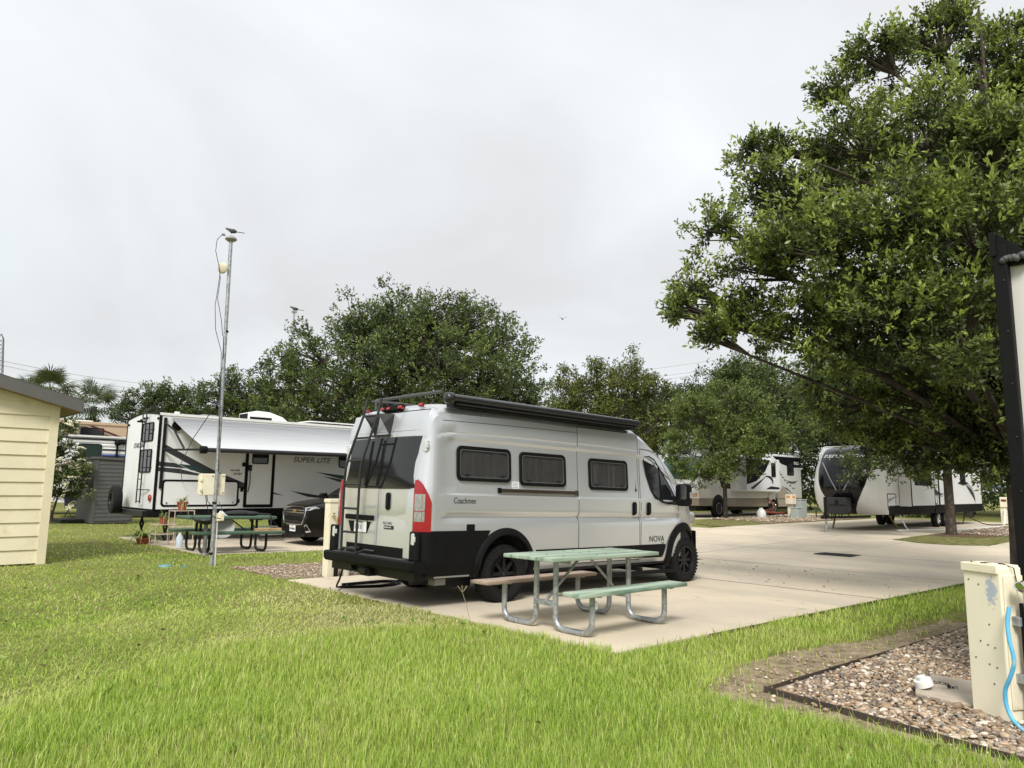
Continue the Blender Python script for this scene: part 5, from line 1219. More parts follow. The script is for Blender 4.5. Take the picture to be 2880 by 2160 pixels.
# folded chair by the shrub
fc = thing("folding_chair", "dark blue folding chair between the shrub and the tool shed", "chair", (2.0, 25.6, 0), R(20))
bb_ = MB(); bb_.bb(-.3, .3, -.25, .25, .42, .46); bb_.build("seat", mat("navy_cloth", (.012, .016, .035), .8), fc); bb_ = MB(); bb_.box((0, .3, .75), (.6, .04, .55), 0, Matrix.Rotation(-.2, 3, 'X')); bb_.build("backrest", mat("navy_cloth", (.012, .016, .035), .8), fc)
for s_ in (-1, 1):
    for c_ in (-1, 1):
        bb_ = MB(); bb_.cyl((s_ * .3, c_ * .28, 0), (s_ * .3, -c_ * .2, .62), .016, n=6); bb_.build("leg", black_metal, fc)
# ------------------------------------------------------------------ two RVs far behind the shed
fr = thing("travel_trailer", "white ribbed trailer with blue stripes behind the tool shed", "trailer", (0, 27.0, 0))
ribw = mat("ribbed_white_alu", (.70, .70, .69), .4, metal=.1, var=.04)
bb_ = MB(); bb_.prism([(1.75, .6), (1.7, 1.6), (1.72, 2.9), (1.85, 3.25), (2.1, 3.32), (9, 3.32), (9, .6)], lambda p, q, t: (p, t, q), 0, 2.45); bb_.build("body", ribw, fr)
for i in range(16):
    bb_ = MB(); z_ = .8 + i * .15; bb_.prism([(0, 0), (-.025, .04), (-.025, .1), (0, .14)], lambda p, q, t: (t, p, z_ + q), 1.78, 9.0); bb_.build("rib", ribw, fr)
bb_ = MB(); bb_.bb(1.7, 9, -.05, .05, 3.20, 3.25); bb_.build("gutter_rail", black_plastic, fr)
bb_ = MB(); bb_.bb(1.8, 9, -.04, .06, 3.30, 3.37); bb_.build("roof_edge", white_plastic, fr)
rv_window(2.17, 3.05, 1.75, 3.03, side_fn(-.03), fr, .1, mat("green_glass", (.02, .035, .03), .15, var=0))
for z_, mt_ in ((2.80, print_black), (2.56, mat("blue_stripe", (.03, .08, .35), .5)), (2.51, print_black)):
    bb_ = MB(); bb_.bb(3.07, 9, -.032, -.026, z_ - .03, z_ + .03); bb_.build("stripe", mt_, fr)
bb_ = MB(); bb_.cyl((3.62, -.08, 1.7), (3.62, -.08, 3.1), .045, n=8); bb_.cyl((3.60, -.10, 3.12), (9, -.10, 3.12), .07, n=10); bb_.ball((3.62, -.09, 3.1), .13, 10, 8); bb_.build("awning_arm", black_plastic, fr, smooth=50)
b5 = thing("fifth_wheel_trailer", "tan and brown fifth-wheel trailer farthest behind the yellow shed", "trailer", (0, 31.0, 0))
tan_ = mat("tan_fibreglass", (.50, .37, .24), .45, var=.05)
bb_ = MB(); bb_.prism([(1.0, .8), (1.0, 3.9), (1.3, 4.12), (12, 4.12), (12, .8)], lambda p, q, t: (p, t, q), 0, 2.5); bb_.build("body", tan_, b5)
bb_ = MB(); bb_.bb(.95, 12, -.05, .1, 4.10, 4.22); bb_.build("roof_edge", tan_, b5)
plate("graphic", [(1.0, 3.98), (3.3, 4.0), (5.2, 3.3), (6.0, 2.8), (1.0, 2.8)], side_fn(0), mat("brown_print", (.10, .082, .068), .5), b5, 0, .006)
plate("graphic", [(3.35, 4.04), (3.6, 4.04), (5.5, 3.35), (6.2, 2.8), (5.9, 2.8), (5.2, 3.35)], side_fn(0), mat("maroon_print", (.09, .02, .02), .5), b5, .006, .010)
plate("graphic", [(1.0, 3.75), (1.9, 3.4), (2.4, 3.25), (1.0, 3.3)], side_fn(0), mat("red_print", (.28, .02, .03), .5), b5, .006, .010)
rv_window(3.07, 4.05, 3.4, 3.95, side_fn(0), b5, .07)
bb_ = MB(); bb_.prism([(2.9, 4.2), (3.1, 4.34), (3.7, 4.34), (3.9, 4.2)], lambda p, q, t: (p, t, q), .8, 1.6); bb_.build("air_conditioner", white_plastic, b5, bevel=.03)

# ------------------------------------------------------------------ black-nosed trailer across the road
rf = thing("travel_trailer", "white travel trailer with a glossy black nose cap across the road", "trailer", (22.2, 3.3, 0))
RWD = 2.45; yc = RWD / 2
NZ = [(.62, .95), (.8, .62), (1.1, .38), (1.5, .24), (1.9, .28), (2.3, .46), (2.7, .78), (2.95, 1.05), (3.1, 1.3), (3.2, 1.75)]
def nose(z):
    for (a, xa), (c_, xc) in zip(NZ[:-1], NZ[1:]):
        if z <= c_: return xa + (xc - xa) * (z - a) / (c_ - a)
    return NZ[-1][1]
def npt(y, z, off=0):
    d = abs(y - yc) / yc; return (nose(z) + .55 * d ** 3.5 - off, y, z)
bb_ = MB(); bb_.prism([(1.45, .85), (1.30, 1.2), (1.3, 2.9), (1.75, 3.2), (13.3, 3.18), (13.3, .95), (7.2, .95), (7.2, .85)], lambda p, q, t: (p, t, q), .012, RWD - .012); bb_.build("body", white_gel, rf, smooth=30)
gl_black = mat("gloss_black_gelcoat", (.006, .006, .007), .12, var=.0, spec=.35)
def half_w(z):
    for (a, xa), (c_, xc) in zip([(.62, .30), (.9, .45), (1.2, .62), (1.6, .82), (2.0, .93), (2.6, 1.0), (3.0, 1.02)], [(.9, .45), (1.2, .62), (1.6, .82), (2.0, .93), (2.6, 1.0), (3.0, 1.02), (3.3, 1.0)]):
        if z <= c_: return xa + (xc - xa) * (z - a) / (c_ - a)
    return 1.0
ZN = [.62, .72, .82, .95, 1.1, 1.3, 1.5, 1.7, 1.9, 2.1, 2.3, 2.5, 2.7, 2.85, 2.95, 3.05, 3.12, 3.2]
bb_ = MB(); bb_.grid([[npt(yc + half_w(z) * (i / 8 - 1), z, .004) for i in range(17)] for z in ZN]); cap = bb_.build("nose_cap", gl_black, rf, smooth=60)
for s_ in (-1, 1):
    bb_ = MB(); bb_.grid([[npt(yc + s_ * (half_w(z) + (yc - half_w(z)) * i / 6), z, 0) for i in range(7)] + [(1.55, yc + s_ * yc, z)] for z in ZN]); bb_.build("nose_side", white_gel, rf, smooth=60)
    bb_ = MB(); bb_.tube([npt(yc + s_ * (.85 - .72 * t ** .8), 2.55 - 1.05 * t, .012) for t in (0, .2, .4, .6, .8, 1.0)], .022, 6); bb_.build("chrome_strip", silver_print, cap, smooth=50)
bb_ = MB(); bb_.grid([[npt(yc - .03, z, .02), npt(yc + .03, z, .02)] for z in (1.35, 1.5, 1.7)]); bb_.build("centre_rib", print_black, cap)
text("REFLECTION", cap, (nose(2.74) - .03, yc + .80, 2.74), (0, -1, 0), (.65, 0, 1), .19, print_white, bold=.004, shear=.2, sx=1.4)
bb_ = MB(); bb_.prism(rrect(yc - .37, yc + .37, .62, 1.24, .08), lambda p, q, t: (t, p, q), -.12, .30); tcv = bb_.build("gas_bottle_cover", mat('grey_black_plastic', (.03, .03, .031), .5, var=.15), rf, bevel=.03)
bb_ = MB(); bb_.bb(-.16, -.12, yc - .3, yc + .3, .95, .97); bb_.bb(-.14, -.11, yc - .05, yc + .05, .98, 1.15); bb_.build("cover_rib", black_metal, tcv)
bb_ = MB(); bb_.tube([(-1.05, yc, .52), (.9, .45, .55)], .05, 6); bb_.tube([(-1.05, yc, .52), (.9, RWD - .45, .55)], .05, 6); bb_.bb(-1.35, -1.0, yc - .06, yc + .06, .48, .58); bb_.build("hitch_frame", black_metal, rf)
bb_ = MB(); bb_.cyl((-1.05, yc, .0), (-1.05, yc, .5), .04, n=10); bb_.cyl((-1.05, yc, 0), (-1.05, yc, .02), .1, n=10); bb_.build("tongue_jack", galv, rf); bb_ = MB(); bb_.cyl((-1.05, yc, .48), (-1.05, yc, 1.25), .06, n=10); bb_.bb(-1.15, -.95, yc - .09, yc + .09, .5, .62); bb_.build("jack_head", black_metal, rf)
SR = side_fn(0)
bb_ = MB(); bb_.bb(1.5, 13.3, .0, RWD, .60, .949); bb_.bb(1.5, 7.2, -.008, .02, .60, .95); bb_.build("skirt", black_plastic, rf, bevel=.01)
h0 = frame_plate("hatch", 1.42, 2.25, .80, 1.40, .06, .035, SR, black_plastic, rf, 0, .012); plate("hatch_skin", rrect(1.45, 2.22, .83, 1.37, .04), SR, white_gel, h0, 0, .006); plate("graphic", [(1.42, 1.2), (2.5, 1.33), (1.42, 1.05)], SR, silver_print, h0, .006, .014)
dr = frame_plate("entry_door", 2.62, 3.2, .95, 2.75, .03, .04, SR, black_plastic, rf, 0, .015)
slo = MB(); slo.bb(2.62, 5.2, -.45, .1, .92, 2.85); slob = slo.build("slide_out", white_gel, rf, bevel=.01)
SRs = side_fn(-.45)
frame_plate("slide_trim", 2.60, 5.22, .90, 2.87, .02, .05, SRs, black_plastic, slob, -.012, .008); rv_window(3.0, 4.9, 1.72, 2.5, SRs, slob, .06)
h1 = frame_plate("hatch", 5.6, 6.9, .97, 1.38, .05, .035, SR, black_plastic, rf, 0, .012); plate("hatch_skin", rrect(5.63, 6.87, 1.0, 1.35, .04), SR, white_gel, h1, 0, .006)
bb_ = MB(); bb_.bb(5.30, 5.37, -.02, .02, .95, 3.0); bb_.bb(7.16, 7.24, -.02, .02, .95, 3.0); bb_.build("door_trim", black_plastic, rf)
arc = lambda cx0, cz0, r_, w_, a0, a1, sx0=1.0: [(cx0 + sx0 * r_ * math.cos(R(a)), cz0 + r_ * math.sin(R(a))) for a in np.linspace(a0, a1, 14)] + [(cx0 + sx0 * (r_ - w_ * math.sin(math.pi * (a - a0) / (a1 - a0))) * math.cos(R(a)), cz0 + (r_ - w_ * math.sin(math.pi * (a - a0) / (a1 - a0))) * math.sin(R(a))) for a in np.linspace(a1, a0, 14)][1:-1]
plate("graphic", arc(7.3, 1.9, .62, .22, 100, 290, 2.4), SR, silver_print, rf, 0, .004); plate("graphic", arc(7.25, 1.85, .5, .2, 110, 300, 2.2), SR, smoke_print, rf, .004, .007)
plate("graphic", arc(10.6, 1.0, 1.0, .2, 60, 120, 1.6), SR, smoke_print, rf, 0, .004); plate("graphic", arc(11.2, 1.1, .75, .18, -10, 110, 1.4), SR, silver_print, rf, .004, .007); plate("graphic", arc(11.0, .95, .8, .16, 10, 90, 1.5), SR, smoke_print, rf, .007, .010)
rv_window(10.2, 10.9, 1.85, 2.6, SR, rf)
for x in (7.0, 7.95):
    for y in (.12, RWD - .12): make_wheel(rf, x, y, .365, r=.365, wdt=.22, side=-1 if y < 1 else 1, rim_mat=chrome, rr=.2, spokes=8, lug=False)
bb_ = MB(); bb_.prism([(6.5, .62), (6.6, .82), (8.3, .82), (8.45, .62)], SR, -.03, .04); bb_.build("wheel_fender", black_plastic, rf)
bb_ = MB(); bb_.tube([(2.0, .2, .6), (2.9, .2, .05)], .035, 6); bb_.tube([(1.95, RWD - .3, .6), (1.6, RWD - .3, .03)], .035, 6); bb_.tube([(11.8, .3, .6), (11.2, .3, .05)], .035, 6); bb_.build("stabiliser_jack", mat("yellow_black_jack", (.16, .12, .02), .6), rf)
bb_ = MB(); bb_.bb(1.7, 13.2, .05, RWD - .05, 3.17, 3.23); bb_.build("roof", white_plastic, rf, bevel=.02); bb_ = MB(); bb_.prism([(6, 3.2), (6.1, 3.5), (7, 3.5), (7.2, 3.2)], lambda p, q, t: (p, t, q), .8, 1.6); bb_.build("air_conditioner", white_plastic, rf, bevel=.03)
bb_ = MB(); bb_.tube(spline([(24.9, 3.35, .6), (24.95, 3.2, .2), (24.6, 3.0, .03), (24.2, 3.2, .03), (24.7, 3.3, .03), (26, 2.7, .03), (29, 2.1, .03), (32.5, 1.9, .03), (33.6, 2.0, .15), (34.2, 2.1, .75)]), .025, 6); tag(bb_.build("water_hose", white_plastic, smooth=60), "white water hose lying along the black-nosed trailer", "hose")
bb_ = MB(); bb_.tube(spline([(33.0, 3.3, .4), (33.2, 2.6, .06), (34.0, 1.9, .1), (34.4, 2.0, .5), (34.4, 2.1, .9)]), .022, 6); tag(bb_.build("extension_cable", black_plastic, smooth=60), "black power cord from the far cream post to the black-nosed trailer", "cord")

# ------------------------------------------------------------------ motorhome
mh = thing("motorhome", "white, black and tan motorhome parked behind the small tree", "motorhome", (27.4, 13.8, 0))
MW = 2.55; taupe = mat("taupe_paint", (.33, .285, .225), .4, var=.04, coat=.3); mblack = mat("gloss_black_paint", (.006, .006, .009), .25, var=0, spec=.3)
bb_ = MB(); bb_.prism([(.0, .98), (.02, 1.35), (.08, 1.95), (.30, 2.6), (.62, 3.2), (.95, 3.5), (1.3, 3.58), (11.4, 3.58), (11.45, 3.4), (11.45, .98)], lambda p, q, t: (p, t, q), 0, MW); bb_.build("body", white_gel, mh, smooth=30, bevel=.06)
bb_ = MB(); bb_.prism([(.03, .62), (.03, .975), (11.43, .975), (11.43, .60), (11.0, .52), (9.0, .50), (3.6, .55)], lambda p, q, t: (p, t, q), .01, MW - .01); bb_.build("lower_skirt", taupe, mh, bevel=.03)
SM = side_fn(0)
FM = lambda off: (lambda p, q, t: (.08 + (.30 - .08) * (q - 1.95) / .65 - t if q < 2.6 else .30 + .32 * (q - 2.6) / .6 - t, p, q))
bb_ = MB(); bb_.grid([[(-.012 + .08 + .22 * (q - 1.95) / .65 if q < 2.6 else -.012 + .30 + .32 * (q - 2.6) / .6, y, q) for y in (.12, .6, 1.2, 1.9, MW - .12)] for q in (1.98, 2.3, 2.6, 2.9, 3.15)]); bb_.build("windscreen", mat("teal_glass", (.05, .12, .12), .08, var=0, spec=.8), mh, smooth=50)
bb_ = MB(); bb_.prism(rrect(.6, 1.95, 1.05, 1.42, .06), lambda p, q, t: (-t, p, q), -.05, .012); bb_.build("grille", black_plastic, mh)
for y in (.28, MW - .28):
    hl = MB(); hl.prism(rrect(y - .2, y + .2, 1.06, 1.26, .04), lambda p, q, t: (-t, p, q), -.04, .02); hlo = hl.build("head_lamp", clear_lens, mh, bevel=.01)
    bb_ = MB(); yy = y - .13 if y < 1 else y + .13; bb_.prism(rrect(yy - .06, yy + .06, 1.08, 1.24, .03), lambda p, q, t: (-t, p, q), .02, .03); bb_.build("turn_signal", amber, hlo)
text("Sunstar", mh, (-.002, .95, 1.66), (0, -1, 0), (.1, 0, 1), .20, print_black, bold=.004, shear=.3, sx=1.2)
bb_ = MB(); bb_.tube([(.03, 2.2, 1.52), (.0, 1.3, 1.50), (.0, .45, 1.50), (.05, .12, 1.7)], .016, 5); bb_.build("hood_line", black_plastic, mh)
bb_ = MB(); bb_.tube([(.05, .9, 1.98), (.15, 1.4, 2.1)], .012, 5); bb_.tube([(.05, 1.7, 1.98), (.15, 2.2, 2.1)], .012, 5); bb_.build("wiper", black_metal, mh)
plate("dark_band", [(2.2, 1.55), (3.1, 1.5), (3.1, 3.45), (1.5, 3.45), (1.4, 2.3), (1.9, 2.25)], SM, mblack, mh, 0, .004)
plate("dark_band", [(7.9, 3.45), (11.42, 3.45), (11.42, 2.85), (10.2, 2.82), (9.0, 3.0), (8.4, 3.2)], SM, mblack, mh, 0, .004)
plate("tan_panel", [(7.9, .98), (11.42, .98), (10.6, 1.05), (9.6, 1.35), (9.0, 1.75), (8.6, 1.45), (7.9, 1.15)], SM, taupe, mh, 0, .004)
ms = MB(); ms.bb(3.15, 7.7, -.5, .1, 1.38, 3.2); mso = ms.build("slide_out", white_gel, mh, bevel=.02)
SMs = side_fn(-.5)
plate("dark_band", [(3.95, 3.15), (6.6, 3.15), (6.0, 2.5), (5.0, 1.95), (3.95, 1.75)], SMs, mblack, mso, 0, .004); rv_window(4.3, 5.0, 2.35, 3.0, SMs, mso); rv_window(6.7, 7.2, 2.2, 3.0, SMs, mso)
plate("grey_end", [(3.15, 1.42), (3.93, 1.42), (3.93, 3.15), (3.15, 3.15)], SMs, mat("pale_grey_panel", (.42, .42, .40), .5), mso, 0, .006)
plate("graphic", [(4.3, 1.55), (5.6, 2.05), (6.2, 2.3), (5.4, 1.85), (4.6, 1.5)], SMs, print_black, mso, 0, .004); plate("graphic", arc(6.3, 1.95, .32, .14, -40, 140, 1.9), SMs, print_black, mso, 0, .004); plate("graphic", [(6.0, 1.5), (6.6, 1.68), (7.6, 1.62), (7.6, 1.5)], SMs, print_black, mso, 0, .004)
for i in range(8):
    x_, z_ = 8.35 + .12 * i + .02 * i * i, 2.75 - .16 * i
    plate("graphic", [(x_, z_), (x_ + .22, z_ - .02), (x_ + .30, z_ - .09), (x_ + .08, z_ - .08)], SM, print_black, mh, .004, .007)
plate("graphic", [(9.1, 1.65), (10.3, 1.2), (9.5, 1.6)], SM, print_black, mh, .004, .007)
plate("graphic", arc(10.2, 2.6, .75, .14, 225, 315, 1.3), SM, print_black, mh, .004, .007)
rv_window(9.6, 10.45, 2.35, 3.25, SM, mh, .06)
text("ITASCA", mh, (10.5, -.008, 3.02), (1, 0, 0), (0, 0, 1), .24, print_white, bold=.006, sx=.85); text("Sunstar", mh, (10.0, -.008, 1.85), (1, 0, 0), (0, 0, 1), .18, taupe, shear=.2)
wd_ = frame_plate("compartment_door", 7.2, 8.0, .7, 1.25, .04, .02, SM, white_plastic, mh, .01, .03); plate("door_skin", rrect(7.2, 8.0, .7, 1.25, .04), SM, white_gel, wd_, .02, .028)
for a in ((2.6, 3.9, .64, .93), (8.3, 9.3, .62, .95), (9.8, 11.0, .66, .95), (4.2, 5.4, .6, .93)): frame_plate("locker", *a, .03, .012, side_fn(.01), mat("taupe_dark", (.22, .19, .15), .5), mh, 0, .006)
for x in (1.85, 7.75):
    bb_ = MB(); bb_.cyl((x, .012, .62), (x, -.006, .62), .58, n=28); bb_.build("wheel_well", gap_dark, mh)
    for y in (.09, MW - .09): make_wheel(mh, x, y, .48, r=.48, wdt=.28, side=-1 if y < 1 else 1, rim_mat=chrome, rr=.28, spokes=12, lug=False)
bb_ = MB(); bb_.bb(.15, 11, .25, MW - .25, .35, .62); bb_.build("chassis", black_metal, mh); bb_ = MB(); bb_.bb(9.6, 11.2, .25, MW - .25, 3.58, 3.63); bb_.build("roof_rack", dark_metal, mh)
for y in (.5, 1.3):
    bb_ = MB(); bb_.tube([(9.6, y, 3.58), (9.6, y, 3.74), (9.68, y, 3.78), (10.1, y, 3.78), (10.15, y, 3.72), (10.15, y, 3.58)], .025, 6); bb_.build("roof_rail", white_plastic, mh)
# hookups by the motorhome
pb = thing("power_post", "cream power post with an orange label beyond the motorhome", "power post", (31.6, 11.0, 0))
bb_ = MB(); bb_.bb(-.12, .12, -.1, .1, 0, .8); bb_.build("post", cream, pb); bb_ = MB(); bb_.bb(-.25, .25, -.2, .15, .75, 1.25); bb_.build("head", mat("pale_cream", (.75, .66, .52), .5), pb, bevel=.02); bb_ = MB(); bb_.bb(-.258, -.25, -.12, .08, 1.08, 1.18); bb_.bb(-.15, .1, -.208, -.2, 1.08, 1.18); bb_.build("label_plate", mat("orange_label", (.65, .32, .05), .5), pb)
gp = mat("grey_green_plastic", (.36, .40, .37), .55, var=.08)
for (x, y, w_, h_, lb) in ((32.4, 10.85, .33, .95, "tall grey-green utility cabinet beside the motorhome's power post"), (31.3, 10.55, .24, .56, "short grey-green utility cabinet in front of the motorhome's power post")):
    e = thing("utility_cabinet", lb, "cabinet", (x, y, 0), group="utility cabinets by the motorhome"); bb_ = MB(); bb_.bb(-w_, w_, -.2, .2, 0, h_); bb_.build("body", gp, e, bevel=.02); bb_ = MB(); bb_.bb(-w_ - .02, w_ + .02, -.22, .22, h_, h_ + .05); bb_.build("lid", gp, e, bevel=.015)
bb_ = MB(); bb_.lathe([(0, 0), (.2, 0), (.235, .08), (.235, .32), (.16, .45), (.10, .48), (.10, .55), (0, .55)], (30.2, 11.9, 0), (0, 0, 1), 16); tag(bb_.build("gas_bottle", white_plastic, smooth=40), "white gas bottle on the gravel by the motorhome", "gas bottle")
bb_ = MB(); bb_.tube(spline([(34.3, 13.7, 1.0), (34.1, 13.3, .7), (33.4, 12.9, .45), (30.6, 12.0, .35), (31.0, 11.6, .30), (31.6, 11.5, .27), (32.5, 11.4, .3), (33.4, 11.2, .05)]), .055, 8); tag(bb_.build("sewer_hose", mat("rust_hose", (.20, .05, .03), .55, var=.2), smooth=60), "rust red sewer hose beside the motorhome", "hose")
bsup = MB()
for x, h_ in ((31.2, .26), (31.8, .22), (32.4, .24), (32.9, .2)): bsup.tube([(x, 11.35, 0), (x, 11.5, h_), (x, 11.65, 0)], .02, 5)
tag(bsup.build("hose_support", black_plastic), "low black hose support under the rust red sewer hose", "hose support")
def dark_bench(loc, rz, label):
    e = thing("picnic_table", label, "picnic table", loc, rz)
    bb_ = MB(); bb_.bb(-.9, .9, -.35, .35, .70, .75); bb_.build("table_top", coat_green, e, bevel=.01)
    for s_ in (-1, 1):
        bb_ = MB(); bb_.bb(-.9, .9, s_ * .82, s_ * .55, .41, .45); bb_.build("bench", coat_green, e, bevel=.01)
    for x in (-.6, .6):
        for s_ in (-1, 1): jleg(x, s_, black_metal, e)
dark_bench((33.6, 9.7, 0), .1, "dark green picnic table behind the nose of the black-nosed trailer")
dark_bench((30.2, -.05, 0.02), .0, "dark green picnic table on the island at the right edge")
pc = thing("power_post", "cream power post with a dark meter on the far tree island", "power post", (34.4, 2.15, 0))
bb_ = MB(); bb_.bb(-.15, .15, -.12, .12, 0, 1.1); bb_.build("post", cream, pc); bb_ = MB(); bb_.bb(-.2, .2, -.2, .12, .82, 1.28); bb_.build("head", cream, pc, bevel=.02); bb_ = MB(); bb_.bb(-.208, -.2, -.14, .06, 1.08, 1.18); bb_.bb(-.14, .14, -.208, -.2, 1.08, 1.18); bb_.build("meter", mat("meter_dark", (.10, .03, .03), .5), pc)

# ------------------------------------------------------------------ trailer at the right edge of the picture
nt_ = thing("travel_trailer", "off-white trailer wall with a black corner frame at the right edge", "trailer", (1.25, -5.74, 0))
nw = mat("offwhite_wall", (.60, .585, .545), .5, var=.06, vscale=1.5, c2=(.50, .48, .44), c2amt=.15, c2scale=2)
bb_ = MB(); bb_.bb(.05, 7.5, -2.5, -.02, .75, 3.25); bb_.build("body", nw, nt_, bevel=.01)
bb_ = MB(); bb_.bb(-.03, .06, -.075, .02, .7, 3.38); bb_.build("corner_frame", black_plastic, nt_, bevel=.008)
bb_ = MB(); bb_.bb(-.05, -.01, -.012, .03, 3.30, 3.49); bb_.add([(-.02, 0, 3.49), (-.02, -.20, 3.30), (-.02, -.06, 3.22), (-.02, 0, 3.3), (.02, 0, 3.49), (.02, -.20, 3.30), (.02, -.06, 3.22), (.02, 0, 3.3)], [(0, 1, 2, 3), (4, 7, 6, 5), (0, 4, 5, 1), (1, 5, 6, 2), (2, 6, 7, 3), (3, 7, 4, 0)]); bb_.build("corner_fin", black_plastic, nt_)
bb_ = MB(); bb_.bb(.0, .09, -2.5, -.08, 3.215, 3.26); bb_.build("gutter", black_plastic, nt_, bevel=.006); bb_ = MB(); bb_.bb(-.005, .09, -2.5, -.16, 3.262, 3.31); bb_.build("roof_edge", white_plastic, nt_, bevel=.006)
bb_ = MB()
for i in range(9): bb_.ball((-.03 + random.uniform(-.01, .01), -.05 - .018 * i, 3.27 + random.uniform(-.02, .02)), .026, 8, 6)
bb_.build("taped_joint", mat("grey_tape", (.07, .07, .07), .6, var=.3), nt_, smooth=50)
for z_ in (3.1, 2.7, 2.3, 1.9, 1.5, 1.1):
    bb_ = MB(); bb_.cyl((-.03, -.045, z_), (-.036, -.045, z_), .008, n=8); bb_.build("screw", dark_metal, nt_)
bb_ = MB(); bb_.bb(.15, 7.4, -2.4, -.1, .55, .75); bb_.build("underframe", black_metal, nt_)
for x in (3.4, 4.3):
    for y in (-.2, -2.3): make_wheel(nt_, x, y, .34, r=.34, wdt=.2, side=1 if y > -1 else -1, rr=.19, spokes=6, lug=False)
# ------------------------------------------------------------------ foliage
def np_mesh(name, co, quads, mats, attr=None, parent=None, smooth=False, midx=None):
    """mesh object from numpy arrays; faces all quads or all triangles"""
    me = bpy.data.meshes.new(name); nv = len(co); nf, kk = quads.shape
    me.vertices.add(nv); me.vertices.foreach_set("co", np.ascontiguousarray(co, dtype=np.float32).ravel())
    me.loops.add(nf * kk); me.loops.foreach_set("vertex_index", np.ascontiguousarray(quads, dtype=np.int32).ravel())
    me.polygons.add(nf); me.polygons.foreach_set("loop_start", np.arange(nf, dtype=np.int32) * kk)
    if midx is not None: me.polygons.foreach_set("material_index", midx.astype(np.int32))
    if smooth: me.polygons.foreach_set("use_smooth", np.ones(nf, dtype=bool))
    for mt in (mats if isinstance(mats, (list, tuple)) else [mats]): me.materials.append(mt)
    me.update(calc_edges=True)
    if attr is not None:
        a = me.attributes.new("tint", 'FLOAT', 'POINT'); a.data.foreach_set("value", np.ascontiguousarray(attr, dtype=np.float32))
    o = bpy.data.objects.new(name, me); col.objects.link(o)
    if parent is not None: o.parent = parent
    return o
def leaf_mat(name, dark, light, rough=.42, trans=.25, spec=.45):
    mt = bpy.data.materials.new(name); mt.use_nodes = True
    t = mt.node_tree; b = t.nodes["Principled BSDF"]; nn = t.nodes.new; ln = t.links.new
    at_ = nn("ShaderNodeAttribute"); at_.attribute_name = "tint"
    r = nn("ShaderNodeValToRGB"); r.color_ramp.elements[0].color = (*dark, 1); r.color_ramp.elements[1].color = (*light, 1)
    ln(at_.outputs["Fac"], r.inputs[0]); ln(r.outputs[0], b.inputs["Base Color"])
    b.inputs["Roughness"].default_value = rough; b.inputs["Specular IOR Level"].default_value = spec
    tr_ = nn("ShaderNodeBsdfTranslucent"); ln(r.outputs[0], tr_.inputs[0])
    mx = nn("ShaderNodeMixShader"); mx.inputs[0].default_value = trans
    o_ = t.nodes["Material Output"]; ln(b.outputs[0], mx.inputs[1]); ln(tr_.outputs[0], mx.inputs[2]); ln(mx.outputs[0], o_.inputs[0])
    return mt
def unit(a): return a / np.maximum(1e-9, np.linalg.norm(a, axis=-1, keepdims=True))
def leaves(pos, dr_, k, ln_, wd, tint, twig=0.1, spread=.9):
    n = len(pos); P = np.repeat(pos, k, 0); D = np.repeat(dr_, k, 0); T = np.repeat(tint, k)
    m_ = n * k
    ax = unit(D * .75 + unit(rng.normal(size=(m_, 3))) * spread)
    base = P + D * rng.uniform(-.9, .6, (m_, 1)) * twig + rng.normal(size=(m_, 3)) * twig * .12
    sd_ = unit(np.cross(ax, rng.normal(size=(m_, 3))))
    nr = np.cross(ax, sd_)
    L_ = ln_ * rng.uniform(.5, 1.3, (m_, 1)); W_ = wd * rng.uniform(.75, 1.2, (m_, 1))
    v0 = base; v2 = base + ax * L_ + nr * L_ * .12
    md_ = base + ax * L_ * .55 
    v1 = md_ + sd_ * W_ * .5 + nr * W_ * .14; v3 = md_ - sd_ * W_ * .5 + nr * W_ * .14
    co = np.stack([v0, v1, v2, v3], 1).reshape(-1, 3); q = np.arange(m_ * 4).reshape(-1, 4)
    tt = np.repeat(np.clip(T + rng.normal(size=m_) * .06, 0, 1), 4)
    return co, q, tt
bark = mat("bark", (.062, .050, .040), .9, var=.35, vscale=7, c2=(.115, .10, .082), c2amt=.4, c2scale=6, bump=1.0, bscale=22, spec=.2)
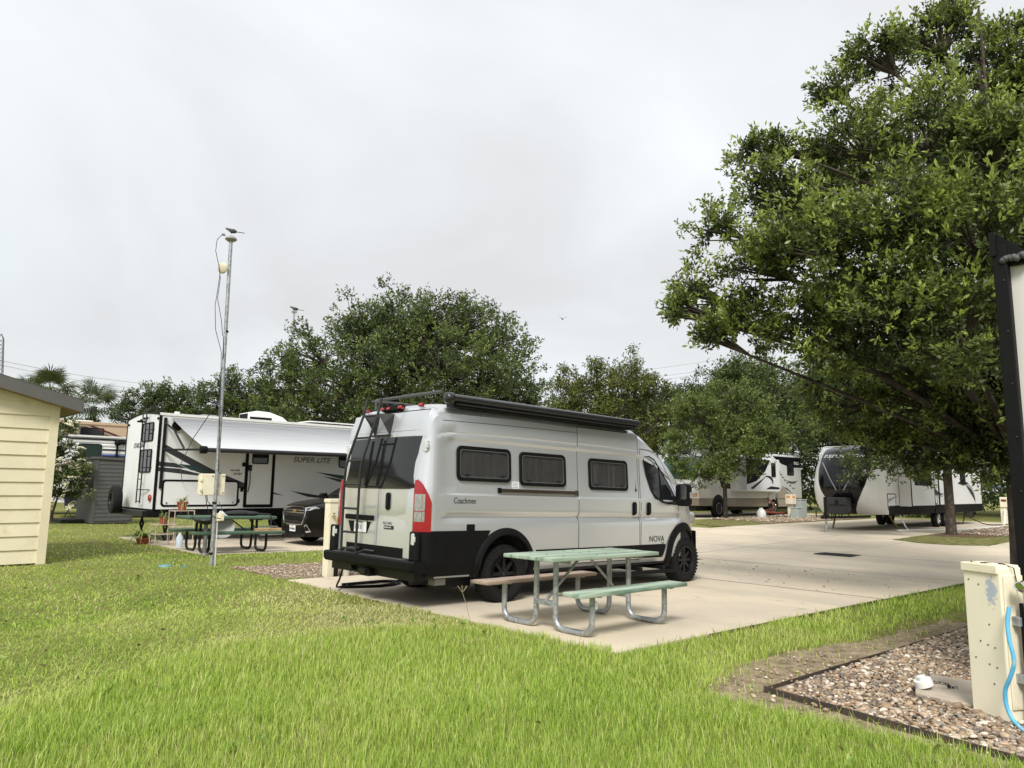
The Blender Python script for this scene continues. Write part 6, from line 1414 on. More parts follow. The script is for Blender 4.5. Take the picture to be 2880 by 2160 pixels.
def build_tree(root, lobes, trunk, leafm, dens=900, k=6, ln_=.09, wd=.035, clumps=14, tr0=.22, fork=1.8, tintfn=None, twig=.12, twigs_vis=True, sig=.18, spike=.30, spk=(1.0, 1.35), sprigs=0):
    """root: Empty at the trunk base; lobes (x, y, z, r) in world; crown of leaf sprays on real limbs"""
    base = Vector(root.location)
    lob = np.array(lobes, dtype=float); lob[:, :3] -= np.array(base)
    # trunk and limbs
    tb_ = MB(); top = Vector(trunk) - base
    fk = Vector((0, 0, fork)).lerp(top, .08); fk.z = fork
    cz_ = lob[:, 2].mean()
    tb_.tube([(0, 0, -.1), (.0, 0, .12), fk * .5 + Vector((0, 0, fork * .0)), fk], [tr0 * 1.45, tr0 * 1.08, tr0 * .92, tr0 * .85], 12)
    tot = np.array([fk.x, fk.y, fk.z])
    mains = []
    order = np.argsort(-lob[:, 3])
    axis_top = Vector((top.x, top.y, lob[:, 2].max() - .5))
    tb_.tube([fk, fk.lerp(axis_top, .35) + Vector((.15, -.1, 0)), fk.lerp(axis_top, .7), axis_top], [tr0 * .7, tr0 * .4, tr0 * .15, .015], 8)
    POS = []; DIR = []; TN = []
    for (x, y, z, r_) in lob:
        c = Vector((x, y, z)); t_ = min(.85, max(.02, (z - fork) / max(.5, (axis_top.z - fork)) * .75 - .1)); s_ = fk.lerp(axis_top, t_)
        if t_ < .1: s_ = fk
        mid = s_.lerp(c, .5) + Vector((random.uniform(-.15, .15), random.uniform(-.15, .15), random.uniform(.0, .3) * r_))
        rb_ = max(.02, tr0 * .32 * (r_ ** .5))
        tb_.tube([s_, mid, c], [rb_, rb_ * .7, rb_ * .35], 6)
        nc = max(4, int(clumps * max(.35, r_) ** .7))
        dv = unit(rng.normal(size=(nc, 3))); dv[:, 2] = np.abs(dv[:, 2]) * np.where(rng.random(nc) < .7, 1, -1)
        rad = r_ * np.where(rng.random((nc, 1)) < spike, rng.uniform(spk[0], spk[1], (nc, 1)), rng.uniform(.4, .95, (nc, 1)) ** .7)
        cc = np.array(c) + dv * rad * np.array([1, 1, .85])
        for j in range(nc):
            e_ = Vector(cc[j]); m2 = c.lerp(e_, .55) + Vector((0, 0, .06 * r_))
            if twigs_vis: tb_.tube([c.lerp(mid, .25), m2, e_], [rb_ * .35, rb_ * .2, .006], 4, caps=False)
            nt2 = max(3, int(dens * r_ * r_ / nc))
            g_ = rng.normal(size=(nt2, 3)) * sig * r_ ** .85 * np.array([1, 1, .75])
            p_ = cc[j] + g_
            out_ = unit(p_ - np.array(c)); d_ = unit(out_ * .7 + unit(g_ + 1e-6) * .6 + np.array([0, 0, .45]) + rng.normal(size=(nt2, 3)) * .3)
            POS.append(p_); DIR.append(d_)
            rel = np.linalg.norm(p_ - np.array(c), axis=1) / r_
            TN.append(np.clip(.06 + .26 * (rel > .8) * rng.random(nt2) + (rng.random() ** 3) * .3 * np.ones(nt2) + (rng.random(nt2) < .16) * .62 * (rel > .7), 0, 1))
    P_ = np.concatenate(POS); D_ = np.concatenate(DIR); T_ = np.concatenate(TN)
    keep = P_[:, 2] > .9; P_, D_, T_ = P_[keep], D_[keep], T_[keep]
    if tintfn is not None: T_ = tintfn(P_, T_)
    tb_.build("trunk", bark, root, smooth=60, fix=False)
    co, q, tt = leaves(P_, D_, k, ln_, wd, T_, twig)
    if sprigs:
        SP = []; SDr = []
        for (x, y, z, r_) in lob:
            n_ = int(sprigs * r_ * r_); dv = unit(rng.normal(size=(n_, 3))); dv[:, 2] = np.where(dv[:, 2] < -.3, -dv[:, 2], dv[:, 2])
            SP.append(np.array([x, y, z]) + dv * r_ * rng.uniform(.9, 1.22, (n_, 1))); SDr.append(unit(dv + np.array([0, 0, .5]) + rng.normal(size=(n_, 3)) * .3))
        SP = np.concatenate(SP); SDr = np.concatenate(SDr)
        c2, q2, t2_ = leaves(SP, SDr, 9, ln_ * 1.15, wd * 1.15, rng.uniform(.6, .95, len(SP)), twig * 1.1, .62)
        q = np.concatenate([q, q2 + len(co)]); co = np.concatenate([co, c2]); tt = np.concatenate([tt, t2_])
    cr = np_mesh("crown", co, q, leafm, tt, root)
    return cr, len(q)
NEAR = [(4.92,-0.65,4.65,0.50), (5.32,-0.84,5.81,0.47), (5.83,-1.29,7.13,0.44), (5.78,-1.76,6.24,0.76), (5.20,-1.65,4.92,0.84), (5.17,-1.45,3.97,0.68), (7.23,-2.16,8.50,0.50), (7.80,-2.79,9.05,0.76), (8.50,-3.52,9.44,0.76), (8.68,-3.79,9.95,0.35), (8.75,-4.27,8.54,0.92), (7.09,-2.49,7.30,0.92), (7.45,-3.49,7.20,1.06), (7.29,-4.58,6.47,0.97), (4.90,-2.76,4.94,0.92), (5.18,-3.72,5.03,0.98), (5.42,-4.58,4.73,0.93), (5.52,-2.42,3.77,0.91), (5.16,-3.48,3.82,0.98), (5.34,-4.28,3.58,0.93), (6.95,-2.21,2.94,0.70), (7.27,-3.18,2.84,0.84), (7.42,-3.96,2.63,0.75), (6.58,-4.96,4.72,0.98), (8.93,-4.99,7.81,1.06), (8.91,-4.54,9.21,0.49), (9.15,-0.93,7.15,1.10), (10.90,-2.12,8.48,1.36), (11.57,-3.18,7.19,1.39), (9.93,-1.91,4.87,1.28), (11.27,-3.08,4.54,1.28), (8.61,-5.76,6.23,1.35), (8.39,-5.81,3.98,1.28), (6.20,-1.66,7.29,0.43), (4.40,-0.79,4.29,0.28), (4.28,-0.67,4.24,0.20), (4.82,-1.09,3.80,0.39), (8.35,-4.60,2.75,0.75), (8.0,-4.0,3.3,0.9), (8.9,-4.0,3.6,1.0)]
ISLE = [(20.10,2.08,3.13,1.17), (22.15,1.40,3.94,1.59), (23.36,0.36,3.48,1.47), (20.16,1.50,2.31,0.69), (19.33,2.29,2.18,0.57), (22.64,0.56,2.36,0.66), (23.97,-0.07,2.76,0.86), (20.10,3.33,3.78,1.10), (23.27,1.43,5.55,1.91), (21.74,2.95,5.02,1.53), (24.81,0.09,5.08,1.53), (21.63,4.43,5.01,1.19)]
SMALL = [(26.80,13.42,4.97,1.63), (28.09,12.15,5.35,1.72), (28.67,11.14,4.26,1.43), (26.02,13.78,3.32,1.25), (26.89,12.30,3.15,1.50), (28.53,11.50,3.01,1.25), (25.50,13.76,2.34,0.67), (26.50,12.89,2.00,0.74), (29.72,10.94,3.77,0.91), (27.86,12.19,6.25,1.00), (28.75,13.83,4.19,1.51), (30.01,12.69,4.02,1.51)]
OAK = [(15.70,24.13,10.02,1.86), (17.04,22.85,10.23,1.58), (18.55,21.46,10.16,1.39), (18.97,19.96,8.79,1.63), (19.69,19.63,7.00,1.45), (20.20,19.36,5.93,1.09), (14.13,25.71,9.44,1.77), (14.57,22.92,7.48,2.11), (16.50,21.12,7.51,2.29), (18.12,19.75,6.84,1.94), (12.61,27.33,8.31,1.49), (11.43,28.51,7.92,0.89), (11.92,26.95,6.51,1.63), (13.17,24.50,6.05,1.94), (15.02,22.86,5.56,1.94), (17.10,20.96,5.42,1.94), (19.60,20.03,5.39,1.45), (11.16,29.01,6.62,1.12), (17.16,26.97,9.70,2.41), (19.83,24.53,9.54,2.41)]
LEFTA = [(14.98,44.45,8.23,1.40), (16.15,43.45,7.74,1.53), (17.32,42.46,7.26,1.53), (14.34,45.24,7.20,1.27), (15.70,44.07,6.72,1.53)]
LEFTB = [(13.08,50.44,7.76,1.29), (14.27,49.35,7.65,1.35), (11.92,51.56,7.47,1.21), (11.00,52.53,6.92,1.08), (12.61,51.10,6.55,1.35), (14.00,49.83,6.44,1.35)]
MID = [(31.43,26.50,7.78,1.59), (32.78,25.10,8.53,1.83), (34.18,23.73,8.92,1.71), (35.54,22.66,7.85,1.71), (36.44,22.16,6.17,1.71), (30.87,27.30,6.31,1.47), (31.57,25.33,6.00,2.16), (33.33,23.69,6.03,2.40), (34.83,22.48,5.11,1.92)]
MIDB = [(35.78,16.78,8.63,1.24), (34.92,17.82,7.39,1.46), (36.66,16.07,8.09,1.80), (38.09,14.95,7.00,2.25), (34.61,18.45,5.60,1.58), (36.00,15.79,5.55,1.98), (38.94,14.50,5.22,2.03)]
NEAR += [(7.35,-2.47,2.36,0.44), (7.80,-2.86,2.26,0.50), (7.76,-3.49,2.12,0.48), (7.68,-4.08,1.99,0.48), (7.26,-4.49,2.53,0.46), (8.10,-3.07,1.85,0.29)]
OAK += [(12.25,25.56,4.99,1.59), (14.23,23.80,4.50,1.59), (15.59,21.21,4.28,1.54), (18.12,20.22,4.39,1.59), (11.56,28.88,5.34,1.12), (20.47,19.36,4.68,1.09)]
LEFTA += [(15.43,44.51,5.71,1.40), (16.30,42.32,5.77,1.50), (17.56,41.11,5.92,1.50)]
LEFTB += [(12.28,51.52,6.01,1.21), (13.67,50.25,5.90,1.35), (14.47,48.11,5.97,1.32), (10.69,52.97,6.12,1.08)]
NEAR += [(9.8,-5.6,7.0,1.15), (10.3,-4.6,5.6,1.25), (9.3,-6.3,5.2,1.2), (10.4,-3.4,6.6,1.2), (9.6,-5.0,8.4,1.0)]
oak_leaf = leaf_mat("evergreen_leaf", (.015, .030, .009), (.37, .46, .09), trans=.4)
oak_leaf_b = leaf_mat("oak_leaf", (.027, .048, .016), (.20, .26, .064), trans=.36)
oak_leaf_c = leaf_mat("yellowish_leaf", (.055, .078, .018), (.26, .27, .06), trans=.3)
near = thing("tree", "large leafy evergreen tree with fresh light green tips at the right", "tree", (7.9, -4.35, gz(7.9)), group="trees")
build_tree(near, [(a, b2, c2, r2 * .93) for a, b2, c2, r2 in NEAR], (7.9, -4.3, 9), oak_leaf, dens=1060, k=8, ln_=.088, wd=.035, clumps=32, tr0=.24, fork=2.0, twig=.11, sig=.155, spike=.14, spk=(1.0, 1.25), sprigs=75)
isle = thing("tree", "tree with a bare forked trunk on the island beside the black-nosed trailer", "tree", (23.37, 1.17, 0.0), group="trees")
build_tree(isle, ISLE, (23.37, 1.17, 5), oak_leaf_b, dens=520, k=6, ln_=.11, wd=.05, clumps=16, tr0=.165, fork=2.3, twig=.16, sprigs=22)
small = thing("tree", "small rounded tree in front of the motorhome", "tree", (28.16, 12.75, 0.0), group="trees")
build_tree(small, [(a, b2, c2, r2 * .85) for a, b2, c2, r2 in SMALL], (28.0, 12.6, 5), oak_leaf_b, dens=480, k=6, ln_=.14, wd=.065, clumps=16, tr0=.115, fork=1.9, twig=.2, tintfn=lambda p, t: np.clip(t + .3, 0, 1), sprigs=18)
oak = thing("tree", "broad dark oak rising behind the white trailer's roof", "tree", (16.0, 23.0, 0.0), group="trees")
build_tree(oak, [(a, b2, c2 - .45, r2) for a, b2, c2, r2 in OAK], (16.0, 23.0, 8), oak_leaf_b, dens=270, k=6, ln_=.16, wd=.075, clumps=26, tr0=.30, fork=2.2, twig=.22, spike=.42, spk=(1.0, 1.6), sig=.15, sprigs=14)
la = thing("tree", "low tree behind the trailer's roof, left of the broad oak", "tree", (16.0, 44.0, 0.0), group="trees")
build_tree(la, LEFTA, (16.0, 44.0, 6), oak_leaf_b, dens=260, k=5, ln_=.18, wd=.085, clumps=16, tr0=.2, fork=2.5, twig=.25)
lb_ = thing("tree", "farthest low tree above the white trailer's rear ladder", "tree", (12.8, 50.5, 0.0), group="trees")
build_tree(lb_, LEFTB, (12.8, 50.5, 6), oak_leaf_b, dens=260, k=5, ln_=.19, wd=.09, clumps=16, tr0=.2, fork=2.5, twig=.25)
midt = thing("tree", "yellow-green bushy tree behind the van's roof awning", "tree", (33.3, 24.4, 0.0), group="trees")
build_tree(midt, MID, (33.3, 24.4, 6), oak_leaf_c, dens=230, k=6, ln_=.18, wd=.085, clumps=18, tr0=.22, fork=1.6, twig=.28)
midb = thing("tree", "dense green tree above the motorhome's front", "tree", (36.6, 16.9, 0.0), group="trees")
build_tree(midb, MIDB, (36.6, 16.9, 6), oak_leaf_b, dens=230, k=6, ln_=.18, wd=.085, clumps=18, tr0=.22, fork=1.6, twig=.28)
# background trees: copies of the two mid trees, turned and scaled
bg_spots = [((41.5, 20.5), midb, 1.05, 60, "tall dark tree behind the motorhome's rear"), ((44.0, 12.0), midb, 1.0, 150, "dark tree between the motorhome and the black-nosed trailer"), ((45.0, 6.5), midt, 1.05, 30, "tree behind the middle of the black-nosed trailer"), ((46.5, 1.0), midb, 1.1, 250, "tree behind the rear of the black-nosed trailer"),
            ((44.0, -5.5), midt, .95, 200, "tree at the far right behind the power post"), ((38.5, 28.5), midb, .95, 120, "dark tree behind the yellow-green tree"), ((26.5, 33.0), midb, .75, 10, "low tree between the broad oak and the yellow-green tree"), ((50, 16), midt, 1.15, 100, "pale tree far behind the motorhome"), ((51, 8), midb, 1.2, 320, "tallest tree far behind the black-nosed trailer"),
            ((47.5, 22), midt, 1.0, 280, "far tree behind the tall dark tree"), ((24.0, 41.0), midb, .85, 190, "far tree behind the broad oak"), ((47, -11), midb, 1.0, 20, "far dark tree beyond the right edge"), ((48.5, 12.5), midb, .95, 75, "low dark tree right behind the motorhome's rear ladder rails"), ((46, 28), midb, 1.0, 170, "dark tree far behind the motorhome's front"), ((53, 25), midt, 1.1, 40, "far pale tree between the motorhome and the yellow-green tree"), ((56, 1), midb, 1.15, 130, "distant tree beyond the far fence"), ((46.5, 9.2), midb, .8, 210, "low dark tree left of the black nose cap")]
for (x, y), src, s_, a_, lb in bg_spots:
    c = copy_tree(src); c.location = (x, y, 0); c.rotation_euler = (0, 0, R(a_)); c.scale = (s_ * random.uniform(.9, 1.1), s_ * random.uniform(.9, 1.1), s_ * random.uniform(.9, 1.15)); c["label"] = lb
# hedge mass under the far trees
hx = rng.uniform(36, 62, 9000); hy = rng.uniform(-14, 32, 9000)
lim = 36 + np.maximum(0, (10 - hy)) * .2
sel = (hx > 43 + 3 * np.sin(hy * .6) + np.where(hy > 17, 2, 0)); hx, hy = hx[sel], hy[sel]
hz = rng.uniform(.1, 1, len(hx)) * (3.4 + 1.2 * np.sin(hx * 1.3 + hy * .9) + 1.2)
hz = np.minimum(hz, .8 + (hx - 42) * 1.1)
co, q, tt = leaves(np.stack([hx, hy, np.maximum(.1, hz)], 1), unit(rng.normal(size=(len(hx), 3)) + np.array([-.4, 0, .5])), 7, .30, .15, rng.random(len(hx)) * .35, .4)
t_ = rng.random(5200); fx_ = 6 + 30 * t_ + rng.normal(0, 1.5, 5200); fy_ = 60 - 24 * t_ + rng.normal(0, 2.0, 5200); fz_ = rng.uniform(.3, 1, 5200) ** .7 * (5.0 + .9 * np.sin(fx_ * .9) + .6 * np.sin(fx_ * 2.3 + fy_))
co2, q2, tt2 = leaves(np.stack([fx_, fy_, fz_], 1), unit(rng.normal(size=(5200, 3)) + np.array([-.4, -.5, .5])), 7, .34, .17, rng.random(5200) * .3, .45)
q = np.concatenate([q, q2 + len(co)]); co = np.concatenate([co, co2]); tt = np.concatenate([tt, tt2])
tag(np_mesh("undergrowth", co, q, oak_leaf_b, tt), "dark green undergrowth below the far trees", "undergrowth", kind="stuff")
# ------------------------------------------------------------------ palms
palm_leaf = leaf_mat("palm_frond", (.055, .08, .032), (.22, .26, .10), rough=.4, trans=.2)
def palm(loc, top, rad, label, seed):
    rr_ = random.Random(seed); e = thing("palm_tree", label, "palm", (loc[0], loc[1], 0), group="palms behind the yellow shed")
    bb_ = MB(); bb_.tube([(0, 0, 0), (.05, 0, top * .5), (0, 0, top)], [.24, .2, .17], 10); bb_.build("trunk", bark, e, smooth=60)
    V = []; Fq = []; T = []
    for f in range(34):
        az = rr_.uniform(0, 6.283); el = rr_.uniform(-.5, 1.35); d = Vector((math.cos(az) * math.cos(el), math.sin(az) * math.cos(el), math.sin(el)))
        st_ln = rad * .45 * rr_.uniform(.8, 1.1); hub = Vector((0, 0, top)) + d * st_ln
        sd_ = d.cross(Vector((0, 0, 1))); sd_ = sd_.normalized() if sd_.length > .1 else Vector((1, 0, 0)); nr = sd_.cross(d)
        tv = rr_.random() * .7 if el > -.1 else .05
        o_ = len(V); V += [Vector((0, 0, top)), Vector((0, 0, top)) + sd_ * .02, hub + sd_ * .02, hub]; Fq.append((o_, o_ + 1, o_ + 2, o_ + 3)); T += [tv] * 4
        for j in range(19):
            a = R(-115 + 230 * j / 18); bd = (d * math.cos(a) + sd_ * math.sin(a)); ln_ = rad * .62 * (1 - .25 * abs(a) / 2) * rr_.uniform(.85, 1.1)
            tip = hub + bd * ln_ - Vector((0, 0, 1)) * ln_ * .22; md_ = hub + bd * ln_ * .5 + nr * .05; w_ = nr.cross(bd) * .035
            o_ = len(V); V += [hub, md_ + w_, tip, md_ - w_]; Fq.append((o_, o_ + 1, o_ + 2, o_ + 3)); T += [tv + rr_.uniform(-.1, .1)] * 4
    np_mesh("fronds", np.array([tuple(v) for v in V]), np.array(Fq), palm_leaf, np.clip(np.array(T), 0, 1), e)
palm((4.3, 45.0), 7.0, 1.9, "taller palm showing above the yellow shed's roof", 1)
palm((5.7, 40.5), 5.8, 2.0, "palm showing just right of the yellow shed's roof end", 2)
palm((3.4, 47.5), 6.9, 1.5, "small palm half hidden behind the yellow shed's roof", 3)
# ------------------------------------------------------------------ flowering shrub
sh = thing("flowering_shrub", "tall shrub with cream flower heads beside the yellow shed", "shrub", (0.62, 22.6, 0))
SHL = [(0.1, 22.6, .7, .8), (.5, 22.4, 1.3, .7), (-.2, 22.8, 1.7, .8), (.35, 22.5, 2.2, .7), (-.1, 22.6, 2.9, .6), (.7, 22.3, 1.9, .45), (-.7, 22.9, 1.0, .9), (-.6, 22.9, 2.4, .8), (.3, 22.4, 3.3, .35)]
SHL = [(a + .42, b2, c2, r2) for a, b2, c2, r2 in SHL]
shrub_leaf = leaf_mat("shrub_leaf", (.045, .075, .022), (.24, .27, .10))
build_tree(sh, SHL, (0.62, 22.6, 2.5), shrub_leaf, dens=900, k=6, ln_=.13, wd=.05, clumps=16, tr0=.06, fork=.3, twig=.14)
cream_fl = mat("cream_petals", (.72, .68, .48), .8, var=.15, vscale=20); brown_fl = mat("faded_petals", (.36, .25, .15), .9, var=.2, vscale=20)
def flower_mesh(seed):
    r2 = np.random.default_rng(seed); bb_ = MB()
    for i in range(26):
        a = r2.uniform(0, 6.28); r_ = .13 * math.sqrt(r2.random()); bb_.ball((r_ * math.cos(a), r_ * math.sin(a), .05 * (1 - (r_ / .13) ** 2) + r2.uniform(-.008, .008)), (.028, .028, .018), 6, 4)
    return bb_
fo = flower_mesh(3).build("flower_head", cream_fl, sh, smooth=60); fo2 = flower_mesh(5).build("flower_head", brown_fl, sh, smooth=60)
first = {0: True, 1: True}
for i in range(72):
    lx, ly, lz, lr = SHL[i % len(SHL)]; lx += .0
    a = random.uniform(-2.6, .2); br_ = 1 if random.random() < .3 else 0
    p = (lx - .62 + lr * .95 * math.cos(a) * .9, ly - 22.6 + lr * .95 * math.sin(a), lz + random.uniform(-.3, .8) * lr)
    src = (fo, fo2)[br_]
    if first[br_]: o = src; first[br_] = False
    else: o = src.copy(); col.objects.link(o); o.parent = sh
    o.location = p; o.rotation_euler = (random.uniform(-.2, .9), random.uniform(-.5, .5), random.uniform(0, 6)); s_ = random.uniform(.6, 1.15); o.scale = (s_, s_, s_)
# ------------------------------------------------------------------ fence, wires, tower, far pole
fence_m = mat("green_fence_metal", (.012, .035, .022), .5, var=.1)
fe = thing("chain_link_fence", "dark green fence behind the black-nosed trailer", "fence", (0, 0, 0))
FX = 40.5
for y in np.arange(-12, 15, 3.0):
    bb_ = MB(); bb_.cyl((FX, y, 0), (FX, y, 3.0), .04, n=8); bb_.build("post", fence_m, fe)
bb_ = MB(); bb_.cyl((FX, -12, 3.0), (FX, 12, 3.0), .025, n=6); bb_.cyl((FX, -12, 1.75), (FX, 12, 1.75), .025, n=6); bb_.build("rail", fence_m, fe)
bb_ = MB()
for i in range(170):
    y = -12 + i * .15
    for s_ in (1, -1):
        y1 = y + s_ * 3.0
        bb_.tube([(FX, y, 0.02), (FX, max(-12, min(12, y1)), 2.98 if -12 <= y1 <= 12 else 2.98 * abs((max(-12, min(12, y1)) - y) / 3.0))], .0035, 3, caps=False)
bb_.build("wire_mesh", fence_m, fe, fix=False)
wire_m = mat("grey_wire", (.38, .40, .42), .7, var=0)
def at_line(a, b_, sag, r_, label):
    bb_ = MB(); A = Vector(a); B = Vector(b_); bb_.tube([A.lerp(B, t / 10) - Vector((0, 0, sag * 4 * (t / 10) * (1 - t / 10))) for t in range(11)], r_, 4)
    tag(bb_.build("power_line", wire_m), label, "power line", "power lines")
TOWER_TOP = (25.4, 232.6, 40.7)
TOWER_BASE = (25.4, 232.6, 0)
at_line((25.8, 233.4, 34.0), (108.6, 333.6, 44.8), 1.5, .07, "upper power line leaving the pylon at the left edge")
at_line((26.0, 233.5, 32.8), (108.9, 333.9, 41.9), 1.5, .06, "lower power line leaving the pylon at the left edge")
at_line((147.7, 148.0, 32.8), (190.3, 107.0, 40.8), .5, .06, "topmost power line between the far trees above the van's nose")
at_line((147.9, 148.2, 30.6), (190.5, 107.2, 38.1), .5, .06, "middle power line between the far trees above the van's nose")
at_line((148.1, 148.3, 29.6), (190.6, 107.3, 37.0), .5, .06, "lowest power line between the far trees above the van's nose")
FPOLE = (28.1, 61.8, 19.4)
FLY = (37.7, 33.0, 15.2)
tw = thing("pylon", "lattice steel pylon at the left edge of the sky", "pylon", (TOWER_BASE[0], TOWER_BASE[1], 0))
H_ = TOWER_TOP[2]; bb_ = MB()
def tw_(z): return 2.6 * (1 - z / H_) + .55 if z < H_ * .985 else .1
for sx0 in (-1, 1):
    for sy0 in (-1, 1): bb_.tube([(sx0 * tw_(z), sy0 * tw_(z), z) for z in np.linspace(0, H_ * .98, 9)] + [(0, 0, H_ + .6)], .09, 4)
nz = 34
for i in range(nz):
    z0, z1 = H_ * .98 * i / nz, H_ * .98 * (i + 1) / nz
    for (ax_, ay_), (bx2, by2) in (((-1, -1), (1, -1)), ((1, -1), (1, 1)), ((1, 1), (-1, 1)), ((-1, 1), (-1, -1))):
        bb_.tube([(ax_ * tw_(z0), ay_ * tw_(z0), z0), (bx2 * tw_(z1), by2 * tw_(z1), z1)], .05, 3, caps=False); bb_.tube([(bx2 * tw_(z0), by2 * tw_(z0), z0), (ax_ * tw_(z1), ay_ * tw_(z1), z1)], .05, 3, caps=False)
bb_.build("lattice", mat("pylon_steel", (.12, .125, .13), .6, metal=.3, var=.1), tw, fix=False)
fp = thing("far_pole", "thin far pole topped by a bird above the treetops", "pole", (FPOLE[0], FPOLE[1], 0))
bb_ = MB(); bb_.cyl((0, 0, 0), (0, 0, FPOLE[2] - .5), .09, n=8); bb_.build("shaft", galv, fp); bb_ = MB(); bb_.bb(-.25, .25, -.12, .12, FPOLE[2] - .5, FPOLE[2] - .3); bb_.build("cap", galv, fp)
bird((FPOLE[0], FPOLE[1], FPOLE[2] - .28), R(150), 3.4, "dark bird perched on the thin far pole")
e = thing("flying_bird", "tiny bird flying in the open sky above the van", "bird", FLY, 1.0)
bb_ = MB(); bb_.lathe([(0, -.2), (.05, -.1), (.06, 0), (.04, .12), (0, .18)], (0, 0, 0), (1, 0, 0), 8); bb_.build("body", mat("dark_feather", (.05, .05, .05), .8), e)
for s_ in (-1, 1):
    bb_ = MB(); bb_.add([(.08, 0, .03), (-.08, 0, .03), (-.1, s_ * .35, .18), (.05, s_ * .3, .2)], [(0, 1, 2, 3)]); bb_.build("wing", mat("dark_feather", (.05, .05, .05), .8), e)
# ------------------------------------------------------------------ pebbles
def ico(sub):
    bm = bmesh.new(); bmesh.ops.create_icosphere(bm, subdivisions=sub, radius=1.0)
    v = np.array([x.co[:] for x in bm.verts]); f = np.array([[x.index for x in p.verts] for p in bm.faces]); bm.free(); return v, f
def pebbles(name, pts, size, sub, label, mt, flat=.62):
    v, f = ico(sub); n = len(pts); nv = len(v)
    sc_ = size * rng.lognormal(0, .32, (n, 1)) ; s3 = np.concatenate([sc_ * rng.uniform(.8, 1.35, (n, 1)), sc_ * rng.uniform(.7, 1.1, (n, 1)), sc_ * flat * rng.uniform(.7, 1.1, (n, 1))], 1)
    a = rng.uniform(0, 6.283, n); ta = rng.normal(0, .35, n)
    base = v[None] * (1 + .16 * np.sin(v[None] * rng.uniform(1.5, 3.5, (n, 1, 3)) + rng.uniform(0, 6, (n, 1, 3))))
    p = base * s3[:, None, :]
    c, s_ = np.cos(ta)[:, None], np.sin(ta)[:, None]; p = np.stack([p[..., 0] * c - p[..., 2] * s_, p[..., 1], p[..., 0] * s_ + p[..., 2] * c], -1)
    c, s_ = np.cos(a)[:, None], np.sin(a)[:, None]; p = np.stack([p[..., 0] * c - p[..., 1] * s_, p[..., 0] * s_ + p[..., 1] * c, p[..., 2]], -1)
    z0 = gzv(pts[:, 0]) + rng.uniform(.004, .035, n) * (size / .0175)
    p += np.stack([pts[:, 0], pts[:, 1], z0], 1)[:, None, :]
    q = (f[None] + (np.arange(n) * nv)[:, None, None]).reshape(-1, 3)
    return tag(np_mesh(name, p.reshape(-1, 3), q, mt, np.repeat(rng.random(n), nv), None, smooth=True), label, name.replace("_", " "), kind="stuff")
peb = bpy.data.materials.new("river_pebble"); peb.use_nodes = True
t = peb.node_tree; b = t.nodes["Principled BSDF"]; b.inputs["Roughness"].default_value = .6
at_ = t.nodes.new("ShaderNodeAttribute"); at_.attribute_name = "tint"; r = t.nodes.new("ShaderNodeValToRGB"); r.color_ramp.interpolation = 'CONSTANT'
cols_ = [(0, (.29, .205, .13)), (.14, (.20, .135, .085)), (.28, (.37, .28, .185)), (.42, (.15, .12, .09)), (.54, (.41, .345, .265)), (.66, (.26, .18, .11)), (.78, (.22, .19, .155)), (.9, (.55, .49, .40)), (.96, (.10, .08, .065))]
while len(r.color_ramp.elements) < len(cols_): r.color_ramp.elements.new(.5)
for el_, (p_, c_) in zip(r.color_ramp.elements, cols_): el_.position = p_; el_.color = (*c_, 1)
t.links.new(at_.outputs["Fac"], r.inputs[0])
ns = t.nodes.new("ShaderNodeTexNoise"); ns.inputs["Scale"].default_value = 60; mrr = t.nodes.new("ShaderNodeMapRange"); mrr.inputs[3].default_value = .9; mrr.inputs[4].default_value = 1.45; t.links.new(ns.outputs["Fac"], mrr.inputs[0])
mx = t.nodes.new("ShaderNodeMix"); mx.data_type = 'RGBA'; mx.blend_type = 'MULTIPLY'; mx.inputs[0].default_value = 1; t.links.new(r.outputs[0], mx.inputs[6]); t.links.new(mrr.outputs[0], mx.inputs[7]); t.links.new(mx.outputs[2], b.inputs["Base Color"])
def in_bed(x, y): return (x > -.01 + np.minimum(0, (y + 4.4)) * .14 + .03) & (y < -4.40 - .008 * x) & (y > -7.6)
n = 38000; px = rng.uniform(-.4, 5.6, n); py = rng.uniform(-7.5, -4.35, n)
ok_ = in_bed(px, py) & ~((px > .74) & (px < 1.42) & (py > -5.55) & (py < -5.06)); dcam = np.hypot(px - CAM[0], py - CAM[1])
ok_ &= ~((px > 1.6) & (py < -6.6))
near_ = ok_ & (dcam < 5.9); far_ = ok_ & (dcam >= 5.9)
pebbles("river_pebbles", np.stack([px[near_], py[near_]], 1), .0145, 2, "rounded tan and brown pebbles around the cream power box", peb)
pebbles("river_pebbles", np.stack([px[far_], py[far_]], 1), .0165, 1, "rounded tan pebbles at the far end of the bed", peb)
n = 900; px = rng.uniform(-.6, 1.8, n); py = rng.uniform(-7, -3.9, n); s_ = ~in_bed(px, py) & ((px < .1) | (py > -4.4))
pebbles("stray_pebbles", np.stack([px[s_], py[s_]], 1), .013, 1, "stray small pebbles on the bare dirt strip", peb)
n = 10000; px = rng.uniform(.15, 4.2, n); py = rng.uniform(3.75, 5.85, n); s_ = rng.random(n) < np.clip(1.3 - np.abs(py - 4.6) * .55, .1, 1)
pebbles("chip_gravel", np.stack([px[s_], py[s_]], 1), .0125, 1, "pinkish chip gravel beside the rear power post", peb)
n = 6000; px = rng.uniform(24, 37, n); py = rng.uniform(-.9, 1.5, n); px2 = rng.uniform(26.5, 35.5, n); py2 = rng.uniform(8.9, 12.6, n)
pebbles("chip_gravel", np.concatenate([np.stack([px, py], 1), np.stack([px2, py2], 1)]), .035, 1, "wood chips and gravel on the islands across the road", peb)
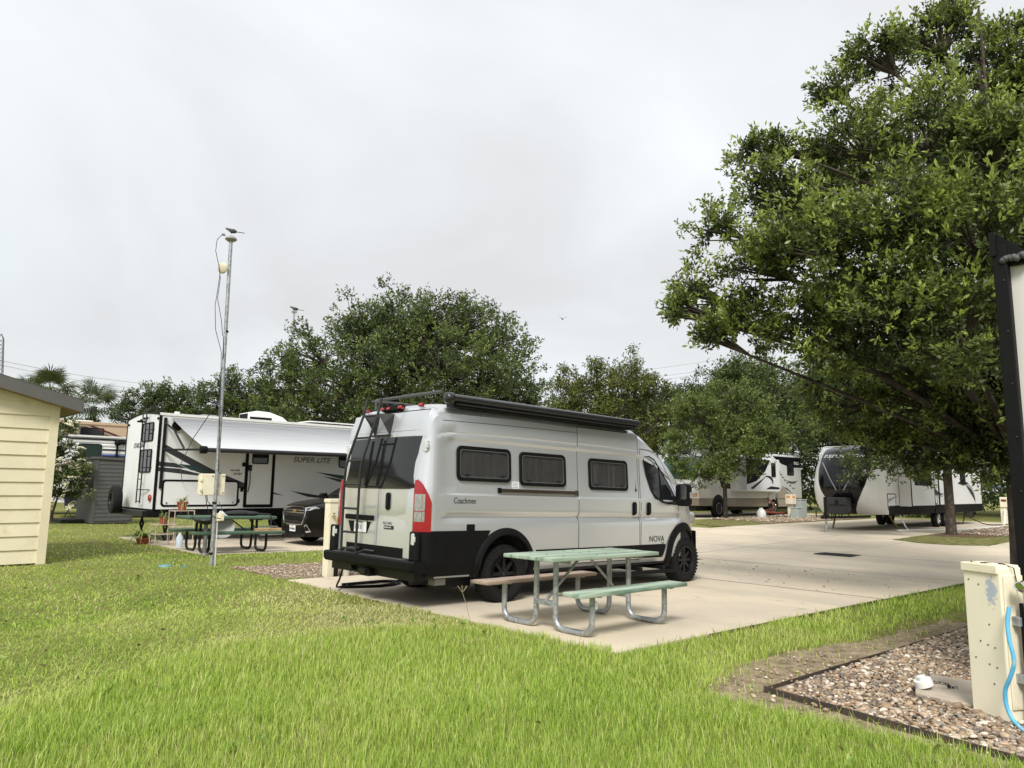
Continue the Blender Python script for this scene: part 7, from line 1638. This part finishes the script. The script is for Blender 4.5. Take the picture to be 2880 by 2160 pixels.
# fallen leaves and twigs on the concrete
n = 110; lx_ = rng.uniform(6.0, 10.0, n); ly_ = rng.uniform(-2.7, 2.5, n); lz_ = gzv(lx_) + .021
d_ = np.stack([np.cos(rng.uniform(0, 6.28, n)), np.sin(rng.uniform(0, 6.28, n)), np.zeros(n)], 1)
co, q, tt = leaves(np.stack([lx_, ly_, lz_], 1), unit(d_), 1, .06, .02, rng.random(n), .02, .05); co[:, 2] = np.maximum(co[:, 2], gzv(co[:, 0]) + .019)
tag(np_mesh("fallen_leaves", co, q, leaf_mat("dry_leaf", (.05, .035, .022), (.14, .10, .06)), tt), "scattered dry leaves on the concrete road", "fallen leaves", kind="stuff")
# dry grass litter on the bare strip
n = 9000; lx_ = rng.uniform(-.9, 4.6, n); ly_ = rng.uniform(-7.2, -3.6, n)
s_ = ~in_bed(lx_, ly_) & (np.hypot(np.maximum(-.1 - lx_, 0), np.maximum(ly_ + 4.33, 0)) < .62) & ((lx_ < .1) | (ly_ > -4.36)); lx_, ly_ = lx_[s_], ly_[s_]; n = len(lx_)
a_ = rng.uniform(0, 6.28, n); d_ = np.stack([np.cos(a_), np.sin(a_), np.zeros(n)], 1)
co, q, tt = leaves(np.stack([lx_, ly_, gzv(lx_) + .014], 1), d_, 1, .06, .005, rng.random(n), .02, .12); co[:, 2] = np.maximum(co[:, 2], gzv(co[:, 0]) + .008)
tag(np_mesh("dry_grass_litter", co, q, leaf_mat("straw", (.16, .115, .07), (.46, .37, .22)), tt), "dry straw scattered on the bare dirt strip", "straw", kind="stuff")
# ------------------------------------------------------------------ lawn
PH = rng.uniform(0, 6.28, (6, 2)); 
def vnoise(x, y, s_):
    v = np.zeros_like(x); a = 1.0; rg = np.random.default_rng(5)
    for i in range(5):
        an = rg.uniform(0, 6.28, 3); 
        for k in range(3): v += a * np.sin((x * np.cos(an[k]) + y * np.sin(an[k])) * s_ + rg.uniform(0, 6.28)) / 3
        s_ *= 1.9; a *= .62
    return v
TALL = np.array([(-9, -5.2), (-4.27, -1.54), (-3.27, -.83), (-2.48, -.18), (-1.41, -.36), (-.54, -.91), (.14, -1.47), (.3, -2.7), (40, -2.7)])
def lawn_mask(x, y):
    m_ = np.ones(len(x), bool)
    jit = .06 * np.sin(y * 9) + .04 * np.sin(y * 23 + 1) + .05 * vnoise(x, y, 2.0)
    m_ &= ~((x > .14 + jit) & (x < 11) & (y > -2.88 + jit * .6) & (y < 3.62))                     # van pad
    m_ &= ~((x > .62 + jit) & (y > 8.42 + jit) & (y < 14.6) & (x < 11))                            # second pad
    m_ &= ~((x > 10.1) & (x < 20)); m_ &= ~((x > 19) & (y > -7.4) & (y < -1.0)); m_ &= ~((x > 19) & (y > 1.7) & (y < 8.5)); m_ &= ~((x > 19) & (y > 13))
    m_ &= ~((x > .1 + jit * 2 + .3 * np.abs(y - 4.7) * (y < 4.7)) & (x < 11) & (y > 3.6) & (y < 5.8 + jit * 2))  # gravel strip
    m_ &= ~((x < -2.2) & (x > -7) & (y > 8.25) & (y < 11.6)); m_ &= ~((x > 1.6) & (x < 3.2) & (y > 21.9))
    bed = (x > -.05 + np.minimum(0, (y + 4.4)) * .14) & (y < -4.33); m_ &= ~bed
    # bare dirt around the bed thins the grass
    dl = np.maximum(np.maximum(-.05 + np.minimum(0, (y + 4.4)) * .14 - x, 0), np.maximum(y + 4.33, 0))
    dl = np.hypot(np.maximum(-.1 - x, 0), np.maximum(y + 4.33, 0)) 
    bw = .34 + .16 * vnoise(x, y, 1.7) + .12 * np.clip(x, 0, 1)
    m_ &= (dl > bw) | (rng.random(len(x)) < .05 + .5 * np.clip(dl / np.maximum(bw, .05) - .6, 0, 1)) | (dl > .9)
    isl = (x > 18.5); m_ &= ~isl
    return m_
def blades(n, d0, d1, hgt, wdt, seg, lie):
    """grass blades between two distances from the view point, over the whole lawn"""
    u = rng.random(n); d = d0 * (d1 / d0) ** u if d1 / d0 > 1.4 else rng.uniform(d0, d1, n)
    a = rng.uniform(-.78, .78, n); fx, fy = math.cos(yaw), math.sin(yaw)
    x = CAM[0] + d * (fx * np.cos(a) + fy * np.sin(a)); y = CAM[1] + d * (fy * np.cos(a) - fx * np.sin(a))
    k_ = lawn_mask(x, y); x, y, d = x[k_], y[k_], d[k_]; n = len(x)
    tall = np.clip((np.interp(x, TALL[:, 0], TALL[:, 1]) - y + .25 * vnoise(x, y, 1.2)) / .5 + .5, 0, 1)
    tall = np.where((x > .2) & (y < -2.5), .75, tall)
    dens = np.clip(.85 + .15 * tall + .25 * vnoise(x, y, 2.5), .15, 1); k_ = rng.random(n) < dens; x, y, d, tall = x[k_], y[k_], d[k_], tall[k_]; n = len(x)
    h = hgt * rng.lognormal(0, .28, n) * (.85 + .37 * tall); w_ = wdt * rng.uniform(.7, 1.3, n)
    az = rng.uniform(0, 6.283, n) + 0 * tall; lean = np.where(tall > .5, rng.uniform(.12, .7, n), rng.uniform(.75, 1.42, n))
    dx_, dy_ = np.cos(az), np.sin(az); px_, py_ = -dy_, dx_
    z = gzv(x)
    def pt(t):
        l_ = lean * (.35 + .65 * t); return x + dx_ * h * t * np.sin(l_), y + dy_ * h * t * np.sin(l_), z + h * t * np.cos(l_) * (1 - .12 * t)
    V = []
    for t, f in ((0, .8), (.5, 1.0)):
        cx0, cy0, cz0 = pt(t); V.append(np.stack([cx0 + px_ * w_ * f / 2, cy0 + py_ * w_ * f / 2, cz0], 1)); V.append(np.stack([cx0 - px_ * w_ * f / 2, cy0 - py_ * w_ * f / 2, cz0], 1))
    cx0, cy0, cz0 = pt(1.0); V.append(np.stack([cx0, cy0, cz0], 1))
    co = np.stack(V, 1).reshape(-1, 3); o_ = np.arange(n) * 5
    tri = np.concatenate([np.stack([o_, o_ + 1, o_ + 3], 1), np.stack([o_, o_ + 3, o_ + 2], 1), np.stack([o_ + 2, o_ + 3, o_ + 4], 1)])
    dry = np.clip(.52 + .50 * vnoise(x, y, .55) + .28 * vnoise(x + 7, y, 3.0), 0, 1) * (1 - .72 * tall)
    far_ = np.clip((d - 9) / 8, 0, 1)
    tint = np.clip(.20 + .66 * dry * (1 - .5 * far_) + .26 * tall * rng.random(n) + rng.normal(0, .12, n) + (rng.random(n) < .06) * .4 - (rng.random(n) < .2) * .2, 0, 1)
    return co, tri, np.repeat(tint, 5)
gm = bpy.data.materials.new("grass_blade"); gm.use_nodes = True
t = gm.node_tree; b = t.nodes["Principled BSDF"]; b.inputs["Roughness"].default_value = .5; b.inputs["Specular IOR Level"].default_value = .35
at_ = t.nodes.new("ShaderNodeAttribute"); at_.attribute_name = "tint"; r = t.nodes.new("ShaderNodeValToRGB")
cols_ = [(0, (.14, .24, .028)), (.3, (.31, .46, .056)), (.5, (.46, .58, .11)), (.72, (.60, .62, .22)), (1, (.66, .60, .34))]
while len(r.color_ramp.elements) < len(cols_): r.color_ramp.elements.new(.5)
for el_, (p_, c_) in zip(r.color_ramp.elements, cols_): el_.position = p_; el_.color = (*c_, 1)
t.links.new(at_.outputs["Fac"], r.inputs[0]); t.links.new(r.outputs[0], b.inputs["Base Color"])
tl = t.nodes.new("ShaderNodeBsdfTranslucent"); t.links.new(r.outputs[0], tl.inputs[0]); mxs = t.nodes.new("ShaderNodeMixShader"); mxs.inputs[0].default_value = .38
t.links.new(b.outputs[0], mxs.inputs[1]); t.links.new(tl.outputs[0], mxs.inputs[2]); t.links.new(mxs.outputs[0], t.nodes["Material Output"].inputs[0])
C_, T_, A_ = [], [], []; off_ = 0
for args in ((150000, 2.6, 5.5, .066, .0033, 2, 0), (180000, 5.0, 9.5, .064, .0046, 2, 0), (100000, 9.0, 17, .062, .009, 2, 0), (45000, 16, 34, .07, .02, 2, 0)):
    co, tri, tt = blades(*args); C_.append(co); T_.append(tri + off_); A_.append(tt); off_ += len(co)
tag(np_mesh("lawn_grass", np.concatenate(C_), np.concatenate(T_), gm, np.concatenate(A_)), "green lawn grass with dry mown patches", "grass", kind="stuff")

# fallen leaves and small broad-leaved weeds in the lawn
n = 260; lx_ = rng.uniform(-5, 9, n); ly_ = rng.uniform(-6, 8, n); k_ = lawn_mask(lx_, ly_); lx_, ly_ = lx_[k_], ly_[k_]; n = len(lx_)
a_ = rng.uniform(0, 6.28, n); d_ = np.stack([np.cos(a_), np.sin(a_), np.zeros(n) + .1], 1)
co, q, tt = leaves(np.stack([lx_, ly_, gzv(lx_) + rng.uniform(.02, .05, n)], 1), unit(d_), 1, .06, .028, rng.random(n), .02, .3)
tag(np_mesh("fallen_leaves", co, q, leaf_mat("brown_leaf", (.10, .06, .03), (.30, .21, .11)), tt), "brown fallen leaves scattered in the lawn", "fallen leaves", kind="stuff")
n = 420; lx_ = rng.uniform(-5, 7, n); ly_ = rng.uniform(-6, 8, n); k_ = lawn_mask(lx_, ly_) & (vnoise(lx_, ly_, 1.1) > .15); lx_, ly_ = lx_[k_], ly_[k_]; n = len(lx_)
co, q, tt = leaves(np.stack([lx_, ly_, gzv(lx_) + .035], 1), np.tile([[0, 0, 1.0]], (n, 1)), 7, .05, .03, rng.random(n) * .6, .01, 1.6)
co[:, 2] = np.maximum(co[:, 2], gzv(co[:, 0]) + .015)
tag(np_mesh("lawn_weeds", co, q, leaf_mat("weed_leaf", (.20, .32, .06), (.36, .46, .12)), tt), "small broad-leaved weeds among the grass", "weeds", kind="stuff")
